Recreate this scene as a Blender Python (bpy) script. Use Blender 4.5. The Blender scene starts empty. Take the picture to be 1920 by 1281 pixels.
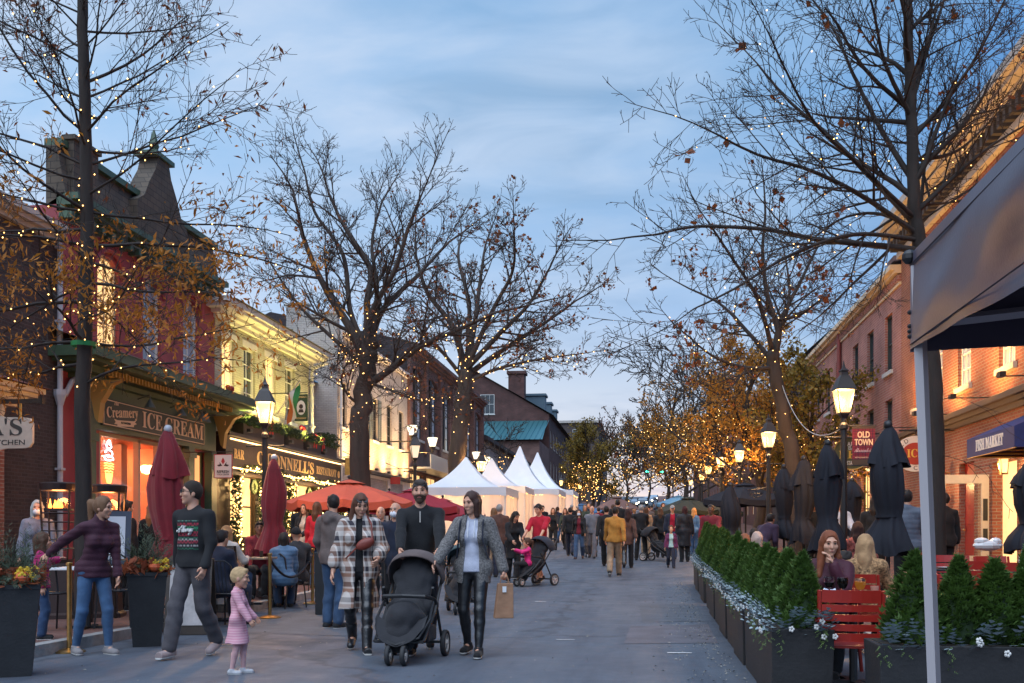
# A shopping street at dusk: built place, camera first, then light, structure, objects, people.
import bpy, math, random
import numpy as np
from mathutils import Matrix, Vector
PI = math.pi
R = math.radians
scene = bpy.context.scene
col = scene.collection

# ------------------------------------------------------------------ camera
FPX, TH, HZ = 1867.0, math.radians(7.63), 1005.0      # focal length in photo pixels, yaw, horizon row
CAMZ = 1.25
cam = bpy.data.cameras.new('camera')
cam.sensor_width = 36.0
cam.lens = FPX / 1920.0 * 36.0
cam.shift_y = (HZ - 640.5) / 1920.0
cam.clip_start, cam.clip_end = 0.05, 5000.0
camo = bpy.data.objects.new('camera', cam)
camo.location = (0, 0, CAMZ)
camo.rotation_euler = (PI / 2, 0, TH)
col.objects.link(camo)
scene.camera = camo

# ------------------------------------------------------------------ world: dusk sky with thin cloud
SKY_STRENGTH = .87
SUN_EL, SUN_ROT = 1.5, 0.0
world = bpy.data.worlds.new('World')
scene.world = world
world.use_nodes = True
wn, wl = world.node_tree.nodes, world.node_tree.links
wn.clear()
def WN(t, **kw):
 n = wn.new(t)
 for k, v in kw.items():
  setattr(n, k, v)
 return n
def wmath(op, a, b=None, c=None):
 n = WN('ShaderNodeMath', operation=op)
 for i, s in enumerate((a, b, c)):
  if s is None: continue
  if isinstance(s, (int, float)): n.inputs[i].default_value = s
  else: wl.new(s, n.inputs[i])
 return n.outputs[0]
def ramp(fac, stops, nodes=None, links=None):
 nodes, links = nodes or wn, links or wl
 n = nodes.new('ShaderNodeValToRGB')
 el = n.color_ramp.elements
 while len(el) < len(stops): el.new(0.5)
 for e, (p, c) in zip(el, stops):
  e.position = p
  e.color = (*c, 1) if len(c) == 3 else c
 links.new(fac, n.inputs[0])
 return n.outputs[0]
tc = WN('ShaderNodeTexCoord')
sep = WN('ShaderNodeSeparateXYZ')
wl.new(tc.outputs['Generated'], sep.inputs[0])
dx, dy, dz = sep.outputs
elev = wmath('MAXIMUM', dz, 0.0)
nish = WN('ShaderNodeTexSky', sky_type='NISHITA', sun_disc=False)
nish.sun_elevation = R(SUN_EL); nish.sun_rotation = R(SUN_ROT)
nish.altitude = 0; nish.air_density = 1.0; nish.dust_density = 0.6; nish.ozone_density = 2.0
# clear blue of the hour after sunset, deeper away from the glow
base = ramp(elev, [(0.0, (.54, .53, .53)), (.09, (.43, .50, .58)), (.22, (.245, .38, .575)), (.42, (.158, .315, .53)), (1.0, (.08, .20, .41))])
side = ramp(wmath('MULTIPLY_ADD', dx, .9, .5), [(0.0, (1.45, 1.25, 1.14)), (.42, (1.0, 1.0, 1.0)), (.62, (.80, .90, .97)), (.80, (.42, .62, .82)), (1.0, (.38, .58, .80))])
mul = WN('ShaderNodeMix', data_type='RGBA', blend_type='MULTIPLY'); mul.inputs[0].default_value = 1
wl.new(base, mul.inputs[6]); wl.new(side, mul.inputs[7])
# cloud sheet: direction projected to a layer overhead, so bands run to the horizon
den = wmath('ADD', elev, 0.10)
cx_, cy_ = wmath('DIVIDE', dx, den), wmath('DIVIDE', dy, den)
cmb = WN('ShaderNodeCombineXYZ'); wl.new(cx_, cmb.inputs[0]); wl.new(cy_, cmb.inputs[1])
mp = WN('ShaderNodeMapping'); wl.new(cmb.outputs[0], mp.inputs[0])
mp.inputs['Rotation'].default_value = (0, 0, R(28)); mp.inputs['Scale'].default_value = (.75, 1.15, 1); mp.inputs['Location'].default_value = (2.3, .7, 0)
nz = WN('ShaderNodeTexNoise'); wl.new(mp.outputs[0], nz.inputs['Vector'])
nz.inputs['Scale'].default_value = 1.25; nz.inputs['Detail'].default_value = 6; nz.inputs['Roughness'].default_value = .55; nz.inputs['Distortion'].default_value = .3
cov = ramp(nz.outputs[0], [(.38, (0, 0, 0)), (.66, (1, 1, 1))])
nz2 = WN('ShaderNodeTexNoise'); wl.new(mp.outputs[0], nz2.inputs['Vector'])
nz2.inputs['Scale'].default_value = 3.4; nz2.inputs['Detail'].default_value = 7; nz2.inputs['Distortion'].default_value = .8
ccol = ramp(nz2.outputs[0], [(.3, (.20, .31, .46)), (.52, (.32, .42, .565)), (.8, (.46, .53, .63))])
cm2 = WN('ShaderNodeMix', data_type='RGBA', blend_type='MULTIPLY'); cm2.inputs[0].default_value = 1
wl.new(ccol, cm2.inputs[6]); wl.new(side, cm2.inputs[7])
mixc = WN('ShaderNodeMix', data_type='RGBA')
wl.new(wmath('MULTIPLY', cov, .85), mixc.inputs[0]); wl.new(mul.outputs[2], mixc.inputs[6]); wl.new(cm2.outputs[2], mixc.inputs[7])
# the last glow low over the far end of the street comes from the sky model
addn = WN('ShaderNodeMix', data_type='RGBA', blend_type='ADD'); addn.inputs[0].default_value = .014
wl.new(mixc.outputs[2], addn.inputs[6]); wl.new(nish.outputs[0], addn.inputs[7])
bg = WN('ShaderNodeBackground'); bg.inputs[1].default_value = SKY_STRENGTH
wl.new(addn.outputs[2], bg.inputs[0])
wo = WN('ShaderNodeOutputWorld'); wl.new(bg.outputs[0], wo.inputs[0])

# after sunset: wide soft fill lamp added behind the camera to boost twilight skylight
sl = bpy.data.lights.new('sky_fill', 'SUN'); sl.energy = 2.0; sl.angle = R(75); sl.color = (.80, .88, 1)
so = bpy.data.objects.new('sky_fill', sl); so.rotation_euler = (R(28), R(-6), 0); so.location = (0, -20, 40)
col.objects.link(so)

scene.view_settings.view_transform = 'Standard'
scene.view_settings.look = 'None'
scene.view_settings.exposure = 0.75
scene.view_settings.gamma = 1.0
scene.view_settings.use_curve_mapping = False
scene.render.engine = 'CYCLES'
scene.cycles.use_denoising = True
scene.cycles.max_bounces = 6
scene.cycles.transparent_max_bounces = 12
scene.cycles.sample_clamp_indirect = 4.0
scene.cycles.caustics_reflective = False
scene.cycles.caustics_refractive = False
scene.cycles.blur_glossy = 0.5

# ------------------------------------------------------------------ place helpers
ST, CT = math.sin(TH), math.cos(TH)
def at(px, d):
 """ground-plan point seen in photo column px at depth d"""
 u = (px - 960) / FPX
 return d * (u * CT - ST), d * (u * ST + CT)
def onX(px, X):
 """Y (along the street) where photo column px meets the plane X, and its depth"""
 u = (px - 960) / FPX
 d = X / (u * CT - ST)
 return d * (u * ST + CT), d
GP = [(-400, 0), (12, 0), (18, .08), (25, .25), (33, .52), (50, 1.05), (80, 2.05), (120, 3.75), (187, 7.2), (300, 13.0), (340, 14.0), (3000, 14.0)]
def g(y):
 return float(np.interp(y, [p[0] for p in GP], [p[1] for p in GP]))
KERB_L, KERB_R, KH = -6.2, 2.55, 0.12
def gz(x, y):
 return g(y) + (KH if (x < KERB_L or x > KERB_R) else 0.0)

WM = {}
def wm(o):
 return WM.get(o.name, Matrix.Identity(4))
def setp(o, parent, world_m=None):
 """parent o; its own transform stays in world terms"""
 m = world_m or Matrix.Identity(4)
 o.matrix_basis = m
 WM[o.name] = m
 if parent is not None:
  o.parent = parent
  o.matrix_parent_inverse = wm(parent).inverted()
 return o
def M(loc=(0, 0, 0), rz=0.0, s=1.0, rx=0.0, ry=0.0):
 m = Matrix.Translation(Vector(loc)) @ Matrix.Rotation(rz, 4, 'Z')
 if ry: m = m @ Matrix.Rotation(ry, 4, 'Y')
 if rx: m = m @ Matrix.Rotation(rx, 4, 'X')
 if s != 1.0: m = m @ Matrix.Scale(s, 4)
 return m
def tag(o, label=None, cat=None, group=None, kind=None):
 if label: o['label'] = label
 if cat: o['category'] = cat
 if group: o['group'] = group
 if kind: o['kind'] = kind
 return o
def thing(name, label, cat, m=None, group=None):
 o = bpy.data.objects.new(name, None)
 o.empty_display_size = .2
 col.objects.link(o)
 setp(o, None, m)
 return tag(o, label, cat, group)
def obj(name, mesh, mat=None, parent=None, m=None):
 o = bpy.data.objects.new(name, mesh)
 col.objects.link(o)
 if mat is not None:
  if len(mesh.materials) == 0:
   mesh.materials.append(mat)
  elif mesh.materials[0] is not mat:
   o.material_slots[0].link = 'OBJECT'
   o.material_slots[0].material = mat
 return setp(o, parent, m)
CHILD = {}
def copy_tree(o, m=None, parent=None, **tags):
 """a thing with its parts and sub-parts, moved to m"""
 c = o.copy(); col.objects.link(c)
 if m is not None:
  c.matrix_basis = m
  WM[c.name] = m
 else:
  WM[c.name] = wm(o)
 if parent is not None:
  c.parent = parent
  c.matrix_parent_inverse = o.matrix_parent_inverse.copy()
 for ch in o.children:
  copy_tree(ch, None, c)
 for k, v in tags.items():
  c[k] = v
 return c

class MB:
 """collects shapes, builds ONE mesh object"""
 def __init__(s): s.v, s.f = [], []
 def add(s, vs, fs):
  n = len(s.v)
  s.v.extend(tuple(map(float, p)) for p in vs)
  s.f.extend(tuple(i + n for i in f) for f in fs)
  return s
 def quad(s, a, b, c, d): return s.add([a, b, c, d], [(0, 1, 2, 3)])
 def poly(s, pts): return s.add(pts, [tuple(range(len(pts)))])
 def box(s, c, size, rz=0.0, taper=1.0, rx=0.0, ry=0.0):
  hx, hy, hz = size[0] / 2, size[1] / 2, size[2] / 2
  m = Matrix.Translation(Vector(c)) @ Matrix.Rotation(rz, 4, 'Z') @ Matrix.Rotation(ry, 4, 'Y') @ Matrix.Rotation(rx, 4, 'X')
  vs = []
  for z in (-hz, hz):
   t = 1.0 if z > 0 else taper
   for x, y in ((-hx, -hy), (hx, -hy), (hx, hy), (-hx, hy)):
    vs.append(m @ Vector((x * t, y * t, z)))
  return s.add(vs, [(3, 2, 1, 0), (4, 5, 6, 7), (0, 1, 5, 4), (1, 2, 6, 5), (2, 3, 7, 6), (3, 0, 4, 7)])
 def b2(s, lo, hi):
  return s.box([(a + b) / 2 for a, b in zip(lo, hi)], [abs(b - a) for a, b in zip(lo, hi)])
 def tube(s, pts, rad, n=6, cap=True, sq=1.0):
  P = [Vector(p) for p in pts]
  k = len(P)
  if not hasattr(rad, '__len__'): rad = [rad] * k
  ref = None; vs = []; fs = []
  for i, p in enumerate(P):
   t = (P[min(i + 1, k - 1)] - P[max(i - 1, 0)])
   if t.length < 1e-9: t = Vector((0, 0, 1))
   t.normalize()
   if ref is None:
    ref = Vector((0, 0, 1)) if abs(t.z) < .9 else Vector((1, 0, 0))
   a = ref - t * ref.dot(t)
   if a.length < 1e-6:
    a = t.orthogonal()
   a.normalize(); ref = a
   b = t.cross(a)
   for j in range(n):
    w = 2 * PI * j / n
    vs.append(p + (a * math.cos(w) + b * math.sin(w) * sq) * rad[i])
  for i in range(k - 1):
   for j in range(n):
    j2 = (j + 1) % n
    fs.append((i * n + j, i * n + j2, (i + 1) * n + j2, (i + 1) * n + j))
  if cap:
   fs.append(tuple(range(n - 1, -1, -1)))
   fs.append(tuple((k - 1) * n + j for j in range(n)))
  return s.add(vs, fs)
 def lathe(s, prof, n=16, c=(0, 0, 0), sx=1.0, sy=1.0, rot=0.0, cap=True):
  vs, fs = [], []
  k = len(prof)
  for r, z in prof:
   for j in range(n):
    w = 2 * PI * j / n + rot
    vs.append((c[0] + r * math.cos(w) * sx, c[1] + r * math.sin(w) * sy, c[2] + z))
  for i in range(k - 1):
   for j in range(n):
    j2 = (j + 1) % n
    fs.append((i * n + j, i * n + j2, (i + 1) * n + j2, (i + 1) * n + j))
  if cap:
   fs.append(tuple(range(n - 1, -1, -1)))
   fs.append(tuple((k - 1) * n + j for j in range(n)))
  return s.add(vs, fs)
 def ball(s, c, r, n=10, m=6):
  rx, ry, rz_ = (r, r, r) if not hasattr(r, '__len__') else r
  prof = [(max(1e-4, math.sin(PI * i / m)), -math.cos(PI * i / m)) for i in range(m + 1)]
  vs, fs = [], []
  for a, z in prof:
   for j in range(n):
    w = 2 * PI * j / n
    vs.append((c[0] + rx * a * math.cos(w), c[1] + ry * a * math.sin(w), c[2] + rz_ * z))
  for i in range(m):
   for j in range(n):
    j2 = (j + 1) % n
    fs.append((i * n + j, i * n + j2, (i + 1) * n + j2, (i + 1) * n + j))
  return s.add(vs, fs)
 def prism(s, poly, depth, m):
  """poly in local xy, extruded along local z by depth, moved by matrix m"""
  k = len(poly)
  vs = [m @ Vector((x, y, 0)) for x, y in poly] + [m @ Vector((x, y, depth)) for x, y in poly]
  fs = [tuple(range(k - 1, -1, -1)), tuple(range(k, 2 * k))] + [(i, (i + 1) % k, k + (i + 1) % k, k + i) for i in range(k)]
  return s.add(vs, fs)
 def mesh(s, name, smooth=False):
  me = bpy.data.meshes.new(name)
  me.from_pydata(s.v, [], s.f)
  if smooth:
   me.polygons.foreach_set('use_smooth', [True] * len(me.polygons))
  me.update()
  return me
 def build(s, name, mat=None, parent=None, m=None, smooth=False, bevel=0.0):
  o = obj(name, s.mesh(name, smooth), mat, parent, m)
  if bevel:
   b = o.modifiers.new('bevel', 'BEVEL'); b.width = bevel; b.segments = 2; b.limit_method = 'ANGLE'; b.angle_limit = R(40)
  return o
def np_mesh(name, V, F, smooth=False):
 """fast mesh from numpy arrays; F is n x 3 or n x 4"""
 me = bpy.data.meshes.new(name)
 V = np.asarray(V, np.float32); F = np.asarray(F, np.int32)
 k = F.shape[1]
 me.vertices.add(len(V)); me.vertices.foreach_set('co', V.ravel())
 me.loops.add(F.size); me.loops.foreach_set('vertex_index', F.ravel())
 me.polygons.add(len(F))
 me.polygons.foreach_set('loop_start', np.arange(0, F.size, k, dtype=np.int32))
 me.polygons.foreach_set('loop_total', np.full(len(F), k, np.int32))
 if smooth: me.polygons.foreach_set('use_smooth', np.ones(len(F), bool))
 me.update(calc_edges=True)
 return me
def fold(word, style):
 """letters of the mathematical alphabets: serif bold or script shapes of the same letters"""
 if style is None: return word
 up, lo = {'serif': (0x1D400, 0x1D41A), 'script': (0x1D4D0, 0x1D4EA), 'ital': (0x1D468, 0x1D482)}[style]
 out = ''
 for ch in word:
  if 'A' <= ch <= 'Z': out += chr(up + ord(ch) - 65)
  elif 'a' <= ch <= 'z': out += chr(lo + ord(ch) - 97)
  else: out += ch
 return out
def text(name, body, size, mat, parent, m, style=None, width=None, extrude=.006, bold=0.0, align='CENTER', space=1.0, shear=0.0):
 """lettering as a mesh; local x reads right, local y up, faces local +z"""
 cu = bpy.data.curves.new(name, 'FONT')
 cu.body = fold(body, style); cu.size = size; cu.align_x = align; cu.align_y = 'CENTER'
 cu.extrude = extrude; cu.offset = bold; cu.space_character = space; cu.shear = shear; cu.resolution_u = 3
 t = bpy.data.objects.new(name, cu); col.objects.link(t)
 dg = bpy.context.evaluated_depsgraph_get()
 me = bpy.data.meshes.new_from_object(t.evaluated_get(dg))
 bpy.data.objects.remove(t); bpy.data.curves.remove(cu)
 me.name = name
 if width and len(me.vertices):
  xs = np.empty(len(me.vertices) * 3, np.float32); me.vertices.foreach_get('co', xs)
  xs = xs.reshape(-1, 3)
  w = xs[:, 0].max() - xs[:, 0].min()
  c = (xs[:, 0].max() + xs[:, 0].min()) / 2
  if align == 'CENTER': xs[:, 0] = (xs[:, 0] - c)
  xs[:, 0] *= width / max(w, 1e-6)
  me.vertices.foreach_set('co', xs.ravel())
 me.materials.clear()
 return obj(name, me, mat, parent, m)
def face_m(loc, facing):
 """matrix for flat lettering: 'L' faces +X (left-hand side of the street), 'R' faces -X, 'S' faces the camera end (-Y)"""
 rz = {'L': PI / 2, 'R': -PI / 2, 'S': 0.0}[facing]
 return Matrix.Translation(Vector(loc)) @ Matrix.Rotation(rz, 4, 'Z') @ Matrix.Rotation(PI / 2, 4, 'X')

# ------------------------------------------------------------------ materials
MATS = {}
def mat(name, colour, rough=.7, var=0.0, vscale=6.0, bump=0.0, bscale=30.0, metal=0.0, spec=.5, coat=0.0, emit=None, strength=0.0, alpha=1.0, trans=0.0, sheen=0.0, colour2=None, stretch=(1, 1, 1), sss=0.0):
 if name in MATS: return MATS[name]
 m = bpy.data.materials.new(name); m.use_nodes = True
 nt = m.node_tree; N, L = nt.nodes, nt.links
 p = N['Principled BSDF']
 p.inputs['Base Color'].default_value = (*colour, 1)
 p.inputs['Roughness'].default_value = rough
 p.inputs['Metallic'].default_value = metal
 p.inputs['Specular IOR Level'].default_value = spec
 p.inputs['Coat Weight'].default_value = coat
 p.inputs['Sheen Weight'].default_value = sheen
 if trans: p.inputs['Transmission Weight'].default_value = trans
 if alpha < 1: p.inputs['Alpha'].default_value = alpha
 if sss:
  p.inputs['Subsurface Weight'].default_value = sss
  p.inputs['Subsurface Radius'].default_value = (.02, .008, .004)
 if emit:
  p.inputs['Emission Color'].default_value = (*emit, 1)
  p.inputs['Emission Strength'].default_value = strength
 if var or colour2 or bump:
  tc = N.new('ShaderNodeTexCoord')
  mp = N.new('ShaderNodeMapping'); L.new(tc.outputs['Object'], mp.inputs[0]); mp.inputs['Scale'].default_value = stretch
 if var or colour2:
  nz = N.new('ShaderNodeTexNoise'); L.new(mp.outputs[0], nz.inputs['Vector'])
  nz.inputs['Scale'].default_value = vscale; nz.inputs['Detail'].default_value = 6; nz.inputs['Roughness'].default_value = .6
  c2 = colour2 or tuple(c * (1 + var) for c in colour)
  c1 = colour if colour2 else tuple(c * (1 - var) for c in colour)
  L.new(ramp(nz.outputs[0], [(.32, c1), (.68, c2)], N, L), p.inputs['Base Color'])
 if bump:
  nb = N.new('ShaderNodeTexNoise'); L.new(mp.outputs[0], nb.inputs['Vector'])
  nb.inputs['Scale'].default_value = bscale; nb.inputs['Detail'].default_value = 5
  bp = N.new('ShaderNodeBump'); bp.inputs['Strength'].default_value = bump; bp.inputs['Distance'].default_value = .02
  L.new(nb.outputs[0], bp.inputs['Height']); L.new(bp.outputs[0], p.inputs['Normal'])
 MATS[name] = m
 return m
def nodes_of(m):
 nt = m.node_tree
 return nt.nodes, nt.links, nt.nodes['Principled BSDF']
def brick_mat(name, c1, c2, mortar, bw=.215, bh=.075, ms=.010, rough=.85, grime=.35, bump=.6):
 """coursed brick from world position; x+y runs along any wall square to the street"""
 if name in MATS: return MATS[name]
 m = mat(name, c1, rough)
 N, L, p = nodes_of(m)
 ge = N.new('ShaderNodeNewGeometry'); sp = N.new('ShaderNodeSeparateXYZ'); L.new(ge.outputs['Position'], sp.inputs[0])
 ad = N.new('ShaderNodeMath'); ad.operation = 'ADD'; L.new(sp.outputs[0], ad.inputs[0]); L.new(sp.outputs[1], ad.inputs[1])
 cb = N.new('ShaderNodeCombineXYZ'); L.new(ad.outputs[0], cb.inputs[0]); L.new(sp.outputs[2], cb.inputs[1])
 bt = N.new('ShaderNodeTexBrick'); L.new(cb.outputs[0], bt.inputs['Vector'])
 bt.inputs['Scale'].default_value = 1.0; bt.inputs['Brick Width'].default_value = bw; bt.inputs['Row Height'].default_value = bh
 bt.inputs['Mortar Size'].default_value = ms; bt.inputs['Mortar Smooth'].default_value = .2; bt.inputs['Bias'].default_value = -.1
 bt.inputs['Color1'].default_value = (*c1, 1); bt.inputs['Color2'].default_value = (*c2, 1); bt.inputs['Mortar'].default_value = (*mortar, 1)
 nz = N.new('ShaderNodeTexNoise'); L.new(cb.outputs[0], nz.inputs['Vector']); nz.inputs['Scale'].default_value = .9; nz.inputs['Detail'].default_value = 8
 gr = ramp(nz.outputs[0], [(.3, (1 - grime,) * 3), (.7, (1 + grime * .4,) * 3)], N, L)
 mx = N.new('ShaderNodeMix'); mx.data_type = 'RGBA'; mx.blend_type = 'MULTIPLY'; mx.inputs[0].default_value = 1
 L.new(bt.outputs['Color'], mx.inputs[6]); L.new(gr, mx.inputs[7]); L.new(mx.outputs[2], p.inputs['Base Color'])
 inv = N.new('ShaderNodeMath'); inv.operation = 'SUBTRACT'; inv.inputs[0].default_value = 1; L.new(bt.outputs['Fac'], inv.inputs[1])
 nf = N.new('ShaderNodeTexNoise'); L.new(cb.outputs[0], nf.inputs['Vector']); nf.inputs['Scale'].default_value = 22
 hs = N.new('ShaderNodeMath'); hs.operation = 'MULTIPLY_ADD'; hs.inputs[1].default_value = .5; L.new(nf.outputs[0], hs.inputs[0]); L.new(inv.outputs[0], hs.inputs[2])
 bp = N.new('ShaderNodeBump'); bp.inputs['Strength'].default_value = bump; bp.inputs['Distance'].default_value = .015
 L.new(hs.outputs[0], bp.inputs['Height']); L.new(bp.outputs[0], p.inputs['Normal'])
 return m
def lamp(name, kind, loc, energy, colour, size=.1, aim=None, spot=None, blend=.6, shape=None, size_y=None, parent=None):
 l = bpy.data.lights.new(name, kind); l.energy = energy; l.color = colour
 if kind == 'POINT': l.shadow_soft_size = size
 if kind == 'SPOT':
  l.shadow_soft_size = size; l.spot_size = R(spot or 90); l.spot_blend = blend
 if kind == 'AREA':
  l.size = size
  if size_y: l.shape = 'RECTANGLE'; l.size_y = size_y
 o = bpy.data.objects.new(name, l); col.objects.link(o)
 m = Matrix.Translation(Vector(loc))
 if aim is not None:
  m = m @ (Vector(aim) - Vector(loc)).to_track_quat('-Z', 'Y').to_matrix().to_4x4()
 return setp(o, parent, m)

black_metal = mat('black_metal', (.018, .018, .02), .45, spec=.5)
white_paint = mat('white_paint', (.72, .70, .66), .5, var=.08, vscale=3)
stone = mat('stone', (.46, .42, .38), .8, var=.12, vscale=4, bump=.2)
glass_dark = mat('window_glass', (.035, .045, .055), .06, spec=.9)
glass_sky = mat('window_glass_pale', (.42, .52, .62), .22, metal=.35, spec=.8)  # bluish base colour carries painted sky reflection, beside the real gloss
wood_dark = mat('dark_wood', (.035, .022, .015), .5, var=.3, vscale=8)
gold = mat('gold_paint', (.62, .40, .12), .4, metal=.5)
brass = mat('brass', (.55, .33, .12), .3, metal=1.0, var=.2, vscale=12)
warm_lit = mat('lit_window', (.8, .6, .3), .6, emit=(1, .60, .24), strength=.75, var=.3, vscale=2)
bulb_mat = mat('warm_bulb', (1, .8, .5), .5, emit=(1, .50, .13), strength=4.5)

# ------------------------------------------------------------------ ground, road, pavements
ys = sorted(set([-400, -150, -60, -20, -5, 5, 9, 12] + list(np.arange(12, 345, 3.0)) + [400, 700, 1500, 3000]))
def strip(name, x0, x1, dz, m, y0=-400, y1=3000, nx=1):
 b = MB(); yy = [y for y in ys if y0 <= y <= y1]
 xs = np.linspace(x0, x1, nx + 1)
 for ya, yb in zip(yy[:-1], yy[1:]):
  for xa, xb in zip(xs[:-1], xs[1:]):
   b.quad((xa, ya, g(ya) + dz), (xb, ya, g(ya) + dz), (xb, yb, g(yb) + dz), (xa, yb, g(yb) + dz))
 return tag(b.build(name, m, smooth=True), kind='structure')
earth = mat('earth', (.06, .055, .045), .95, var=.3, vscale=.3)
strip('ground', -1500, 1500, -.05, earth)

def asphalt_mat():
 m = mat('asphalt', (.135, .14, .15), .62, spec=.45)
 N, L, p = nodes_of(m)
 ge = N.new('ShaderNodeNewGeometry')
 def noise(scale, detail=6, rough=.6, stretch=None):
  n = N.new('ShaderNodeTexNoise'); n.inputs['Scale'].default_value = scale; n.inputs['Detail'].default_value = detail; n.inputs['Roughness'].default_value = rough
  if stretch:
   mp = N.new('ShaderNodeMapping'); mp.inputs['Scale'].default_value = stretch; L.new(ge.outputs['Position'], mp.inputs[0]); L.new(mp.outputs[0], n.inputs['Vector'])
  else: L.new(ge.outputs['Position'], n.inputs['Vector'])
  return n.outputs[0]
 big = ramp(noise(.45, 5, .6, (1.6, .5, 1)), [(.3, (.070, .082, .106)), (.5, (.088, .103, .130)), (.72, (.112, .125, .148))], N, L)
 fine = ramp(noise(95, 3, .7), [(.25, (.55, .55, .55)), (.5, (1, 1, 1)), (.78, (1.6, 1.6, 1.6))], N, L)
 m1 = N.new('ShaderNodeMix'); m1.data_type = 'RGBA'; m1.blend_type = 'MULTIPLY'; m1.inputs[0].default_value = .7
 L.new(big, m1.inputs[6]); L.new(fine, m1.inputs[7])
 vo = N.new('ShaderNodeTexVoronoi'); vo.feature = 'DISTANCE_TO_EDGE'; vo.inputs['Scale'].default_value = .13
 wv = N.new('ShaderNodeMix'); wv.data_type = 'VECTOR'
 nz = N.new('ShaderNodeTexNoise'); nz.inputs['Scale'].default_value = 1.2; nz.inputs['Detail'].default_value = 6; L.new(ge.outputs['Position'], nz.inputs['Vector'])
 va = N.new('ShaderNodeVectorMath'); va.operation = 'MULTIPLY_ADD'; va.inputs[1].default_value = (1.6, 1.6, 0); L.new(nz.outputs['Color'], va.inputs[0]); L.new(ge.outputs['Position'], va.inputs[2])
 L.new(va.outputs[0], vo.inputs['Vector'])
 crack = ramp(vo.outputs['Distance'], [(.0, (.35, .35, .36)), (.006, (.55, .55, .55)), (.010, (1, 1, 1))], N, L)
 m2 = N.new('ShaderNodeMix'); m2.data_type = 'RGBA'; m2.blend_type = 'MULTIPLY'; m2.inputs[0].default_value = .6
 L.new(m1.outputs[2], m2.inputs[6]); L.new(crack, m2.inputs[7])
 vs = N.new('ShaderNodeTexVoronoi'); vs.inputs['Scale'].default_value = 2.6; L.new(ge.outputs['Position'], vs.inputs['Vector'])
 spots = ramp(vs.outputs['Distance'], [(.0, (.55, .55, .56)), (.055, (.62, .62, .62)), (.075, (1, 1, 1))], N, L)
 tr = ramp(noise(.8, 7, .7, (3.0, .22, 1)), [(.36, (.74, .75, .78)), (.5, (1, 1, 1)), (.66, (1.16, 1.14, 1.1))], N, L)
 src = m2.outputs[2]
 for c_ in (spots, tr):
  m3 = N.new('ShaderNodeMix'); m3.data_type = 'RGBA'; m3.blend_type = 'MULTIPLY'; m3.inputs[0].default_value = 1; L.new(src, m3.inputs[6]); L.new(c_, m3.inputs[7]); src = m3.outputs[2]
 L.new(src, p.inputs['Base Color'])
 L.new(ramp(noise(2.2), [(.3, (.48, .48, .48)), (.7, (.78, .78, .78))], N, L), p.inputs['Roughness'])
 bp = N.new('ShaderNodeBump'); bp.inputs['Strength'].default_value = .35; bp.inputs['Distance'].default_value = .01
 L.new(noise(120, 3, .8), bp.inputs['Height']); L.new(bp.outputs[0], p.inputs['Normal'])
 return m
asphalt = asphalt_mat()
strip('road', KERB_L, KERB_R, 0.0, asphalt, y1=340)
patch_m = mat('tarmac_patch', (.085, .09, .10), .6, var=.2, vscale=3, bump=.3, bscale=90)
paver = brick_mat('brick_paving', (.20, .085, .065), (.14, .06, .05), (.11, .10, .09), .2, .1, .008, bump=.3)
# paving lies flat: lay the courses by x and y
N_, L_, _p = nodes_of(paver)
for n in N_:
 if n.type == 'COMBXYZ':
  sp = [k for k in N_ if k.type == 'SEPXYZ'][0]
  for i in (0, 1):
   for l in list(n.inputs[i].links): L_.remove(l)
   L_.new(sp.outputs[i], n.inputs[i])
strip('pavement', -13.6, KERB_L - .16, KH, paver, y1=340)
strip('pavement', KERB_R + .16, 8.2, KH, paver, y1=340)
kerb_m = mat('granite_kerb', (.30, .29, .28), .8, var=.2, vscale=9, bump=.3)
for x0, x1 in ((KERB_L - .16, KERB_L), (KERB_R, KERB_R + .16)):
 b = MB(); yy = [y for y in ys if -20 <= y <= 340]
 for ya, yb in zip(yy[:-1], yy[1:]):
  za, zb = g(ya) + KH + .004, g(yb) + KH + .004
  b.quad((x0, ya, za), (x1, ya, za), (x1, yb, zb), (x0, yb, zb))
  xi = x1 if x0 < -1 else x0
  b.quad((xi, ya, za - .2), (xi, ya, za), (xi, yb, zb), (xi, yb, zb - .2))
 tag(b.build('kerb', kerb_m), kind='structure')
def flat_patch(name, pts, dz, m, kind='structure'):
 b = MB(); b.poly([(x, y, g(y) + dz) for x, y in pts]); return tag(b.build(name, m), kind=kind)
flat_patch('road_patch', [(-.05, 14.2), (.85, 14.4), (.88, 17.5), (-.1, 17.2)], .004, mat('tarmac_patch_dark', (.078, .09, .11), .65, var=.2, vscale=3, bump=.3, bscale=90))
flat_patch('road_patch', [(-5.5, 12.3), (-3.6, 12.0), (-3.5, 15.7), (-5.45, 15.4)], .004, mat('tarmac_patch_pale', (.10, .108, .125), .7, var=.2, vscale=3, bump=.3, bscale=90))
flat_patch('brick_crossing', [(-.25, 11.6), (.84, 11.8), (.86, 14.0), (-.2, 13.6)], .004, mat('worn_crossing', (.108, .104, .122), .8, var=.25, vscale=2.5, bump=.3, bscale=60))
mark_m = mat('worn_road_paint', (.62, .61, .60), .8, var=.3, vscale=40)
for x, y, w, l in ((-.95, 11.9, .22, .05), (.36, 10.7, .26, .07), (-1.85, 17.6, .2, .08)):
 flat_patch('road_marking', [(x - w / 2, y), (x + w / 2, y + .02), (x + w / 2, y + l), (x - w / 2, y + l)], .007, mark_m)

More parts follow.
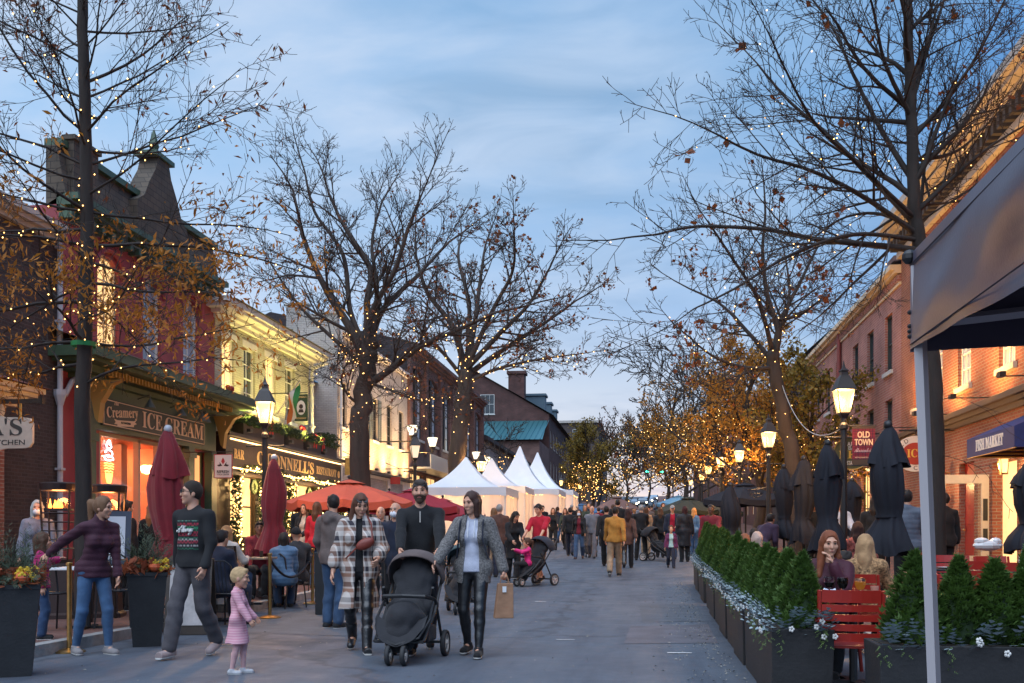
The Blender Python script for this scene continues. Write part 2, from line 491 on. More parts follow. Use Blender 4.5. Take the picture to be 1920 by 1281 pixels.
# ------------------------------------------------------------------ wall and window builders
def wall_face(b, X, y0, y1, z0, z1, openings, depth=.22, out=1, u_axis='y'):
 """a wall on plane X (or Y when u_axis = 'x') with real openings; out = +1 / -1 side it faces"""
 us = sorted(set([y0, y1] + [o[0] - o[2] / 2 for o in openings] + [o[0] + o[2] / 2 for o in openings]))
 zs = sorted(set([z0, z1] + [o[1] for o in openings] + [o[1] + o[3] for o in openings]))
 us = [u for u in us if y0 - 1e-6 <= u <= y1 + 1e-6]; zs = [z for z in zs if z0 - 1e-6 <= z <= z1 + 1e-6]
 P = (lambda u, z, k=0.0: (X - out * k, u, z)) if u_axis == 'y' else (lambda u, z, k=0.0: (u, X - out * k, z))
 for ua, ub in zip(us[:-1], us[1:]):
  for za, zb in zip(zs[:-1], zs[1:]):
   um, zm = (ua + ub) / 2, (za + zb) / 2
   if any(abs(um - o[0]) < o[2] / 2 and o[1] < zm < o[1] + o[3] for o in openings): continue
   b.quad(P(ua, za), P(ub, za), P(ub, zb), P(ua, zb))
 for o in openings:
  ua, ub, za, zb = o[0] - o[2] / 2, o[0] + o[2] / 2, o[1], o[1] + o[3]
  for q in (((ua, za), (ua, zb)), ((ub, zb), (ub, za)), ((ua, zb), (ub, zb)), ((ub, za), (ua, za))):
   (p, zp), (r, zr) = q
   b.quad(P(p, zp), P(r, zr), P(r, zr, depth), P(p, zp, depth))
  if len(o) > 4 and o[4]:
   h = o[4]; n = 8                       # arched head: fill the corners
   for sgn in (-1, 1):
    uc = o[0]; w = o[2] / 2
    pts = [(uc + sgn * w, zb)] + [(uc + sgn * w * math.cos(PI / 2 * i / n), zb - h + h * math.sin(PI / 2 * i / n)) for i in range(n + 1)]
    b.poly([P(u, z, -.002) for u, z in pts])
    for (p, zp), (r, zr) in zip(pts[1:-1], pts[2:]):
     b.quad(P(p, zp), P(r, zr), P(r, zr, depth), P(p, zp, depth))
WIN = {}
def window(parent, loc, w, h, facing, glass, frame, cols=2, rows=4, sill=None, fw=.06, mw=.025, arch=0.0, shutters=None, depth=.14, sash=True, lintel=None):
 """window (the glass) > window_frame, sill ...; loc is the middle of the opening's foot on the wall face"""
 rz = {'L': PI / 2, 'R': -PI / 2, 'S': 0.0}[facing]
 m = M(loc, rz)
 key = (round(w, 2), round(h, 2), cols, rows, arch, fw, mw, depth)
 if key not in WIN:
  gl = MB(); gl.quad((-w / 2, depth, 0), (w / 2, depth, 0), (w / 2, depth, h), (-w / 2, depth, h))
  fr = MB(); d0, d1 = depth - .05, depth + .03
  fr.b2((-w / 2, d0, 0), (-w / 2 + fw, d1, h)); fr.b2((w / 2 - fw, d0, 0), (w / 2, d1, h))
  fr.b2((-w / 2 + fw, d0, 0), (w / 2 - fw, d1, fw)); fr.b2((-w / 2 + fw, d0, h - fw), (w / 2 - fw, d1, h))
  iw = w - 2 * fw
  for c in range(1, cols):
   x = -w / 2 + fw + iw * c / cols
   fr.b2((x - mw / 2, d0 + .02, fw), (x + mw / 2, d1 - .005, h - fw))
  for r_ in range(1, rows):
   z = fw + (h - 2 * fw) * r_ / rows
   t = mw * (1.8 if (sash and r_ == rows // 2) else 1)
   fr.b2((-w / 2 + fw, d0 + .015, z - t / 2), (w / 2 - fw, d1 - .003, z + t / 2))
  si = MB(); si.b2((-w / 2 - .09, -.08, -.13), (w / 2 + .09, depth, 0.0))
  WIN[key] = (gl.mesh('window'), fr.mesh('window_frame'), si.mesh('sill'))
 gm, fm, sm = WIN[key]
 wo_ = obj('window', gm, glass, parent, m)
 obj('window_frame', fm, frame, wo_, m)
 if sill: obj('sill', sm, sill, wo_, m)
 if lintel:
  b = MB(); b.b2((-w / 2 - .12, -.03, h), (w / 2 + .12, .05, h + .2)); b.build('lintel', lintel, wo_, m)
 if shutters:
  b0 = None
  for sgn in (-1, 1):
   b = MB(); sw = w * .5; cx = sgn * (w / 2 + sw / 2 + .02)
   b.b2((cx - sw / 2, -.05, 0), (cx - sw / 2 + .05, -.005, h)); b.b2((cx + sw / 2 - .05, -.05, 0), (cx + sw / 2, -.005, h))
   k = max(6, int(h / .09))
   for i in range(k):
    z = (i + .5) * h / k
    b.box((cx, -.027, z), (sw - .1, .012, h / k * .95), rx=R(35))
   b.build('shutter', shutters, wo_, m)
 return wo_
def block(root, name, lo, hi, m, skip=()):
 """box walls; skip may name '+x','-x','-y','+y','top' faces built apart"""
 b = MB(); (x0, y0, z0), (x1, y1, z1) = lo, hi
 F = {'-x': ((x0, y1, z0), (x0, y0, z0), (x0, y0, z1), (x0, y1, z1)), '+x': ((x1, y0, z0), (x1, y1, z0), (x1, y1, z1), (x1, y0, z1)),
   '-y': ((x0, y0, z0), (x1, y0, z0), (x1, y0, z1), (x0, y0, z1)), '+y': ((x1, y1, z0), (x0, y1, z0), (x0, y1, z1), (x1, y1, z1)),
   'top': ((x0, y0, z1), (x1, y0, z1), (x1, y1, z1), (x0, y1, z1))}
 for k, q in F.items():
  if k not in skip: b.quad(*q)
 return b
def cornice(b, X, y0, y1, z, out, steps, side_ends=True):
 """stacked mouldings: steps = [(projection, height)] from the bottom up"""
 for pr, h in steps:
  e = pr if side_ends else 0
  xa, xb = (X - out * .05, X + out * pr)
  b.b2((min(xa, xb), y0 - e, z), (max(xa, xb), y1 + e, z + h)); z += h
 return z
def dentils(b, X, y0, y1, z, out, pr, h, w, step):
 y = y0
 while y < y1:
  xa, xb = X, X + out * pr
  b.b2((min(xa, xb), y, z), (max(xa, xb), min(y + w, y1), z + h)); y += step
XL, XR = -12.7, 7.8

# ------------------------------------------------------------------ left-hand side of the street
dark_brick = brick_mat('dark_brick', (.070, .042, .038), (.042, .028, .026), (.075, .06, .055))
red_brick = brick_mat('red_brick', (.30, .10, .07), (.21, .07, .05), (.32, .26, .22))
maroon = mat('maroon_paint', (.31, .05, .06), .6, var=.18, vscale=1.2, bump=.15, bscale=25)
green_paint = mat('green_paint', (.060, .105, .062), .5, var=.15, vscale=3)
slate = brick_mat('slate_roof', (.125, .095, .07), (.09, .072, .056), (.04, .034, .03), .3, .16, .008)
dark_roof = brick_mat('dark_shingle', (.055, .042, .045), (.04, .032, .036), (.02, .018, .018), .3, .14, .008)
white_brick = brick_mat('painted_brick', (.52, .49, .46), (.44, .41, .38), (.36, .33, .31), grime=.25, bump=1.0)
cream_brick = brick_mat('cream_brick', (.56, .53, .40), (.50, .47, .35), (.42, .40, .30), grime=.2, bump=.8)
cream = mat('cream_trim', (.66, .54, .38), .6, var=.1, vscale=3)
pipe_m = mat('grey_downpipe', (.42, .42, .46), .5)

def downpipe(parent, x, y, z0, z1, out=1, r=.06, hopper=None, m=None):
 b = MB(); b.tube([(x, y, z0), (x, y, z1)], r, 8)
 if hopper: b.lathe([(r * 1.1, hopper - .22), (r * 2.2, hopper), (r * 2.2, hopper + .12)], 8, (x, y, 0))
 for z in np.arange(z0 + 1, z1, 1.6): b.box((x, y, z), (r * 2.6, r * 2.6, .05))
 return b.build('downpipe', m or pipe_m, parent)

# --- single-storey brick shopfront with a cream cornice, cut by the picture's edge
y1 = onX(8, -12.1)[0]
rt = thing('brick_shop', 'low red brick shopfront with moulded cream cornice beside the white kitchen sign', 'building', M((-12.6, 14, g(14))))
b = block(rt, 'wall', (-16, 9, 0), (-12.1, y1, 4.0), None); b.build('wall', red_brick, rt)
b = MB(); cornice(b, -12.1, 9, y1, 3.72, 1, [(.16, .1), (.30, .1), (.42, .08), (.52, .1)]); b.build('cornice', cream, rt)
b = MB(); b.add([(-12.1, 8.4, 4.11), (-11.5, 8.4, 4.11), (-11.5, y1 + .6, 4.11), (-12.1, y1 + .6, 4.11), (-12.6, 8.4, 4.45), (-12.6, y1, 4.45)], [(1, 2, 5, 4), (2, 3, 5), (0, 4, 5, 3)]); b.build('roof', mat('terracotta', (.22, .07, .05), .7, var=.2), rt)
b = MB(); b.tube([(-12.0, y1 - .5, 3.7), (-11.8, y1 - .5, 3.62), (-11.85, y1 - .5, 3.4), (-12.05, y1 - .5, 3.3)], [.09, .08, .06, .04], 8); b.build('bracket', cream, rt)

# --- dark brick house
ya, yb = y1, onX(108, XL)[0]
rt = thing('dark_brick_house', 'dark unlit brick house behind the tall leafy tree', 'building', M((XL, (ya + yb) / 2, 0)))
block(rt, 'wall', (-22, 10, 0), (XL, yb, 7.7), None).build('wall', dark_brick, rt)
b = MB(); cornice(b, XL, 10, yb - .1, 7.6, 1, [(.12, .1), (.25, .1), (.34, .14)], False); b.build('gutter', stone, rt)
b = MB(); b.add([(-17, 16.8, 7.95), (-12.5, 16.8, 7.95), (-12.5, yb - .2, 7.95), (-17, yb - .2, 7.95), (-14.6, 18.3, 8.6)], [(0, 1, 4), (1, 2, 4), (2, 3, 4), (3, 0, 4)]); b.build('roof', slate, rt)
downpipe(rt, XL + .12, onX(103, XL)[0], 0.1, 7.6, hopper=4.3)
b = MB(); b.tube([(XL + .12, onX(112, XL)[0], 4.32), (XL + .16, onX(122, XL)[0], 4.66), (XL + .16, onX(150, XL)[0], 4.95)], .06, 8); b.build('branch_pipe', pipe_m, rt)

# --- maroon ice cream parlour
ya, yb = onX(110, XL)[0], onX(402, XL)[0]
rt = thing('ice_cream_parlour', 'maroon two-storey ice cream parlour with green storefront and slate mansard roof', 'building', M((XL, (ya + yb) / 2, g(24))))
gz_ = g(24)
wins = [(onX(p, XL)[0], 5.75, .95, 2.15, .42) for p in (203, 285, 358)]
sy0, sy1 = onX(186, XL)[0], onX(344, XL)[0]          # shop window
dy0, dy1 = onX(348, XL)[0], onX(386, XL)[0]          # door bay
ops = wins + [((sy0 + sy1) / 2, .75, sy1 - sy0, 2.95), ((dy0 + dy1) / 2, .12, dy1 - dy0, 3.55)]
b = block(rt, 'wall', (-20, ya, 0), (XL, yb, 8.5), None, skip=('+x',)); wall_face(b, XL, ya, yb, 0, 8.5, ops, .3, 1); b.build('wall', maroon, rt)
for i, o in enumerate(wins):
 w_ = window(rt, (XL, o[0], o[1]), o[2], o[3], 'L', warm_lit if i == 0 else glass_sky, white_paint if i else cream, 2, 4, maroon)
 b = MB(); hood = [(o[0] + .62 * math.cos(t), o[1] + o[3] - .40 + .56 * math.sin(t)) for t in np.linspace(0, PI, 13)]
 b.tube([(XL + .05, u, z) for u, z in hood], .075, 6); b.build('window_hood', maroon, w_)
b = MB(); z = cornice(b, XL, ya, yb, 8.35, 1, [(.14, .14), (.3, .12), (.45, .14)], False); dentils(b, XL, ya, yb, 8.2, 1, .3, .18, .14, .42); b.build('eaves_cornice', green_paint, rt)
mr = MB(); mr.add([(XL + .16, ya, 8.75), (XL + .16, yb, 8.75), (XL - .05, yb, 9.8), (XL - .05, ya, 9.8), (XL - .3, ya, 8.5), (XL - .3, yb, 8.5), (XL - .3, yb, 9.8), (XL - .3, ya, 9.8)], [(0, 1, 2, 3), (4, 7, 6, 5), (0, 3, 7, 4), (1, 5, 6, 2), (3, 2, 6, 7)]); mr = mr.build('mansard_front', slate, rt)
b = MB(); b.b2((XL - .34, ya, 9.8), (XL + .08, yb + .1, 9.95)); b.build('roof_ridge', green_paint, mr)
ym = onX(292, XL)[0]
b = MB()
gab = [(-1.35, 0), (1.35, 0), (1.35, 1.0), (1.0, 1.25), (.75, 1.75), (.42, 2.25), (.28, 2.7), (-.28, 2.7), (-.42, 2.25), (-.75, 1.75), (-1.0, 1.25), (-1.35, 1.0)]
b.prism([(u, v * .86) for u, v in gab], .5, Matrix.Translation((XL - .28, ym, 8.76)) @ Matrix.Rotation(PI / 2, 4, 'Z') @ Matrix.Rotation(PI / 2, 4, 'X')); b.build('gable_dormer', slate, rt)
b = MB(); b.lathe([(.16, 0), (.2, .1), (.08, .2), (.14, .35), (.03, .75)], 8, (XL - .05, ym, 11.1)); b.b2((XL - .34, ym - .5, 11.05), (XL + .28, ym + .5, 11.17)); b.build('finial', green_paint, rt)
b = MB(); b.b2((XL - .02, ya + .25, 8.78), (XL + .2, ya + 1.25, 10.0)); b.b2((XL - .06, ya + .2, 10.0), (XL + .26, ya + 1.3, 10.1)); b.build('corner_block', slate, rt)
# storefront
fy0, fy1 = onX(168, XL + .25)[0], onX(408, XL + .25)[0]
for yy in (fy0 + .16, fy1 - .16, (sy1 + dy0) / 2):
 b = MB(); b.b2((XL, yy - .17, .1), (XL + .22, yy + .17, 3.72)); b.b2((XL, yy - .22, .1), (XL + .27, yy + .22, .6)); b.b2((XL, yy - .21, 3.42), (XL + .27, yy + .21, 3.6)); b.build('pilaster', green_paint, rt)
b = MB(); b.b2((XL, fy0, 3.72), (XL + .2, fy1, 4.75)); b.build('fascia', green_paint, rt)
b = MB(); b.b2((XL, sy0, .12), (XL + .12, sy1, .74)); b.b2((XL - .02, sy0, .74), (XL + .18, sy1, .82)); b.build('stall_riser', green_paint, rt)
b = MB(); cornice(b, XL, fy0 - .1, fy1 + .1, 4.76, 1, [(.35, .12), (.62, .16), (.95, .08), (1.1, .22)]); b.build('storefront_cornice', green_paint, rt)
b = MB(); b.add([(XL, fy0 - 1.2, 5.75), (XL, fy1 + 1.2, 5.75), (XL + 1.12, fy1 + 1.2, 5.345), (XL + 1.12, fy0 - 1.2, 5.345)], [(0, 3, 2, 1)]); b.build('cornice_roof', mat('weathered_copper', (.20, .20, .16), .7, var=.3), rt)
b = MB(); dentils(b, XL + .35, fy0, fy1, 4.88, 1, .36, .13, .07, .15); b.build('dentil_course', mat('ochre_paint', (.42, .25, .06), .6), rt).__setitem__('kind', 'stuff')
for yy in (fy0 - .05, fy1 - .15):
 b = MB(); b.prism([(0, 0), (.16, -.5), (.22, -.85), (.30, -.95), (.36, -.5), (.62, -.1), (.85, 0)], .2, Matrix.Translation((XL + .18, yy + .2, 4.76)) @ Matrix.Rotation(PI / 2, 4, 'X')); b.build('cornice_bracket', mat('ochre_paint', (.42, .25, .06)), rt)
sa, sb = onX(192, XL + .25)[0], onX(383, XL + .25)[0]
board_m = mat('sign_board_black_green', (.022, .032, .028), .5)
cream_l = mat('cream_lettering', (.78, .56, .36), .5)
sg = MB(); sg.b2((XL + .2, sa, 3.82), (XL + .26, sb, 4.46)); sg = sg.build('fascia_sign', board_m, rt)
b = MB()
for za, zb in ((3.845, 3.865), (4.415, 4.435)): b.b2((XL + .26, sa + .03, za), (XL + .27, sb - .03, zb))
for yy in (sa + .03, sb - .05): b.b2((XL + .26, yy, 3.866), (XL + .27, yy + .02, 4.414))
b.build('sign_border', cream_l, sg)
L_ = sb - sa
text('lettering', 'ICE', .58, cream_l, sg, face_m((XL + .265, sa + L_ * .435, 4.14), 'L'), 'serif', width=L_ * .19)
text('lettering', 'CREAM', .58, cream_l, sg, face_m((XL + .265, sa + L_ * .77, 4.14), 'L'), 'serif', width=L_ * .42)
text('lettering', 'Creamery', .36, cream_l, sg, face_m((XL + .265, sa + L_ * .165, 4.20), 'L') @ Matrix.Rotation(R(6), 4, 'Z'), 'serif', width=L_ * .27)
text('lettering', 'The', .14, cream_l, sg, face_m((XL + .265, sa + L_ * .11, 4.385), 'L'), 'ital')
b = MB()
rb = [(-.85, -.05), (-.62, -.045), (-.62, -.085), (.62, -.03), (.62, .01), (.85, .05), (.7, .08), (.85, .14), (.62, .10), (-.62, .045), (-.85, .06), (-.74, .0)]
b.prism([(x * .62, y * 1.1) for x, y in rb], .006, face_m((XL + .26, sa + L_ * .19, 3.95), 'L')); b.build('ribbon', cream_l, sg)
text('lettering', 'ALEXANDRIA', .075, board_m, sg, face_m((XL + .268, sa + L_ * .19, 3.965), 'L') @ Matrix.Rotation(R(2), 4, 'Z'))
for p in (287, 346, 384, 392):
 y_ = onX(p, XL + .7)[0]; b = MB(); b.tube([(XL + .3, y_, 4.62), (XL + .62, y_, 4.72), (XL + .62, y_, 4.6)], .02, 6); b.lathe([(.03, .2), (.06, .12), (.13, 0), (.14, -.02)], 10, (XL + .62, y_, 4.42)); b.build('sign_lamp', mat('verdigris', (.10, .13, .11), .5), rt)
# glazing, mullions, door
glass_clear = mat('shop_glass', (.9, .95, 1), .03, spec=.6)
N, L, p = nodes_of(glass_clear); tr_ = N.new('ShaderNodeBsdfTransparent'); mx = N.new('ShaderNodeMixShader'); mx.inputs[0].default_value = .93; gs = N.new('ShaderNodeBsdfGlossy'); gs.inputs['Roughness'].default_value = .03
L.new(gs.outputs[0], mx.inputs[1]); L.new(tr_.outputs[0], mx.inputs[2]); L.new(mx.outputs[0], [n for n in N if n.type == 'OUTPUT_MATERIAL'][0].inputs[0])
wd = MB(); wd.b2((XL - .12, sy0, .82), (XL - .105, sy1, 3.7)); wd = wd.build('shop_window', glass_clear, rt)
b = MB()
for yy in (sy0 + .05, onX(263, XL)[0], onX(300, XL)[0], sy1 - .05): b.b2((XL - .17, yy - .045, .82), (XL - .02, yy + .045, 3.7))
b.b2((XL - .17, sy0 + .1, 3.62), (XL - .02, sy1 - .1, 3.7)); b.build('window_frame', mat('pale_timber', (.45, .33, .24), .6), wd)
dr = MB(); dr.b2((XL - .2, dy0 + .04, .14), (XL - .14, dy1 - .04, 2.5)); dr = dr.build('door', green_paint, rt)
b = MB(); b.b2((XL - .138, dy0 + .2, .9), (XL - .13, dy1 - .2, 2.3)); b.build('door_glass', glass_dark, dr)
b = MB(); b.tube([(XL - .1, dy0 + .14, 1.1), (XL - .1, dy0 + .14, 1.4)], .02); b.build('handle', brass, dr)
b = MB(); b.b2((XL - .18, dy0 + .1, 2.68), (XL - .15, dy1 - .1, 3.58)); b.build('transom_light', mat('amber_pane', (.8, .4, .2), .6, emit=(1, .42, .14), strength=.75, var=.15, vscale=3), rt)
b = MB(); b.b2((XL - .22, dy0, 2.5), (XL - .08, dy1, 2.66)); b.b2((XL - .22, dy0, 2.66), (XL - .1, dy0 + .1, 3.66)); b.b2((XL - .22, dy1 - .1, 2.66), (XL - .1, dy1, 3.66)); b.build('transom_frame', green_paint, rt)
# room behind the shop window
coral = mat('coral_wall', (.80, .32, .18), .7, var=.12, vscale=2)
b = MB(); xa, xb = -17.5, XL - .32
b.quad((xa, sy0 - .6, .12), (xa, dy1, .12), (xa, dy1, 3.72), (xa, sy0 - .6, 3.72)); b.quad((xa, sy0 - .6, .12), (xa, sy0 - .6, 3.72), (xb, sy0 - .6, 3.72), (xb, sy0 - .6, .12))
b.quad((xa, sy1 + .3, .12), (xb, sy1 + .3, .12), (xb, sy1 + .3, 3.72), (xa, sy1 + .3, 3.72)); b.quad((xa, sy0 - .6, .13), (xb, sy0 - .6, .13), (xb, sy1 + .3, .13), (xa, sy1 + .3, .13))
b.quad((xa, sy0 - .6, 3.7), (xa, sy1 + .3, 3.7), (xb, sy1 + .3, 3.7), (xb, sy0 - .6, 3.7)); b.build('room', coral, rt)
inner = mat('shop_fitting', (.75, .55, .42), .5)
b = MB(); b.b2((-14.6, sy0 + .3, .14), (-14.2, sy1 - .3, 1.25)); b.build('counter', inner, rt)
for yy, w in ((onX(243, -13.6)[0], .3), (onX(300, -14.5)[0], .22)):
 b = MB(); b.b2((-14.0, yy - w / 2, .14), (-13.75, yy + w / 2, 3.68)); b.build('column', inner, rt)
for k in range(3):
 b = MB(); b.b2((-17.4, sy0 + .2, 1.5 + k * .55), (-17.1, sy1, 1.55 + k * .55)); b.build('shelf', inner, rt)
for k, (yy, zz, w, h) in enumerate(((sy0 + 1.5, 2.3, .8, .6), (sy0 + 3.2, 2.4, 1.0, .5), (sy1 - .5, 2.2, .5, .7))):
 b = MB(); b.b2((-17.08, yy - w / 2, zz), (-17.04, yy + w / 2, zz + h)); b.build('menu_board', mat('menu_board_paint', (.5, .12, .08), .6, var=.5, vscale=9), rt)
text('lettering', 'RED', .28, cream_l, rt, face_m((XL - .18, onX(300, XL)[0], 2.05), 'L'), None)
for yy in (sy0 + .9, sy1 - .8):
 lamp('shop_ceiling_lamp', 'POINT', (-14.4, yy, 3.35), 95, (1, .40, .18), .12, parent=rt)
 b = MB(); b.lathe([(.02, .36), (.05, .2), (.22, .04), (.24, 0)], 12, (-14.4, yy, 3.42)); b.build('ceiling_lamp_shade', inner, rt)
# neon cone
ny, nzc = onX(205, XL - .05)[0], 2.98
nr = thing('neon_sign', 'glowing neon ice cream cone hanging in the parlour window', 'neon sign', M((XL - .06, ny, 2.5)))
neon_w = mat('neon_white', (1, 1, 1), .5, emit=(.75, .85, 1), strength=3); neon_r = mat('neon_orange', (1, .3, .1), .5, emit=(1, .30, .07), strength=3)
def neon(pts, m_, r=.016):
 b = MB(); b.tube([(XL - .06, ny + u, nzc + z) for u, z in pts], r, 6); b.build('neon_tube', m_, nr)
for w, z, s in ((.2, .12, 1), (.16, .27, -1), (.11, .41, 1)):
 neon([(w * math.cos(t) * s, z + .07 * math.sin(t) + .02 * t * s / PI) for t in np.linspace(-.3, 1.7 * PI, 18)], neon_w)
neon([(.06 * math.cos(t), .5 + .06 * math.sin(t)) for t in np.linspace(-1, PI + .5, 10)], neon_w)
for zz, w in ((.0, .21), (-.06, .21), (-.12, .19), (-.19, .17)): neon([(-w, zz), (-w * .5, zz + .02), (0, zz), (w * .5, zz + .02), (w, zz)], neon_r, .018)
neon([(-.15, -.22), (-.12, -.36), (-.07, -.46), (.07, -.46), (.12, -.36), (.15, -.22)], neon_r); neon([(-.08, -.22), (-.05, -.44)], neon_r, .02); neon([(.0, -.22), (.0, -.44)], neon_r, .02); neon([(.08, -.22), (.05, -.44)], neon_r, .02)

# --- pub: cream upper storey washed by yellow floodlights, black fascia
ya, yb = onX(403, XL)[0] + .02, onX(580, XL)[0]
gp = g(32)
rt = thing('pub_building', 'cream pub lit yellow from below with black fascia, window boxes and lit garlands', 'building', M((XL, (ya + yb) / 2, gp)))
wz, wh = 5.35, 1.95
wins = [(onX(p, XL)[0], wz, .95, wh) for p in (428, 468, 508, 544)]
b = block(rt, 'wall', (-22, ya, 0), (XL, yb, 8.0), None, skip=('+x',)); wall_face(b, XL, ya, yb, 3.2, 8.0, wins, .2, 1); b.build('wall', cream_brick, rt)
for i, o in enumerate(wins): window(rt, (XL, o[0], o[1]), o[2], o[3], 'L', glass_dark if i % 2 else warm_lit, white_paint, 2, 4, white_paint, lintel=white_paint)
b = MB(); cornice(b, XL, ya, yb, 7.75, 1, [(.12, .12), (.3, .1), (.62, .1), (.72, .16)]); b.build('eaves_cornice', white_paint, rt)
b = MB(); b.add([(XL + .8, ya - .3, 8.24), (XL + .8, yb + .6, 8.24), (-17.5, yb + .6, 8.1), (-17.5, ya - .3, 8.1)], [(0, 1, 2, 3)]); b.build('roof', dark_roof, rt)
downpipe(rt, XL + .14, yb - .1, 4.4, 7.7, r=.07, m=white_paint)
b = MB(); b.tube([(XL + .7, yb + .3, 8.1), (XL + .7, yb + .1, 7.85), (XL + .14, yb - .1, 7.6)], .06, 8); b.build('gutter_bend', white_paint, rt)
fa, fb = onX(432, XL + .35)[0], onX(640, XL + .35)[0]
b = MB(); b.b2((XL - .02, fa - .3, 3.2), (XL + .34, fb, 4.25)); b.build('fascia', wood_dark, rt)
b = MB(); b.b2((XL, fa - .4, 4.251), (XL + .5, fb + .1, 4.36)); b.b2((XL, fa - .4, 3.1), (XL + .46, fb + .1, 3.199)); b.build('fascia_moulding', wood_dark, rt)
strip_l = mat('warm_strip', (1, .8, .5), .5, emit=(1, .62, .25), strength=3.2)
for zz in (4.16, 3.3):
 b = MB(); b.b2((XL + .341, fa, zz), (XL + .375, fb - .1, zz + .035)); b.build('strip_light', strip_l, rt)
gl = mat('gold_lettering', (.80, .55, .22), .4, metal=.2)
Lf = fb - fa
for body, u, w, s in (('BAR', .06, .07, .42), ("O'CONNELL'S", .44, .50, .62), ('RESTAURANT', .83, .22, .42)):
 text('lettering', body, s, gl, rt, face_m((XL + .345, fa + Lf * u, 3.74), 'L'), 'serif', width=Lf * w, bold=.004)
b = MB(); b.prism([(.12 * math.cos(t), .14 * math.sin(t)) for t in np.linspace(0, 2 * PI, 13)[:-1]], .02, face_m((XL + .34, fb - .35, 3.74), 'L')); b.build('roundel', gl, rt)
# ground floor of the pub: dark timber bays
bays = [(onX(a, XL + .05)[0], onX(c, XL + .05)[0]) for a, c in ((432, 478), (486, 530), (537, 585), (592, 632))]
gfz = gp + .12
b = MB(); wall_face(b, XL + .05, ya, fb, gp, 3.25, [((p + q) / 2, gfz + .55, q - p, 2.05) for p, q in bays], .25, 1); b.build('shopfront', wood_dark, rt)
for i, (p, q) in enumerate(bays):
 w_ = window(rt, (XL + .05, (p + q) / 2, gfz + .55), q - p, 2.05, 'L', warm_lit, wood_dark, 2, 2)
# window boxes
boxm = mat('box_timber', (.05, .035, .03), .7)
leafy = mat('box_foliage', (.035, .06, .025), .8, var=.4, vscale=20)
def foliage(n, lo, hi, size, seed=0):
 r = np.random.default_rng(seed)
 c = r.uniform(lo, hi, (n, 3)); a = r.normal(size=(n, 3)); a /= np.linalg.norm(a, axis=1)[:, None]
 e = np.cross(a, r.normal(size=(n, 3))); e /= np.linalg.norm(e, axis=1)[:, None]
 s = size * r.uniform(.6, 1.4, (n, 1))
 V = np.stack([c - a * s, c + e * s * .35, c + a * s, c - e * s * .35], 1).reshape(-1, 3)
 return V, np.arange(4 * n).reshape(n, 4)
for i in range(5):
 y_ = ya + 1.0 + i * (fb - ya - 1.5) / 5
 wb = thing('window_box', ['planted window box nearest the yoga sign', 'planted window box left of the glowing street lamp', 'planted window box between street lamp and flag', 'planted window box under the oval pub sign', 'planted window box with red bows at the far end of the pub'][i], 'window box', M((XL + .3, y_ + .6, 4.36)), 'pub window boxes')
 b = MB(); b.b2((XL + .12, y_, 4.37), (XL + .46, y_ + 1.5, 4.72)); b.build('box', boxm, wb)
 V, F = foliage(900, (XL + .0, y_ - .05, 4.68), (XL + .62, y_ + 1.55, 5.0 + .25 * (i == 4)), .07, i); obj('shrub', np_mesh('shrub', V, F), leafy, wb).__setitem__('kind', 'stuff')
bow_m = mat('red_ribbon', (.42, .012, .018), .6)
for i, (p, z) in enumerate(((430, 5.6), (487, 5.2), (505, 4.95), (566, 5.1), (588, 4.95), (603, 4.9))):
 y_ = onX(p, XL + .4)[0]
 bw_ = thing('red_bow', ['red bow on the pub window sill nearest the parlour', 'red bow just left of the glowing street lamp', 'red bow just right of the glowing street lamp', 'red bow beside the oval pub sign', 'second red bow on the far window box', 'red bow at the far end of the last window box'][i], 'bow', M((XL + .4, y_, z)), 'red bows on the pub')
 b = MB()
 for s in (-1, 1):
  b.ball((XL + .42, y_ + s * .13, z + .05), (.07, .13, .09), 8, 5);
 b.ball((XL + .46, y_, z + .04), .05, 8, 5); b.build('loop', bow_m, bw_)
 for s in (-1, 1):
  b = MB(); b.tube([(XL + .45, y_, z), (XL + .47, y_ + s * .1, z - .2), (XL + .46, y_ + s * .14, z - .42)], [.03, .05, .06], 6, sq=.3); b.build('tail', bow_m, bw_)
# floodlights standing on the fascia
for i, y_ in enumerate(np.linspace(ya + .8, yb - .4, 5)):
 fl = MB(); fl.box((XL + .75, y_, 4.46), (.12, .2, .1)); fl.build('floodlight', black_metal, rt)
 lamp('floodlight_beam', 'SPOT', (XL + .95, y_, 4.65), 170, (1, .80, .20), .05, aim=(XL - .15, y_, 7.2), spot=120, blend=.9, parent=rt)
# lit garlands round the pub windows
rg = random.Random(4)
def bulbs_mesh(name, pts, r, n=1):
 P = np.asarray(pts, np.float32); k = len(P)
 o = np.array([(1, 0, 0), (-1, 0, 0), (0, 1, 0), (0, -1, 0), (0, 0, 1), (0, 0, -1)], np.float32)
 rr = (np.asarray(r, np.float32).reshape(-1, 1, 1) if hasattr(r, '__len__') else r)
 V = (P[:, None, :] + o[None] * rr).reshape(-1, 3)
 f = np.array([(0, 2, 4), (2, 1, 4), (1, 3, 4), (3, 0, 4), (2, 0, 5), (1, 2, 5), (3, 1, 5), (0, 3, 5)])
 F = (f[None] + (np.arange(k) * 6)[:, None, None]).reshape(-1, 3)
 return np_mesh(name, V, F)
GARL = ['leftmost lit garland on the pub front, beside the yoga sign', 'second lit garland on the pub front', 'third lit garland on the pub front, behind the closed umbrella', 'last lit garland on the pub front, above the orange umbrella']
pub_bulb = mat('pub_bulb', (1, .85, .5), .5, emit=(1, .60, .16), strength=5)
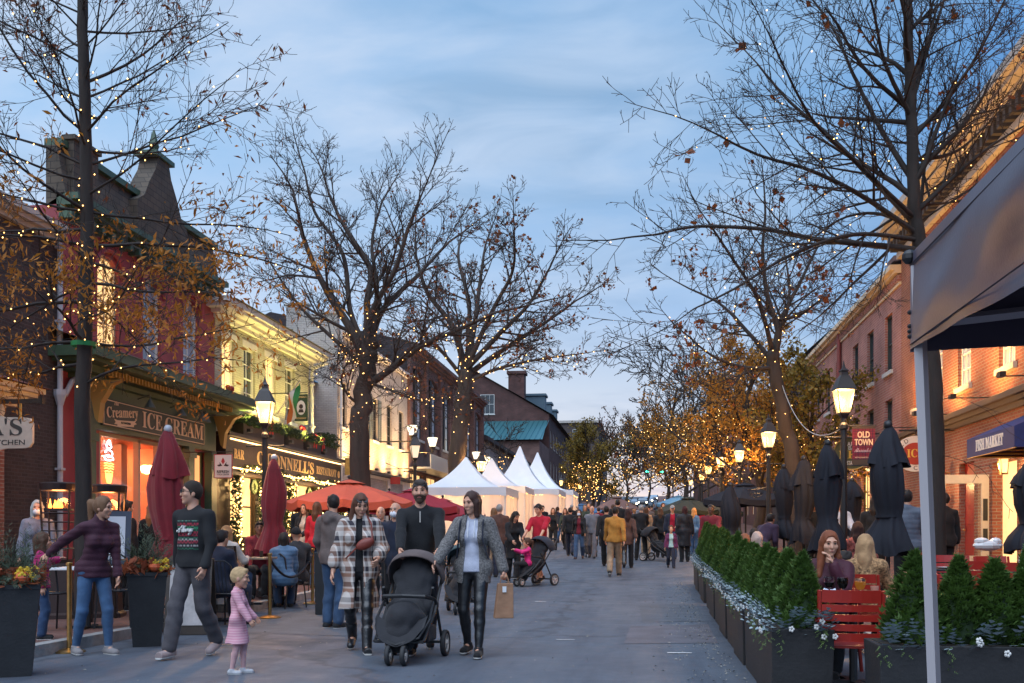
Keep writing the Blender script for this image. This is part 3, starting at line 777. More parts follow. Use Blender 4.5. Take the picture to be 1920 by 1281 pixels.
for i, (p, q) in enumerate(bays):
 ga = thing('lit_garland', GARL[i], 'garland', M((XL + .3, (p + q) / 2, gfz)), 'lit garlands on the pub')
 path = [(p - .05, gfz + .2 + t * 2.45) for t in np.linspace(0, 1, 20)] + [(p + (q - p) * t, gfz + 2.65 + .12 * math.sin(PI * t)) for t in np.linspace(0, 1, 14)] + [(q + .05, gfz + 2.65 - t * 2.45) for t in np.linspace(0, 1, 20)]
 V, F = [], []
 pts = []
 for k, (u, z) in enumerate(path):
  v, f = foliage(26, (XL + .12, u - .17, z - .12), (XL + .40, u + .17, z + .12), .08, 100 * i + k)
  V.append(v); F.append(f + 104 * k)
  for _ in range(3): pts.append((XL + .25 + rg.random() * .2, u + rg.uniform(-.15, .15), z + rg.uniform(-.08, .08)))
 obj('greenery', np_mesh('greenery', np.concatenate(V), np.concatenate(F)), leafy, ga).__setitem__('kind', 'stuff')
 obj('bulbs', bulbs_mesh('bulbs', pts, .03), pub_bulb, ga).__setitem__('kind', 'stuff')
 b = MB(); b.tube([(XL + .4, (p + q) / 2 + .18 * math.cos(t), gfz + 2.2 + .18 * math.sin(t)) for t in np.linspace(0, 2 * PI, 13)], .07, 6, cap=False); b.build('wreath', leafy, ga)
lamp('pub_porch_lamp', 'POINT', (XL + .9, (bays[0][0] + bays[0][1]) / 2, gfz + 2.2), 110, (1, .60, .22), .15, parent=rt)
lamp('pub_porch_lamp', 'POINT', (XL + .9, (bays[2][0] + bays[2][1]) / 2, gfz + 2.2), 110, (1, .60, .22), .15, parent=rt)

# --- set-back painted brick annexe with blue metal lean-to roof
yc = onX(632, XL)[0]
rt = thing('brick_annexe', 'set-back painted brick annexe with a blue metal lean-to roof', 'building', M((-14.5, (yb + yc) / 2, g(38))))
Xs = -13.9
oy = (yb + yc) / 2 - .3
b = MB(); wall_face(b, Xs, yb, yc, 0, 7.6, [(oy, 5.2, 1.0, 1.9)], .2, 1); b.build('wall', white_brick, rt)
window(rt, (Xs, oy, 5.2), 1.0, 1.9, 'L', glass_dark, white_paint, 3, 4, white_paint)
metal_roof = mat('blue_metal_roof', (.10, .22, .33), .35, metal=.4)
b = MB(); b.add([(Xs + .4, yb - .8, 7.6), (Xs + .4, yc, 7.6), (Xs - 3, yc, 8.6), (Xs - 3, yb - .8, 8.6)], [(0, 1, 2, 3)])
for t in np.linspace(yb - .7, yc - .1, 12): b.tube([(Xs + .41, t, 7.63), (Xs - 3, t, 8.63)], .025, 4)
b.build('lean_to_roof', metal_roof, rt)
b = MB(); b.tube([(Xs + .5, yb - .3, 7.35), (Xs + .35, yc - .2, 6.6)], .06, 8); b.build('raking_pipe', pipe_m, rt)

# --- painted brick house with stepped parapet, washed warm from below
ya, yb = yc, onX(766, XL)[0]
rt = thing('painted_brick_house', 'white painted brick house with stepped parapet, warm light grazing its front', 'building', M((XL, (ya + yb) / 2, g(47))))
wins = [(onX(644, XL)[0], 5.85, .95, 1.9), (onX(703, XL)[0], 5.75, 1.0, 2.0), (onX(730, XL)[0], 5.75, 1.0, 2.0), (onX(752, XL)[0], 5.75, 1.0, 2.0), (onX(676, XL)[0], 5.8, 1.0, 1.95)]
b = block(rt, 'wall', (-14.6, ya, 0), (XL, yb, 9.9), None, skip=('+x',)); wall_face(b, XL, ya, yb, 0, 9.9, wins, .2, 1)
b.prism([(-2.2, 9.9), (0, 9.9), (0, 10.5), (-1.3, 10.5), (-1.3, 10.9), (-2.2, 10.9)], .35, Matrix.Translation((XL, ya + .35, 0)) @ Matrix.Rotation(PI / 2, 4, 'X')); b.build('wall', white_brick, rt)
b = MB(); b.b2((XL - .95, ya - .05, 10.5), (XL + .06, ya + .4, 10.58)); b.b2((XL - 2.25, ya - .05, 10.9), (XL - 1.25, ya + .4, 10.98)); b.build('coping', stone, rt)
for i, o in enumerate(wins): window(rt, (XL, o[0], o[1]), o[2], o[3], 'L', glass_dark, black_metal, 2, 4, white_paint, shutters=mat('blue_grey_shutter', (.08, .11, .14), .6) if i == 1 else None)
b = MB(); cornice(b, XL, ya + .4, yb, 9.7, 1, [(.1, .1), (.22, .12)], False); b.build('eaves_cornice', white_paint, rt)
b = MB(); b.add([(XL + .2, ya + .4, 9.93), (XL + .2, yb, 9.93), (-14.6, yb, 10.3), (-14.6, ya + .4, 10.3)], [(0, 1, 2, 3)]); b.build('roof', dark_roof, rt)
downpipe(rt, XL + .1, ya + .25, g(42), 9.7, m=white_paint)
gl0 = g(47)
sfo = [((p + q) / 2, gl0 + .5, q - p, 2.5) for p, q in [(onX(a, XL + .1)[0], onX(c, XL + .1)[0]) for a, c in ((690, 728), (733, 757))]]
b = MB(); wall_face(b, XL + .08, onX(684, XL)[0], yb, gl0, 4.1, sfo, .2, 1); b.build('storefront', white_paint, rt)
for o in sfo: window(rt, (XL + .08, o[0], o[1]), o[2], o[3], 'L', warm_lit, wood_dark, 5, 3)
b = MB(); b.b2((XL, onX(684, XL)[0], 4.1), (XL + .3, yb, 4.25)); b.build('storefront_ledge', wood_dark, rt)
for i, y_ in enumerate(np.linspace(ya + .9, yb - .9, 6)):
 fl = MB(); fl.box((XL + .85, y_, 4.2), (.12, .18, .1)); fl.tube([(XL + .3, y_, 4.18), (XL + .85, y_, 4.18)], .015, 4); fl.build('floodlight', black_metal, rt)
 lamp('floodlight_beam', 'SPOT', (XL + .85, y_, 4.3), 420, (1, .54, .18), .08, aim=(XL - .02, y_, 6.0), spot=150, blend=1, parent=rt)
for i, p in enumerate((662, 745)):
 y_ = onX(p, XL + .6)[0]
 hs = thing('hanging_sign', ['small gilt board hanging on an iron bracket from the white brick house', 'small red board hanging far along the white brick house'][i], 'sign', M((XL + .1, y_, 3.4)), 'bracket signs on the white brick house')
 b = MB(); b.tube([(XL, y_, 4.55), (XL + 1.35, y_, 4.55)], .02, 6); b.tube([(XL, y_, 4.85), (XL + .7, y_, 4.56)], .015, 6); b.build('bracket', black_metal, hs)
 b = MB(); w_ = (1.25, .75)[i]; b.b2((XL + .25, y_ - .03, 3.8), (XL + w_, y_ + .03, 3.8 + (w_ - .25) * .7)); b.build('board', (mat('gilt_board', (.40, .27, .08), .5, var=.3, vscale=8), mat('red_board', (.35, .03, .03), .5))[i], hs)

# --- large brick hall with tall paired windows
ya, yb = yb, onX(903, XL)[0]
rt = thing('brick_hall', 'tall brick hall with a row of high paired windows, sky reflection painted into the panes', 'building', M((XL, (ya + yb) / 2, g(62))))
hall_brick = brick_mat('hall_brick', (.20, .085, .07), (.155, .065, .055), (.16, .13, .12))
bl = yb - ya
nb = 6
cent = [ya + bl * (i + .5) / nb for i in range(nb)]
ww = bl / nb * .80
wins = [(c, 6.7, ww, 3.9, .3) for c in cent]
b = block(rt, 'wall', (-28, ya, 0), (XL, yb, 10.2), None, skip=('+x',)); wall_face(b, XL, ya, yb, 0, 11.6, wins + [(c, g(62) + .7, ww, 2.6) for c in cent], .35, 1); b.build('wall', hall_brick, rt)
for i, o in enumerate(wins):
 w_ = window(rt, (XL, o[0], o[1]), o[2], o[3], 'L', mat('painted_sky_pane', (.58, .67, .76), .25, spec=.8), black_metal, 4, 5, stone, fw=.09, mw=.05, depth=.22)  # pale blue base paints the sky's reflection onto the hall panes
 b = MB(); b.b2((XL - .24, o[0] - .12, o[1]), (XL - .08, o[0] + .12, o[1] + o[3])); b.build('mullion', black_metal, w_)
 window(rt, (XL, o[0], g(62) + .7), ww, 2.6, 'L', warm_lit, black_metal, 3, 2, stone, depth=.22)
for i in range(nb + 1):
 y_ = ya + bl * i / nb; b = MB(); b.b2((XL, y_ - .28, 5.9), (XL + .16, y_ + .28, 11.2)); b.build('pier', hall_brick, rt)
b = MB(); cornice(b, XL, ya, yb, 11.2, 1, [(.2, .15), (.35, .15), (.5, .2)], False); b.build('eaves_cornice', hall_brick, rt)
b = MB(); b.add([(XL + .5, ya, 11.7), (XL + .5, yb, 11.7), (-20.5, yb, 13.6), (-20.5, ya, 13.6), (-28, yb, 10.2), (-28, ya, 10.2)], [(0, 1, 2, 3), (3, 2, 4, 5)]); b.poly([(XL + .5, ya - .02, 11.7), (-20.5, ya - .02, 13.6), (-28, ya - .02, 10.2), (XL, ya - .02, 10.2)]); b.build('roof', dark_roof, rt)
b = MB(); b.b2((XL, ya + .2, 4.9), (XL + 1.2, yb - .2, 5.0)); b.b2((XL + 1.14, ya + .2, 5.0), (XL + 1.2, yb - .2, 5.7)); b.build('canopy', mat('pale_metal', (.42, .44, .44), .4, metal=.3), rt)
white_lamp = mat('white_lamp_glass', (.02, .02, .02), .4, emit=(1, .84, .58), strength=.9)
for i, p in enumerate((773, 811, 893, 912)):
 y_ = onX(p, XL + 1.7)[0]; z_ = 1.25 + (1005 - (808, 830, 855, 864)[i]) * onX(p, XL + 1.7)[1] / FPX
 wl_ = thing('wall_lantern', ['white wall lantern nearest the painted brick house, on the hall', 'white wall lantern second along the brick hall', 'white wall lantern third along the brick hall', 'white wall lantern at the far end of the brick hall'][i], 'lantern', M((XL + 1.0, y_, z_)), 'wall lanterns on the brick hall')
 b = MB(); b.tube([(XL, y_, z_ - .5), (XL + 1.7, y_, z_ - .5), (XL + 1.7, y_, z_ - .25)], .035, 6); b.lathe([(.05, -.5), (.12, -.3), (.2, -.22)], 8, (XL + 1.7, y_, z_)); b.build('bracket', black_metal, wl_)
 b = MB(); b.lathe([(.15, -.2), (.27, .22), (.27, .25)], 6, (XL + 1.7, y_, z_)); b.build('lamp_glass', white_lamp, wl_)
 lamp('lantern_light', 'POINT', (XL + 1.7, y_, z_ + .35), 60, (1, .82, .55), .15, parent=wl_)

# --- low pale row, then the gabled brick block with a green metal lean-to, and the far apartments
ya, yb = yb, onX(990, XL)[0]
rt = thing('low_pale_house', 'low pale house with sloping eaves behind the small lit tree', 'building', M((XL, (ya + yb) / 2, g(90))))
go = g(90)
wins = [(y_, go + 3.8, 1.1, 1.7) for y_ in np.linspace(ya + 3, yb - 3, 5)]
b = block(rt, 'wall', (-26, ya, 0), (XL, yb, go + 6.6), None, skip=('+x',)); wall_face(b, XL, ya, yb, 0, go + 6.6, wins, .2, 1); b.build('wall', white_brick, rt)
for o in wins: window(rt, (XL, o[0], o[1]), o[2], o[3], 'L', glass_dark, white_paint, 2, 2)
b = MB(); b.add([(XL + .5, ya, go + 6.6), (XL + .5, yb, go + 6.6), (-19, yb, go + 9.0), (-19, ya, go + 9.0)], [(0, 1, 2, 3)]); b.b2((XL, ya, go + 6.3), (XL + .5, yb, go + 6.6)); b.build('roof', dark_roof, rt)
y0, y2 = 132.0, 190.0
go = g(138)
rt = thing('gabled_brick_block', 'big dark red brick block with gable, chimney and green metal lean-to roof', 'building', M((XL, 150, go)))
far_brick = brick_mat('far_brick', (.135, .05, .042), (.10, .038, .034), (.09, .07, .065), .4, .14, .02)
ez = 17.4
wins = [(y_, z_, 1.5, 2.3) for y_ in np.arange(y0 + 3, y2 - 2, 4.4) for z_ in (go + 4.4, go + 8.6, )]
b = MB(); wall_face(b, XL, y0, y2, 0, ez, wins, .25, 1)
b.quad((-34, y0, 0), (XL, y0, 0), (XL, y0, ez), (-34, y0, ez)); b.poly([(-34, y0, ez), (XL, y0, ez), (-22.4, y0, 23.2)]); b.quad((XL, y2, 0), (-34, y2, 0), (-34, y2, ez), (XL, y2, ez)); b.build('wall', far_brick, rt)
for o in wins: window(rt, (XL, o[0], o[1]), o[2], o[3], 'L', glass_dark, white_paint, 1, 2, stone)
b = MB(); b.quad((XL + .6, y0 - .4, ez - .1), (XL + .6, y2, ez - .1), (-22.4, y2, 23.3), (-22.4, y0 - .4, 23.3)); b.quad((-22.4, y0 - .4, 23.3), (-22.4, y2, 23.3), (-34, y2, ez), (-34, y0 - .4, ez)); b.build('roof', dark_roof, rt)
b = MB(); b.b2((-18.6, y0 + 3, 19), (-16.4, y0 + 5, 23.4)); b.b2((-18.8, y0 + 2.8, 23.4), (-16.2, y0 + 5.2, 23.8)); b.build('chimney', far_brick, rt)
for k in range(3):
 b = MB(); yy = y0 + 9 + k * 9; b.b2((-17.5, yy, 18), (-14.2 , yy + 2.6, 21.2 - .0 * k)); b.b2((-17.7, yy - .2, 21.2), (-14.0, yy + 2.8, 21.5)); d_ = b.build('dormer', mat('blue_dormer', (.08, .13, .17), .6), rt)
window(rt, (-21, y0 - .02, 17.6), 1.9, 2.6, 'S', glass_dark, white_paint, 3, 2, white_paint, depth=-.05)
lo = thing('lean_to_house', 'lower brick house with a green metal lean-to roof beneath the gable', 'building', M((-18, 124, go)))
b = block(lo, 'wall', (-32, 120, 0), (XL, y0 - .1, 12.8), None); b.build('wall', brick_mat('far_pink_brick', (.20, .10, .085), (.16, .08, .07), (.14, .11, .10), .4, .14, .02), lo)
b = MB(); b.quad((-32, 119.4, 12.9), (XL + .4, 119.4, 12.9), (XL - .2, y0 - .15, 16.6), (-32, y0 - .15, 16.6));
for t in np.linspace(-31.5, XL, 30): b.tube([(t + .1, 119.4, 12.94), (t, y0 - .15, 16.64)], .05, 4)
b.build('lean_to_roof', mat('green_metal_roof', (.05, .20, .23), .35, metal=.4), lo)
window(lo, (-15.6, 119.98, 8.6), 1.8, 2.6, 'S', glass_dark, black_metal, 3, 4, stone, depth=-.05)
rt = thing('apartment_block', 'distant dark apartment block at the end of the row', 'building', M((-25, 215, g(210))))
b = block(rt, 'wall', (-48, 205, 0), (-9.5, 250, 24.5), None); b.build('wall', mat('far_grey_brick', (.085, .066, .062), .9, var=.2), rt)
for k in range(4):
 for j in range(6): window(rt, (-46 + j * 6.4, 204.98, 12.0 + k * 3.1), 1.7, 1.9, 'S', glass_sky if (k * 7 + j * 3) % 5 == 0 else glass_dark, white_paint, 1, 2, depth=-.05)
b = MB(); b.b2((-48.4, 204.6, 24.5), (-9.1, 250, 25.0)); b.build('parapet', stone, rt)

# ------------------------------------------------------------------ right-hand side
warm_brick = brick_mat('market_brick', (.36, .11, .06), (.27, .075, .045), (.34, .25, .18), bump=1.0)
pink_brick = brick_mat('pink_brick', (.40, .155, .125), (.32, .115, .095), (.40, .28, .25), .23, .085, .013)
red_door = mat('red_door', (.34, .012, .012), .4)
YE = onX(1690, XR)[0]
rt = thing('fish_market_building', 'tall brick market building with dentil cornice, warmly lit, red doors and blue awning', 'building', M((XR, 25, g(22))))
gm = g(22) + KH
wins = [(onX(p, XR)[0], 4.95, 1.0, 2.45, .5) for p in (1888, 1808, 1757, 1722)]
wins2 = [(o[0], 8.0, .95, 1.5) for o in wins]
wins3 = [(12.6, 4.95, 1.0, 2.45, .5), (15.6, 4.95, 1.0, 2.45, .5)]
doors = [(onX(1812, XR)[0], gm, 1.15, 2.75), (onX(1762, XR)[0], gm, 1.1, 2.75), (onX(1883, XR)[0], gm, 1.5, 2.6)]
b = block(rt, 'wall', (XR, 9, 0), (20, YE, 10.0), None, skip=('-x',)); wall_face(b, XR, 9, YE, 0, 10.0, wins + wins2 + wins3 + doors, .28, -1); b.build('wall', warm_brick, rt)
for o in wins + wins3: window(rt, (XR, o[0], o[1]), o[2], o[3], 'R', glass_sky, white_paint, 3, 6, stone, sash=False, mw=.035)
for o in wins2: window(rt, (XR, o[0], o[1]), o[2], o[3], 'R', glass_dark, white_paint, 2, 4, stone)
b = MB(); cornice(b, XR, 9, YE, 9.75, -1, [(.15, .18)], False); cornice(b, XR, 9, YE, 10.26, -1, [(.42, .10), (.6, .12), (.75, .22)], False); b.build('eaves_cornice', stone, rt)
b = MB(); dentils(b, XR, 9, YE, 9.94, -1, .36, .3, .16, .36); b.build('dentil_course', mat('dark_trim', (.05, .045, .045), .7), rt).__setitem__('kind', 'stuff')
b = MB(); cornice(b, XR, 9, YE, 3.95, -1, [(.10, .12), (.2, .1), (.32, .12)], False); b.build('storey_band', mat('bronze_band', (.12, .075, .05), .5), rt)
for i, o in enumerate(doors[:2]):
 d_ = MB(); d_.b2((XR + .14, o[0] - o[2] / 2, o[1]), (XR + .2, o[0] + o[2] / 2, o[1] + o[3])); d_ = d_.build('door', red_door, rt)
 for zz, hh in ((.25, .8), (1.25, 1.2)):
  b = MB(); b.b2((XR + .11, o[0] - .38, o[1] + zz), (XR + .138, o[0] + .38, o[1] + zz + hh)); b.build('door_panel', red_door, d_)
 b = MB(); b.ball((XR + .07, o[0] + .42, o[1] + 1.1), .04); b.build('handle', brass, d_)
o = doors[2]
cream_door = mat('cream_door', (.62, .52, .40), .5, var=.06)
b = MB(); b.b2((XR + .22, o[0] - .75, gm), (XR + .26, o[0] + .75, gm + 2.6)); b.build('entrance_back', warm_lit, rt)
# open white door leaf swung out over the pavement, hinged at the far jamb
hy = o[0] + .85
dl = MB()
def leaf(b, y, x0, x1, z0):
 w = x1 - x0
 b.b2((x0, y - .03, z0), (x0 + .16, y + .03, z0 + 2.3)); b.b2((x1 - .16, y - .03, z0), (x1, y + .03, z0 + 2.3)); b.b2((x0 + .16, y - .03, z0), (x1 - .16, y + .03, z0 + .45)); b.b2((x0 + .16, y - .03, z0 + 2.1), (x1 - .16, y + .03, z0 + 2.3))
leaf(dl, hy, XR - 1.15, XR - .05, gm + .05); dl = dl.build('door', cream_door, rt)
b = MB(); b.b2((XR - .99, hy - .006, gm + .5), (XR - .21, hy + .006, gm + 2.15)); b.build('door_glass', glass_clear, dl)
for x_ in (XR - 1.07, XR - .13):
 for z_ in (.62, 1.3):
  b = MB(); b.b2((x_ - .05, hy - .036, gm + z_), (x_ + .05, hy - .031, gm + z_ + .5)); b.build('door_plate', black_metal, dl)
# awning over the entrance
ay0, ay1 = onX(1902, XR - 1.1)[0], onX(1813, XR - 1.1)[0]
aw = thing('awning', 'blue fabric awning lettered FISH MARKET over the market entrance', 'awning', M((XR - .6, (ay0 + ay1) / 2, 3)))
xb = XR - 1.1
navy = mat('awning_blue', (.022, .04, .17), .7, var=.1, vscale=4)
za, zb = 2.88, 3.27
b = MB(); b.add([(XR, ay0, 3.75), (XR, ay1, 3.75), (xb, ay1, zb), (xb, ay0, zb), (xb, ay1, za), (xb, ay0, za), (XR, ay1, za), (XR, ay0, za)], [(0, 1, 2, 3), (3, 2, 4, 5), (1, 6, 4, 2), (0, 3, 5, 7)]); b.build('canvas', navy, aw)
b = MB()
for y_ in np.linspace(ay0 + .05, ay1 - .05, 4): b.tube([(XR, y_, za + .02), (xb + .02, y_, za + .02)], .02, 6)
b.tube([(xb + .02, ay0, za), (xb + .02, ay1, za)], .02, 6); b.build('frame', gold, aw)
white_l = mat('white_lettering', (.85, .84, .80), .5)
text('lettering', 'FISH MARKET', .32, white_l, aw, face_m((xb - .004, (onX(1830, xb)[0] + onX(1881, xb)[0]) / 2, 3.075), 'R'), 'serif', width=onX(1830, xb)[0] - onX(1881, xb)[0], bold=.004)
# lit wall lamps on the market
def wall_lamp(label, x, y, z, energy, facing=-1):
 wl_ = thing('wall_lantern', label, 'lantern', M((x, y, z)), 'lanterns on the market wall')
 b = MB(); b.tube([(x - facing * .2, y, z + .3), (x, y, z + .34), (x, y, z + .22)], .018, 6); b.lathe([(.02, .26), (.12, .16), (.125, .14)], 4, (x, y, z), rot=PI / 4)
 for sx in (-1, 1):
  for sy in (-1, 1): b.tube([(x + sx * .085, y + sy * .085, z + .14), (x + sx * .06, y + sy * .06, z - .16)], .008, 4)
 b.lathe([(.095, -.19), (.095, -.16)], 4, (x, y, z), rot=PI / 4); b.build('lantern_frame', brass, wl_)
 b = MB(); b.lathe([(.07, -.15), (.10, .13)], 4, (x, y, z), rot=PI / 4); b.build('lamp_glass', mat('lantern_glass', (.02, .015, .01), .4, emit=(1, .56, .18), strength=1.1), wl_)
 lamp('lantern_light', 'POINT', (x + facing * .22, y, z), energy, (1, .6, .25), .06, parent=wl_)
wall_lamp('small lit brass lantern between the two red doors', XR - .25, (doors[0][0] + doors[1][0]) / 2, 2.55, 26)
wall_lamp('small lit lantern under the blue awning', XR - .25, onX(1905, XR)[0], 2.75, 30)
# floodlights above the storey band
for y_ in np.linspace(14, YE - 2.6, 6):
 fl = MB(); fl.box((XR - 1.05, y_, 4.34), (.12, .2, .1)); fl.tube([(XR - .2, y_, 4.31), (XR - 1.05, y_, 4.31)], .015, 4); fl.build('floodlight', black_metal, rt)
 lamp('floodlight_beam', 'SPOT', (XR - 1.05, y_, 4.45), 330, (1, .50, .14), .1, aim=(XR + .1, y_, 6.2), spot=160, blend=1, parent=rt)
# round ice-cream sign on the far corner
sx_, sy_ = XR - .95, onX(1716, XR - .95)[0]
rs = thing('round_sign', 'round white and red ice cream sign projecting behind the tent leg', 'sign', M((sx_, sy_, 3.2)))
disc = lambda r_, rz_=1.0: [(r_ * math.cos(t), r_ * rz_ * math.sin(t)) for t in np.linspace(0, 2 * PI, 33)[:-1]]
zc = 1.25 + (1005 - 851) * onX(1716, sx_)[1] / FPX
b = MB(); b.prism(disc(.52, .88), .06, face_m((sx_, sy_, zc), 'S') @ Matrix.Translation((0, 0, -.03))); b.build('board', mat('sign_white', (.75, .66, .55), .5), rs)
b = MB(); b.prism(disc(.33, .86), .006, face_m((sx_, sy_ - .031, zc), 'S')); b.build('red_centre', mat('sign_red', (.42, .04, .02), .5), rs)
text('lettering', 'ICE', .3, mat('sign_yellow', (.85, .5, .08), .5), rs, face_m((sx_, sy_ - .039, zc), 'S'), 'serif', width=.42)
for word, a0, a1, up in (('OLD TOWN', 165, 15, 1), ('ICE CREAM', 195, 345, -1)):
 for i, ch in enumerate(word):
  if ch == ' ': continue
  a = R(a0 + (a1 - a0) * i / (len(word) - 1))
  m_ = face_m((sx_ + .425 * math.cos(a), sy_ - .031, zc + .37 * math.sin(a)), 'S') @ Matrix.Rotation(a - PI / 2 if up > 0 else a + PI / 2, 4, 'Z')
  text('letter', ch, .15, wood_dark, rs, m_, extrude=.003)
b = MB(); b.tube([(XR, sy_, zc + .6), (sx_ - .4, sy_, zc + .6)], .025, 6); b.tube([(sx_, sy_, zc + .6), (sx_, sy_, zc + .45)], .015, 6); b.build('bracket', black_metal, rs)

# --- pink brick three-storey row
y0, y2 = YE + .02, onX(1512, XR)[0]
rt = thing('pink_brick_row', 'three-storey pink brick row house with dark sash windows', 'building', M((XR, 40, g(38))))
ez = 9.45
wy = [onX(p, XR)[0] for p in (1666, 1632, 1604, 1572, 1552, 1533)]
w3 = [(y_, 6.55, 1.0, 1.85) for y_ in wy]; w2 = [(y_, 3.65, 1.0, 2.0) for y_ in wy]
w1 = [(y_ , g(38) + .9, 1.3, 1.9) for y_ in (wy[0] + .3, wy[1] + .8, wy[3], wy[5])]
b = block(rt, 'wall', (XR, y0, 0), (18, y2, ez), None, skip=('-x',)); wall_face(b, XR, y0, y2, 0, ez, w3 + w2 + w1, .2, -1); b.build('wall', pink_brick, rt)
for o in w3 + w2: window(rt, (XR, o[0], o[1]), o[2], o[3], 'R', glass_dark, mat('dark_green_frame', (.03, .045, .045), .5), 1, 2, mat('pale_sill', (.5, .52, .52), .6))
for o in w1: window(rt, (XR, o[0], o[1]), o[2], o[3], 'R', warm_lit, wood_dark, 3, 3, stone)
b = MB(); cornice(b, XR, y0, y2, ez - .45, -1, [(.06, .08)], False); cornice(b, XR, y0, y2, ez - .1, -1, [(.2, .1), (.34, .16)], False); b.build('gutter', cream, rt)
b = MB(); dentils(b, XR, y0, y2, ez - .36, -1, .12, .2, .1, .24); b.build('brick_dentils', pink_brick, rt).__setitem__('kind', 'stuff')
b = MB(); b.quad((XR - .3, y0, ez + .16), (13, y0, ez + 3), (13, y2, ez + 3), (XR - .3, y2, ez + .16)); b.build('roof', dark_roof, rt)
b = MB(); b.tube([(XR - .1, onX(1578, XR)[0], g(38)), (XR - .1, onX(1578, XR)[0], ez - .1)], .09, 8); b.build('downpipe', mat('red_downpipe', (.20, .045, .04), .5), rt)
lamp('shop_glow', 'POINT', (XR - .5, wy[1], g(36) + 2.6), 30, (1, .62, .25), .1, parent=rt)
sm_, sy2 = XR - .9, onX(1597, XR - .9)[0]
os_ = thing('oval_sign', 'oval green and gold bar sign partly hidden behind the red banner', 'sign', M((sm_, sy2, 3)))
zc = 1.25 + (1005 - 850) * onX(1597, sm_)[1] / FPX
b = MB(); b.prism(disc(.62, .92), .06, face_m((sm_, sy2, zc), 'S') @ Matrix.Translation((0, 0, -.03))); b.build('board', mat('sign_green', (.10, .10, .04), .5), os_)
b = MB(); b.tube([(sm_ + .6 * math.cos(t), sy2 - .04, zc + .55 * math.sin(t)) for t in np.linspace(0, 2 * PI, 25)], .02, 5, cap=False); b.build('gilt_rim', gold, os_)
for body, dz_, m_ in (('MARKET', .3, white_l), ('BAR', .17, white_l), ('RESTAURANT', -.34, white_l)):
 text('lettering', body, .2, m_, os_, face_m((sm_ + .04, sy2 - .034, zc + dz_), 'S'), width=.62 if len(body) > 3 else .3)
text('lettering', 'BK', .38, mat('sign_yellow', (.85, .5, .08)), os_, face_m((sm_ - .12, sy2 - .034, zc - .06), 'S'), 'serif', width=.62)
b = MB(); b.tube([(XR, sy2, zc + .65), (sm_ - .5, sy2, zc + .65)], .025, 6); b.tube([(sm_, sy2, zc + .65), (sm_, sy2, zc + .5)], .015, 6); b.build('bracket', black_metal, os_)

# --- taller gabled house behind, then the rest of the row
y3 = y2 + 14
rt = thing('gabled_slate_house', 'dark gabled house with brick chimney beyond the pink brick row', 'building', M((XR, y2 + 7, g(55))))
b = block(rt, 'wall', (XR + .1, y2 + .02, 0), (19, y3, 10.2), None)
b.poly([(XR + .1, y2 + .02, 10.2), (19, y2 + .02, 10.2), (13.4, y2 + .02, 15.2)]); b.build('wall', dark_roof, rt)
b = MB(); b.quad((XR - .2, y2 - .1, 10.1), (XR - .2, y3, 10.1), (13.4, y3, 15.3), (13.4, y2 - .1, 15.3)); b.quad((13.4, y2 - .1, 15.3), (13.4, y3, 15.3), (19, y3, 10.2), (19, y2 - .1, 10.2)); b.build('roof', dark_roof, rt)
b = MB(); b.b2((11.6, y2 - 1.6, 10.6), (12.5, y2 - .5, 14.1)); b.b2((11.5, y2 - 1.7, 14.1), (12.6, y2 - .4, 14.35)); b.build('chimney', hall_brick, rt)
names = ['plain brick house behind the leafy street trees, next past the gabled house', 'second plain brick house behind the far leafy trees', 'third plain brick house behind the far leafy trees', 'farthest plain brick house behind the glowing trees']
yy = y3
for i, (w, h) in enumerate(((18, 8.5), (22, 10), (26, 9), (36, 11))):
 rt = thing('brick_house', names[i], 'building', M((XR, yy + w / 2, g(yy))), 'far houses behind the right-hand trees')
 gg = g(yy + w / 2)
 wn_ = [(u, gg + z_, 1.1, 1.8) for u in np.arange(yy + 2.5, yy + w - 1.5, 4) for z_ in (1.0, 4.6)]
 b = block(rt, 'wall', (XR, yy + .02, 0), (20, yy + w, gg + h), None, skip=('-x',)); wall_face(b, XR, yy + .02, yy + w, 0, gg + h, wn_, .2, -1); b.build('wall', (far_brick, pink_brick, hall_brick, far_brick)[i], rt)
 for k, o in enumerate(wn_): window(rt, (XR, o[0], o[1]), o[2], o[3], 'R', warm_lit if k % 2 == 0 else glass_dark, white_paint, 1, 2)
 b = MB(); cornice(b, XR, yy + .03, yy + w, gg + h - .2, -1, [(.2, .15), (.4, .2)], False); b.build('eaves_cornice', stone, rt)
 yy += w

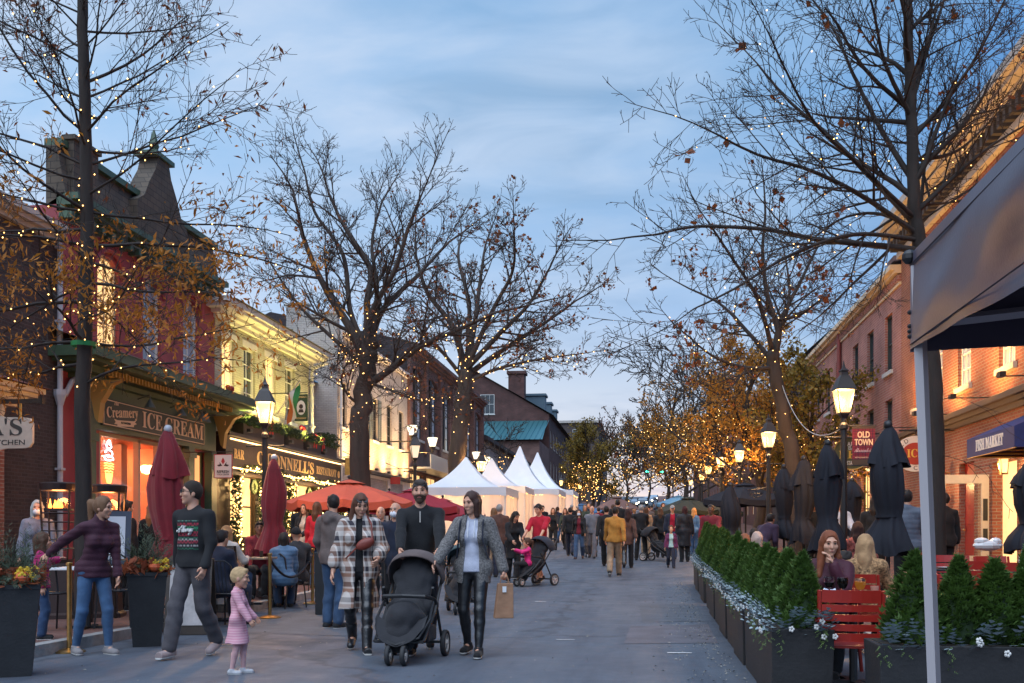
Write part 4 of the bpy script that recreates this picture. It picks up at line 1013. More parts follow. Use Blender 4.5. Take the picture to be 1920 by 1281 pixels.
# ------------------------------------------------------------------ trees
bark = mat('bark', (.034, .025, .021), .9, var=.35, vscale=5, bump=.9, bscale=14, stretch=(1, 1, .25))
bark_pale = mat('bark_grey', (.052, .038, .031), .9, var=.35, vscale=4, bump=.9, bscale=12, stretch=(1, 1, .25))
def perp(v, rng):
 a = rng.normal(size=3); a -= v * a.dot(v); return a / np.linalg.norm(a)
class Tree:
 def __init__(s, seed, wig=.12, up=.03, twig=.006, seglen=.35):
  s.r = np.random.default_rng(seed); s.lines = []; s.cords = []; s.wig, s.up, s.twig, s.seg = wig, up, twig, seglen
 def branch(s, p, d, L, r0, lev, nch, spread=(35, 65), taper=.3, bare=.2, shrink=(.4, .7), rshrink=.55, droop=0.0):
  """grow one bough and its side shoots; nch = shoots per level below this one"""
  R_ = s.r
  n = max(3, int(L / s.seg)); st = L / n
  pts, rad, dirs = [np.array(p, float)], [r0], [np.array(d, float) / np.linalg.norm(d)]
  for i in range(n):
   t = (i + 1) / n
   q = dirs[-1] + R_.normal(size=3) * s.wig + np.array((0, 0, s.up - droop * t))
   q /= np.linalg.norm(q)
   pts.append(pts[-1] + q * st); dirs.append(q); rad.append(max(r0 * (1 - t * (1 - taper)), s.twig * .7))
  s.lines.append((lev, np.array(pts), np.array(rad)))
  if not nch: return
  k = nch[0] if L > s.seg * 1.5 else max(1, nch[0] // 2)
  k = max(1, int(round(k * R_.uniform(.8, 1.2))))
  for j in range(k):
   t = bare + (1 - bare) * (j + R_.uniform(.1, .9)) / k
   i = min(n - 1, int(t * n)); f = t * n - i
   pos = pts[i] * (1 - f) + pts[i + 1] * f
   dd = dirs[i + 1]
   a = math.radians(R_.uniform(*spread))
   v = dd * math.cos(a) + perp(dd, R_) * math.sin(a)
   v[2] += .12
   l = L * R_.uniform(*shrink) * (1.05 - .45 * t)
   s.branch(pos, v, l, max(rad[i] * rshrink, s.twig), lev + 1, nch[1:], spread, taper, .15, shrink, rshrink, droop)
 def path(s, pts, r0, r1, lev=0):
  """a limb laid out by hand: smooth curve through points"""
  P = np.array(pts, float); n = len(P)
  t = np.linspace(0, n - 1, (n - 1) * 6 + 1); out = []
  for u in t:
   i = min(int(u), n - 2); f = u - i
   p0, p1, p2, p3 = P[max(i - 1, 0)], P[i], P[i + 1], P[min(i + 2, n - 1)]
   out.append(.5 * ((2 * p1) + (-p0 + p2) * f + (2 * p0 - 5 * p1 + 4 * p2 - p3) * f * f + (-p0 + 3 * p1 - 3 * p2 + p3) * f ** 3))
  out = np.array(out); L = len(out)
  out[1:-1] += s.r.normal(size=(L - 2, 3)) * r1 * .14
  rad = r0 + (r1 - r0) * np.linspace(0, 1, L) ** .8
  s.lines.append((lev, out, rad)); return out, rad
 def shoots(s, out, rad, k, L, nch, lev=1, t0=.3, **kw):
  n = len(out) - 1
  for j in range(k):
   t = t0 + (1 - t0) * (j + s.r.uniform(.1, .9)) / k
   i = min(n - 1, int(t * n)); d = out[i + 1] - out[i]; d /= np.linalg.norm(d)
   sp = kw.get('spread', (35, 65)); a = math.radians(s.r.uniform(*sp))
   v = d * math.cos(a) + perp(d, s.r) * math.sin(a)
   s.branch(out[i], v, L * s.r.uniform(.65, 1.2) * (1.1 - .4 * t), max(rad[i] * .5, s.twig), lev, nch, **kw)
  d = out[-1] - out[-2]
  s.branch(out[-1], d, L, rad[-1], lev, nch, **kw)
 def mesh(s, name, levs):
  V, F, n0 = [], [], 0
  for lev, P, rad in s.lines:
   if lev not in levs: continue
   k = 10 if rad[0] > .08 else (6 if rad[0] > .03 else (4 if rad[0] > .014 else 3))
   T = np.gradient(P, axis=0); T /= np.maximum(np.linalg.norm(T, axis=1), 1e-9)[:, None]
   ref = np.array((0, 0, 1.)) if abs(T[0][2]) < .9 else np.array((1., 0, 0))
   A = ref - T * (T @ ref)[:, None]; A /= np.maximum(np.linalg.norm(A, axis=1), 1e-9)[:, None]
   B = np.cross(T, A)
   w = 2 * PI * np.arange(k) / k
   ring = P[:, None] + (A[:, None] * np.cos(w)[None, :, None] + B[:, None] * np.sin(w)[None, :, None]) * rad[:, None, None]
   m = len(P)
   V.append(ring.reshape(-1, 3))
   i, j = np.meshgrid(np.arange(m - 1), np.arange(k), indexing='ij'); j2 = (j + 1) % k
   F.append(np.stack([i * k + j, i * k + j2, (i + 1) * k + j2, (i + 1) * k + j], -1).reshape(-1, 4) + n0); n0 += m * k
  return np_mesh(name, np.concatenate(V), np.concatenate(F), True)
 def leaves(s, n, size, levs, aspect=.28, zmax=None, zmin=None, droop=.5, keep=None, spread=.06, clump=1):
  pool = [l for l in s.lines if l[0] in levs]
  wts = np.array([len(l[1]) for l in pool], float)
  idx = s.r.choice(len(pool), n // clump, p=wts / wts.sum())
  C = []
  for i in idx:
   P = pool[i][1]; u = s.r.uniform(.15, 1) * (len(P) - 1); a = int(min(u, len(P) - 2)); C.append(P[a] + (P[a + 1] - P[a]) * (u - a))
  C = np.array(C)
  if zmax is not None: C = C[s.r.random(len(C)) > np.clip((C[:, 2] - zmax) / 1.2 + .5, 0, 1)]
  if zmin is not None: C = C[C[:, 2] > zmin]
  if keep is not None: C = C[keep(C)]
  C = np.repeat(C, clump, 0)
  C = C + s.r.normal(size=C.shape) * spread
  k = len(C); a = s.r.normal(size=(k, 3)); a[:, 2] -= droop; a /= np.linalg.norm(a, axis=1)[:, None]
  e = np.cross(a, s.r.normal(size=(k, 3))); e /= np.linalg.norm(e, axis=1)[:, None]
  nrm = np.cross(a, e)
  z = size * s.r.uniform(.55, 1.3, (k, 1))
  V = np.stack([C, C + a * z * .5 + e * z * aspect + nrm * z * .08, C + a * z, C + a * z * .5 - e * z * aspect + nrm * z * .08], 1).reshape(-1, 3)
  return V, np.arange(4 * k).reshape(k, 4)
 def bulb_points(s, n, levs, zmax=99, zmin=0, off=.05, rmin=0):
  pool = [l for l in s.lines if l[0] in levs and l[2][0] >= rmin]
  ln = np.array([np.linalg.norm(np.diff(l[1], axis=0), axis=1).sum() for l in pool])
  out = []
  for (lev, P, rad), L in zip(pool, ln):
   k = max(1, int(round(n * L / ln.sum()))); n0 = len(out)
   for j in range(k):
    u = (j + .5) / k * (len(P) - 1); a = int(min(u, len(P) - 2)); f = u - a
    q = P[a] * (1 - f) + P[a + 1] * f; w = j * 2.1 + s.r.uniform(0, .8); rr = rad[a] + off * s.r.uniform(.3, 1)
    q = q + np.array((math.cos(w) * rr, math.sin(w) * rr, s.r.uniform(-.5, .5) * rr))
    if zmin < q[2] < zmax: out.append(q)
   if len(out) - n0 > 2: s.cords.append(np.array(out[n0:]))
  return np.array(out)
def finish_tree(T, name, label, base, bk, leaf_sets=(), group='street trees', trunk_levs=(0,), twig_levs=(1, 2, 3, 4, 5), lights=None, light_label=None, bulb_r=.014, bm=None):
 rt = thing(name, label, 'tree', M(base), group)
 obj('trunk', T.mesh('trunk', trunk_levs), bk, rt)
 cr = obj('crown', T.mesh('crown', twig_levs), bk, rt)
 for V, F, m_ in leaf_sets:
  obj('leaves', np_mesh('leaves', V, F), m_, cr)['kind'] = 'stuff'
 if lights is not None and len(lights):
  ls = thing('light_string', light_label, 'string lights', M(base), 'fairy lights in the trees')
  obj('bulbs', bulbs_mesh('bulbs', lights, bulb_r), bm or bulb_mat, ls)['kind'] = 'stuff'
  if T.cords and bulb_r < .016:
   C = Tree(0); C.lines = [(0, c, np.full(len(c), .003)) for c in T.cords]; obj('wire', C.mesh('wire', (0,)), black_metal, ls)
 return rt
def leaf_mat(name, c, c2, tr=.35):
 m = mat(name, c, .7, colour2=c2, vscale=1.3)
 N, L, p = nodes_of(m)
 tb = N.new('ShaderNodeBsdfTranslucent'); mx = N.new('ShaderNodeMixShader'); mx.inputs[0].default_value = tr
 src = p.inputs['Base Color'].links[0].from_socket
 L.new(src, tb.inputs[0]); L.new(p.outputs[0], mx.inputs[1]); L.new(tb.outputs[0], mx.inputs[2])
 out = [n for n in N if n.type == 'OUTPUT_MATERIAL'][0]; L.new(mx.outputs[0], out.inputs[0])
 return m
orange_leaf = leaf_mat('orange_leaf', (.30, .105, .014), (.56, .235, .03))
rust_leaf = leaf_mat('rust_leaf', (.16, .045, .015), (.27, .085, .025))
olive_leaf = leaf_mat('olive_leaf', (.13, .10, .015), (.30, .19, .025))
amber_leaf = leaf_mat('amber_leaf', (.30, .13, .015), (.46, .23, .03))
def P3(px, py, d, dd=0.0):
 """point seen at photo pixel (px, py) at depth d"""
 x, y = at(px, d + dd); return (x, y, CAMZ + (HZ - py) / FPX * (d + dd))

# --- tall willow oak in front of the maroon parlour
d = 13.0
T = Tree(11, wig=.10, up=.01, twig=.0045, seglen=.3)
x, y = at(157, d); base = (x, y, gz(x, y))
tr, rd = T.path([base, P3(156, 900, d), P3(158, 640, d), P3(163, 430, d), P3(160, 250, d), P3(155, 60, d), P3(150, -120, d)], .118, .06)
rnd = T.r
nb = 46
for k in range(nb):
 t = .30 + .68 * (k + rnd.uniform(0, 1)) / nb
 i = int(t * (len(tr) - 1)); az = k * 2.4 + rnd.uniform(-.5, .5)
 low = t < .62
 dirv = np.array((math.cos(az), math.sin(az) * .9, rnd.uniform(-.15, .2) if low else rnd.uniform(.25, .75)))
 L_ = rnd.uniform(2.0, 3.3) * (1.0 if t < .7 else .8)
 T.branch(tr[i], dirv, L_, rd[i] * rnd.uniform(.2, .32), 1, (7, 6, 3), (25, 55), .25, .15, (.35, .62), .5, .02 if low else 0)
keepl = lambda C: (C[:, 2] < 5.9 + .5 * np.sin(C[:, 0] * 2.1)) & (rnd.random(len(C)) < np.clip((6.7 - C[:, 2]) / 2.0, .12, 1))
l1 = T.leaves(15000, .10, (2, 3, 4), .16, keep=keepl, droop=.9, spread=.06, clump=4)
l2 = T.leaves(1500, .11, (3, 4), .15, zmin=6.0, droop=.8, spread=.04)
pts = T.bulb_points(430, (0, 1, 2), 7.4, 2.9, .05, .012)
finish_tree(T, 'oak_tree', 'tall slender tree with orange leaves and fairy lights before the maroon parlour', base, bark, [(*l1, orange_leaf), (*l2, rust_leaf)], lights=pts, light_label='string of warm fairy lights in the orange-leaved tree', bulb_r=.0115)
b = MB(); b.lathe([(.155, -.03), (.158, .03)], 12, P3(157, 646, d), cap=False); tag(b.build('green_tape', mat('green_tape', (.02, .22, .06), .5)), 'green tape tied round the trunk of the orange-leaved tree', 'tape')

# --- big forked tree before the pub and painted house
d = 25.3
T = Tree(23, wig=.11, up=.02, twig=.0075, seglen=.45)
x, y = at(676, d); base = (x, y, gz(x, y))
tr, rd = T.path([base, P3(675, 860, d), P3(678, 760, d), P3(690, 690, d), P3(692, 640, d)], .29, .21)
T.lines.append((0, np.array([base, (base[0], base[1], base[2] + .35)]), np.array([.42, .29])))
limbs = [([(690, 680), (650, 590), (600, 500), (560, 400), (545, 330)], .15, 0), ([(692, 650), (690, 540), (695, 460), (640, 360), (610, 290)], .13, .4),
   ([(692, 650), (700, 560), (745, 470), (775, 370), (800, 300)], .12, -.5), ([(694, 660), (720, 560), (800, 470), (860, 400)], .12, 1.2),
   ([(680, 735), (740, 690), (800, 640), (880, 600), (960, 560)], .13, -.8), ([(672, 770), (650, 750), (636, 715), (650, 670)], .055, -.3),
   ([(690, 720), (730, 735), (790, 760), (830, 755)], .05, -1.0), ([(692, 655), (655, 560), (640, 430), (580, 330), (560, 240)], .10, .8),
   ([(694, 640), (710, 520), (700, 400), (720, 310)], .10, 1.0), ([(692, 690), (640, 640), (560, 560), (500, 470)], .09, .8)]
for pts_, r_, dd in limbs:
 P = [P3(676 + (px - 676) * .9, 700 - (700 - py) * .82, d, dd * k / (len(pts_) - 1) * 1.6) for k, (px, py) in enumerate(pts_)]
 o_, rr = T.path(P, r_ * .9, r_ * .25)
 T.shoots(o_, rr, 9, 1.75, (7, 6, 4), t0=.22, spread=(25, 60), shrink=(.4, .65))
l1 = T.leaves(900, .10, (3, 4), .35, zmax=9.5, droop=.3, spread=.05, clump=3)
pts = np.concatenate([T.bulb_points(300, (0,), 7.0, 3.6, .06), T.bulb_points(260, (1,), 6.4, 3.6, .05)])
finish_tree(T, 'oak_tree', 'broad bare forked tree before the painted brick house', base, bark_pale, [(*l1, rust_leaf)], lights=pts, light_label='string of fairy lights wound through the bare forked tree', bulb_r=.0145)

# --- third tree, before the brick hall
d = 37.5
T = Tree(31, wig=.12, up=.02, twig=.011, seglen=.6)
x, y = at(858, d); base = (x, y, gz(x, y))
tr, rd = T.path([base, P3(858, 860, d), P3(866, 780, d), P3(872, 720, d), P3(874, 690, d)], .36, .26)
limbs = [([(872, 700), (850, 600), (800, 520), (780, 440)], .17, 0), ([(874, 690), (890, 590), (900, 500), (910, 420)], .16, .6), ([(874, 690), (930, 620), (990, 550), (1030, 470)], .15, -.5),
   ([(873, 705), (940, 650), (1020, 590), (1080, 540)], .14, .8), ([(872, 720), (930, 690), (1000, 670), (1060, 660)], .10, -.8), ([(872, 715), (820, 640), (770, 600)], .11, -.6),
   ([(874, 690), (880, 560), (860, 450), (865, 400)], .13, 1.0), ([(874, 690), (920, 570), (960, 480), (965, 410)], .13, -1.0)]
for pts_, r_, dd in limbs:
 P = [P3(px, 710 - (710 - py) * .86, d, dd * k / (len(pts_) - 1) * 2.2) for k, (px, py) in enumerate(pts_)]
 o_, rr = T.path(P, r_ * .9, r_ * .25)
 T.shoots(o_, rr, 10, 1.9, (7, 6, 4), t0=.2, spread=(25, 60), shrink=(.4, .65))
l1 = T.leaves(1300, .14, (2, 3, 4), .4, droop=.3, spread=.08, clump=3)
pts = np.concatenate([T.bulb_points(260, (0,), 9.5, 4.2, .08), T.bulb_points(260, (1,), 8.2, 4.2, .05)])
finish_tree(T, 'oak_tree', 'dense bare tree with a few brown leaves before the brick hall', base, bark_pale, [(*l1, rust_leaf)], lights=pts, light_label='string of fairy lights in the tree before the brick hall', bulb_r=.020)

# --- near tree on the right, trunk behind the tent leg
d = 15.0
T = Tree(47, wig=.085, up=.012, twig=.0052, seglen=.32)
x, y = at(1756, d); base = (x, y, gz(x, y))
tr, rd = T.path([base, P3(1754, 900, d), P3(1749, 700, d), P3(1738, 560, d), P3(1723, 450, d), P3(1715, 390, d), P3(1710, 250, d), P3(1705, 120, d), P3(1700, -60, d)], .165, .065)
limbs = [([(1722, 470), (1640, 460), (1540, 450), (1430, 430), (1310, 425), (1230, 440)], .075, -1), ([(1716, 420), (1640, 340), (1560, 260), (1480, 190), (1420, 120)], .07, .5),
   ([(1720, 440), (1620, 370), (1520, 320), (1420, 290), (1340, 250)], .065, -1.5), ([(1712, 340), (1650, 240), (1600, 140), (1560, 50), (1500, -30)], .06, 1.2),
   ([(1716, 400), (1780, 340), (1850, 280), (1930, 230)], .06, 0), ([(1710, 260), (1780, 180), (1840, 90), (1880, 10)], .05, -.5), ([(1708, 200), (1740, 90), (1770, 0), (1790, -80)], .05, .6),
   ([(1708, 220), (1660, 120), (1640, 30), (1620, -50)], .05, -1.2), ([(1720, 450), (1600, 440), (1480, 480), (1380, 540), (1300, 580)], .05, -2.2), ([(1716, 410), (1600, 300), (1520, 220), (1440, 60)], .05, -2.5),
   ([(1718, 430), (1640, 400), (1560, 420), (1470, 500)], .045, 1.8), ([(1712, 300), (1800, 280), (1900, 180)], .05, 2.0), ([(1722, 440), (1730, 350), (1745, 250), (1790, 150)], .05, 1.5),
   ([(1745, 850), (1790, 860), (1840, 880), (1870, 920)], .012, -.6), ([(1745, 760), (1790, 745), (1850, 770), (1880, 800)], .012, -.5)]
for q, (pts_, r_, dd) in enumerate(limbs):
 P = [P3(px, py, d, dd * k / (len(pts_) - 1) * 1.0) for k, (px, py) in enumerate(pts_)]
 o_, rr = T.path(P, r_ * .8, r_ * .2)
 if q < 13: T.shoots(o_, rr, 11, 1.5, (6, 5, 3), t0=.12, spread=(25, 60), shrink=(.4, .65))
 else: T.shoots(o_, rr, 3, .4, (2,), t0=.3)
T.shoots(tr[30:], rd[30:], 14, 1.9, (6, 5, 3), t0=.05, spread=(30, 65))
l1 = T.leaves(160, .11, (3, 4), .5, droop=.3, spread=.04, clump=3)
pts = T.bulb_points(75, (0, 1), 8.0, 4.0, .05)
finish_tree(T, 'oak_tree', 'wide bare tree whose trunk stands just behind the tent leg', base, bark, [(*l1, rust_leaf)], lights=pts, light_label='sparse string of fairy lights in the wide bare tree above the tent', bulb_r=.010)

# --- second tree on the right, leaning trunk
d = 26.0
T = Tree(53, wig=.10, up=.02, twig=.008, seglen=.45)
x, y = at(1492, d); base = (x, y, gz(x, y))
tr, rd = T.path([base, P3(1487, 880, d), P3(1474, 790, d), P3(1452, 700, d), P3(1448, 660, d)], .215, .16)
limbs = [([(1449, 680), (1460, 620), (1440, 560), (1430, 480), (1435, 400)], .10, 0), ([(1449, 670), (1465, 600), (1500, 530), (1535, 460)], .09, .4), ([(1452, 690), (1400, 690), (1340, 670), (1290, 630)], .07, -.8),
   ([(1450, 680), (1400, 620), (1350, 570), (1290, 540)], .07, .8), ([(1462, 600), (1500, 590), (1540, 560)], .05, -1), ([(1449, 660), (1420, 560), (1370, 480), (1330, 420)], .07, -1.2), ([(1449, 660), (1480, 560), (1470, 470)], .07, 1.5)]
for pts_, r_, dd in limbs:
 P = [P3(px, py, d, dd * k / (len(pts_) - 1) * 1.6) for k, (px, py) in enumerate(pts_)]
 o_, rr = T.path(P, r_, r_ * .3)
 T.shoots(o_, rr, 9, 1.5, (6, 5, 3), t0=.2, spread=(25, 60), shrink=(.4, .65))
l1 = T.leaves(420, .12, (3, 4), .5, droop=.3, spread=.06, clump=4)
pts = np.concatenate([T.bulb_points(110, (0,), 7.4, 3.8, .05), T.bulb_points(25, (1,), 6.6, 3.6, .04)])
finish_tree(T, 'oak_tree', 'leaning bare tree standing behind the row of closed navy umbrellas', base, bark, [(*l1, rust_leaf)], lights=pts, light_label='string of fairy lights wound up the leaning tree', bulb_r=.014)

# --- leafy and bare trees further along
def far_tree(seed, px, d, top, w, label, name='leafy_tree', leafm=None, nl=6000, lsize=.3, tx=None, lights=250, trunk_r=.22, low=.28, dens=(7, 6, 4), ll=None, zcut=None, br=None):
 T = Tree(seed, wig=.13, up=.04, twig=.0004 * d, seglen=.02 * d)
 x, y = at(px, d); b0 = gz(x, y); base = (x, y, b0); H_ = top - b0
 tr, rd = T.path([base, (x + .05 * w, y, b0 + H_ * .25), (x - .03 * w, y, b0 + H_ * .55), (x, y, b0 + H_ * .8)], trunk_r, trunk_r * .25)
 n = 13
 for k in range(n):
  t = low + (.97 - low) * (k + T.r.uniform(0, 1)) / n; i = int(t * (len(tr) - 1)); az = k * 2.4 + T.r.uniform(-.4, .4)
  L_ = w * .5 * T.r.uniform(.7, 1.05) * (1 - .55 * max(0, t - .45))
  T.branch(tr[i], (math.cos(az), math.sin(az), .25 + .9 * t), L_, rd[i] * .5, 1, dens, (25, 60), .3, .2, (.4, .65), .55)
 ls = []
 if leafm:
  V, F = T.leaves(nl, lsize, (2, 3, 4), .42, droop=.4, spread=lsize * 1.1, clump=4, zmax=zcut); ls = [(V, F, leafm)]
 pts = T.bulb_points(lights, (0, 1, 2), b0 + H_ * .62, b0 + 1.9, .2, 0) if lights else None
 if pts is not None and len(pts) > lights * 1.6: pts = pts[T.r.choice(len(pts), int(lights * 1.6), False)]
 finish_tree(T, name, label, base, bark, ls, 'trees further along the street', lights=pts, light_label=ll, bulb_r=br or .00042 * d)
far_tree(61, 1410, 36, 8.6, 7.0, 'amber-leaved tree full of lights behind the second street lamp', leafm=amber_leaf, nl=10000, lsize=.105, lights=260, ll='fairy lights in the amber tree behind the second street lamp')
far_tree(62, 1340, 46, 10.5, 9.0, 'olive and amber tree over the navy open umbrella', leafm=amber_leaf, nl=10000, lsize=.12, lights=330, ll='fairy lights in the olive tree over the navy open umbrella', zcut=8.2)
far_tree(63, 1270, 66, 13.5, 12.0, 'tall rust-tinged tree with bare top on the far right-hand side', leafm=amber_leaf, nl=6500, lsize=.15, lights=420, ll='fairy lights in the rust-tinged far tree', zcut=9.0)
far_tree(64, 1242, 95, 15.0, 12.0, 'bare far tree overhanging the street end', name='bare_tree', leafm=rust_leaf, nl=2500, lsize=.3, lights=160, ll='fairy lights in the far bare tree by the street end', zcut=9)
far_tree(65, 1530, 34, 8.0, 5.0, 'golden-leaved tree pressed against the pink brick row', leafm=olive_leaf, nl=5000, lsize=.13, lights=220, trunk_r=.14, ll='fairy lights in the golden tree by the pink brick row')
far_tree(66, 1104, 92, 11.4, 8.5, 'round olive tree full of lights beyond the white tents', leafm=olive_leaf, nl=10000, lsize=.16, lights=520, ll='fairy lights in the round olive tree beyond the tents', low=.16)
far_tree(67, 940, 62, 9.0, 5.5, 'small bare tree with lights beside the low pale house', name='bare_tree', leafm=None, lights=170, trunk_r=.09, dens=(5, 4, 3), ll='fairy lights in the small bare tree behind the tents')
far_tree(68, 1168, 135, 17.5, 13.0, 'distant bare tree at the end of the tent row', name='bare_tree', leafm=rust_leaf, nl=1500, lsize=.2, lights=200, ll='fairy lights in the distant bare tree')
far_tree(69, 1212, 165, 20.0, 13.0, 'hazy bare tree closing the far end of the street', name='bare_tree', leafm=olive_leaf, nl=3000, lsize=.4, lights=120, ll='fairy lights in the tree closing the street end')
far_tree(70, 1120, 150, 17.5, 13.0, 'tall dark tree rising behind the round olive tree', name='bare_tree', leafm=None, lights=0)
far_tree(71, 1300, 82, 14.5, 12.0, 'large amber tree behind the far right-hand lamps', leafm=amber_leaf, nl=8500, lsize=.17, lights=330, ll='fairy lights in the large amber tree behind the far lamps', zcut=11)
# a line of wire from the leaning tree to the lamp post

# ------------------------------------------------------------------ street lamps
lamp_glass = mat('gaslight_glass', (.02, .015, .01), .4, emit=(1, .54, .16), strength=1.1)
lamp_glass_dim = mat('gaslight_glass_dim', (.8, .7, .55), .4, emit=(1, .75, .48), strength=.55)
def street_lamp_proto():
 rt = thing('street_lamp', 'proto', 'street lamp', None, 'gaslight street lamps')
 b = MB(); b.lathe([(.17, 0), (.17, .12), (.13, .18), (.125, .7), (.10, .78), (.085, .82), (.062, .9), (.052, 2.9), (.075, 2.93), (.075, 2.99), (.05, 3.03), (.05, 3.1)], 12); b.build('post', black_metal, rt, smooth=False)
 b = MB(); b.tube([(-.32, 0, 2.78), (.32, 0, 2.78)], .014, 6); b.ball((-.33, 0, 2.78), .025, 6, 4); b.ball((.33, 0, 2.78), .025, 6, 4); b.build('ladder_rest', black_metal, rt)
 b = MB()
 b.lathe([(.05, 3.1), (.105, 3.17), (.11, 3.2)], 4, rot=PI / 4)
 for s in range(4):
  a = PI / 4 + s * PI / 2; c_, s_ = math.cos(a), math.sin(a)
  b.tube([(.12 * c_, .12 * s_, 3.19), (.205 * c_, .205 * s_, 3.57)], .011, 5)
 b.build('lantern_frame', black_metal, rt)
 b = MB(); b.lathe([(.235, 3.57), (.225, 3.6), (.125, 3.78), (.08, 3.83), (.075, 3.88), (.095, 3.9), (.04, 3.94), (.02, 4.0), (.005, 4.07)], 4, rot=PI / 4); b.build('lantern_roof', mat('lantern_roof_metal', (.035, .028, .026), .45), rt)
 b = MB(); b.lathe([(.105, 3.205), (.195, 3.565)], 4, rot=PI / 4); b.build('lantern_glass', lamp_glass, rt)
 return rt
sp_ = street_lamp_proto()
lamps = [(497, 17.4, 'lit street lamp before the pub, closed red umbrella beside it', 1), (778, 29.0, 'dim street lamp with pale glass before the white brick house', 0), (902, 37.5, 'lit street lamp rising behind the nearest white tent', 1),
   (1582, 15.9, 'large lit street lamp carrying the OLD TOWN banner', 1), (1441, 24.2, 'lit street lamp second along on the navy umbrella side', 1), (1352, 37.5, 'lit street lamp above the navy open umbrella', 1),
   (1386, 33, 'small lit lamp among amber leaves behind the second lamp', 1), (1328, 46, 'lit street lamp in orange leaves far along the right-hand side', 1), (1316, 58, 'smaller lit street lamp beyond the orange leaves', 1),
   (1052, 75, 'lit street lamp just past the last white tent', 1), (1087, 92, 'lit street lamp under the round olive tree', 1), (1120, 115, 'tiny lit street lamp past the olive tree', 1), (1295, 75, 'tiny lit street lamp deep in the amber tree', 1)]
for i, (px, d, lab, on) in enumerate(lamps):
 x, y = at(px, d); m_ = M((x, y, gz(x, y)), R(8 + 13 * (i % 3)), .95)
 o = sp_ if i == 0 else copy_tree(sp_, m_)
 if i == 0: sp_.matrix_basis = m_; WM[sp_.name] = m_
 o['label'] = lab
 if not on:
  for ch in o.children:
   if ch.name.startswith('lantern_glass'):
    ch.material_slots[0].link = 'OBJECT'; ch.material_slots[0].material = lamp_glass_dim
 else:
  lamp('lamp_light', 'POINT', (x, y, gz(x, y) + 3.25), 330 if d < 40 else 170, (1, .52, .18), .2)
# the glass lets the flame out: no shadow from the pane itself
for n_ in ('gaslight_glass', 'lantern_glass', 'white_lamp_glass'):
 m_ = MATS[n_]; N, L, p = nodes_of(m_)
 tr_ = N.new('ShaderNodeBsdfTransparent'); mx = N.new('ShaderNodeMixShader'); mx.inputs[0].default_value = .5
 L.new(p.outputs[0], mx.inputs[1]); L.new(tr_.outputs[0], mx.inputs[2]); L.new(mx.outputs[0], [n for n in N if n.type == 'OUTPUT_MATERIAL'][0].inputs[0])
 p.inputs['Emission Strength'].default_value *= 2
# banner on the near lamp
x, y = at(1582, 15.9); z0 = gz(x, y)
bn = thing('banner', 'red tartan OLD TOWN banner hung beside the near lamp post', 'banner', M((x + .33, y, z0 + 2.2)))
def tartan():
 m = mat('tartan', (.22, .02, .035), .8); N, L, p = nodes_of(m)
 tcn = N.new('ShaderNodeTexCoord'); sx = N.new('ShaderNodeSeparateXYZ'); L.new(tcn.outputs['Object'], sx.inputs[0])
 def band(sock, f):
  a = N.new('ShaderNodeMath'); a.operation = 'MULTIPLY'; a.inputs[1].default_value = f; L.new(sock, a.inputs[0])
  c = N.new('ShaderNodeMath'); c.operation = 'FRACT'; L.new(a.outputs[0], c.inputs[0])
  return ramp(c.outputs[0], [(.0, (1, 1, 1)), (.25, (.35, .4, .7)), (.45, (1, 1, 1)), (.5, (.25, .3, .3)), (.56, (1, 1, 1)), (.8, (.6, .6, .6))], N, L)
 mx = N.new('ShaderNodeMix'); mx.data_type = 'RGBA'; mx.blend_type = 'MULTIPLY'; mx.inputs[0].default_value = 1
 L.new(band(sx.outputs[0], 9), mx.inputs[6]); L.new(band(sx.outputs[2], 9), mx.inputs[7])
 m2 = N.new('ShaderNodeMix'); m2.data_type = 'RGBA'; m2.blend_type = 'MULTIPLY'; m2.inputs[0].default_value = 1; m2.inputs[7].default_value = (.34, .022, .05, 1)
 L.new(mx.outputs[2], m2.inputs[6]); L.new(m2.outputs[2], p.inputs['Base Color']); return m
bx0, bx1, bz0, bz1 = x + .13, x + .48, z0 + 2.02, z0 + 2.66
bz0, bz1 = CAMZ + (1005 - 872) * 15.9 / FPX, CAMZ + (1005 - 800) * 15.9 / FPX
b = MB(); b.b2((bx0, y - .006, bz0), (bx1, y + .006, bz1)); b.build('cloth', tartan(), bn)
b = MB()
for zz in (bz1 + .01, bz0 - .01): b.tube([(x + .05, y, zz), (bx1 + .02, y, zz)], .011, 6)
b.build('arm', black_metal, bn)
for za, zb in ((bz0, bz0 + .085), (bz1 - .04, bz1)): b = MB(); b.b2((bx0, y - .009, za), (bx1, y - .0062, zb)); b.build('hem', mat('banner_brown', (.07, .045, .03), .8), bn)
cl = mat('banner_lettering', (.85, .58, .36), .6)
cxm = (bx0 + bx1) / 2
text('lettering', 'OLD', .135, cl, bn, face_m((cxm, y - .008, bz0 + .475), 'S'), width=.19, bold=.004, extrude=.002)
text('lettering', 'TOWN', .135, cl, bn, face_m((cxm, y - .008, bz0 + .355), 'S'), width=.28, bold=.004, extrude=.002)
text('lettering', 'Alexandria', .11, mat('banner_script', (.62, .45, .45), .6), bn, face_m((cxm, y - .008, bz0 + .235), 'S'), 'script', width=.28, extrude=.002)
text('lettering', 'VISITALEXANDRIA.COM', .03, cl, bn, face_m((cxm, y - .008, bz0 + .115), 'S'), width=.27, extrude=.002)
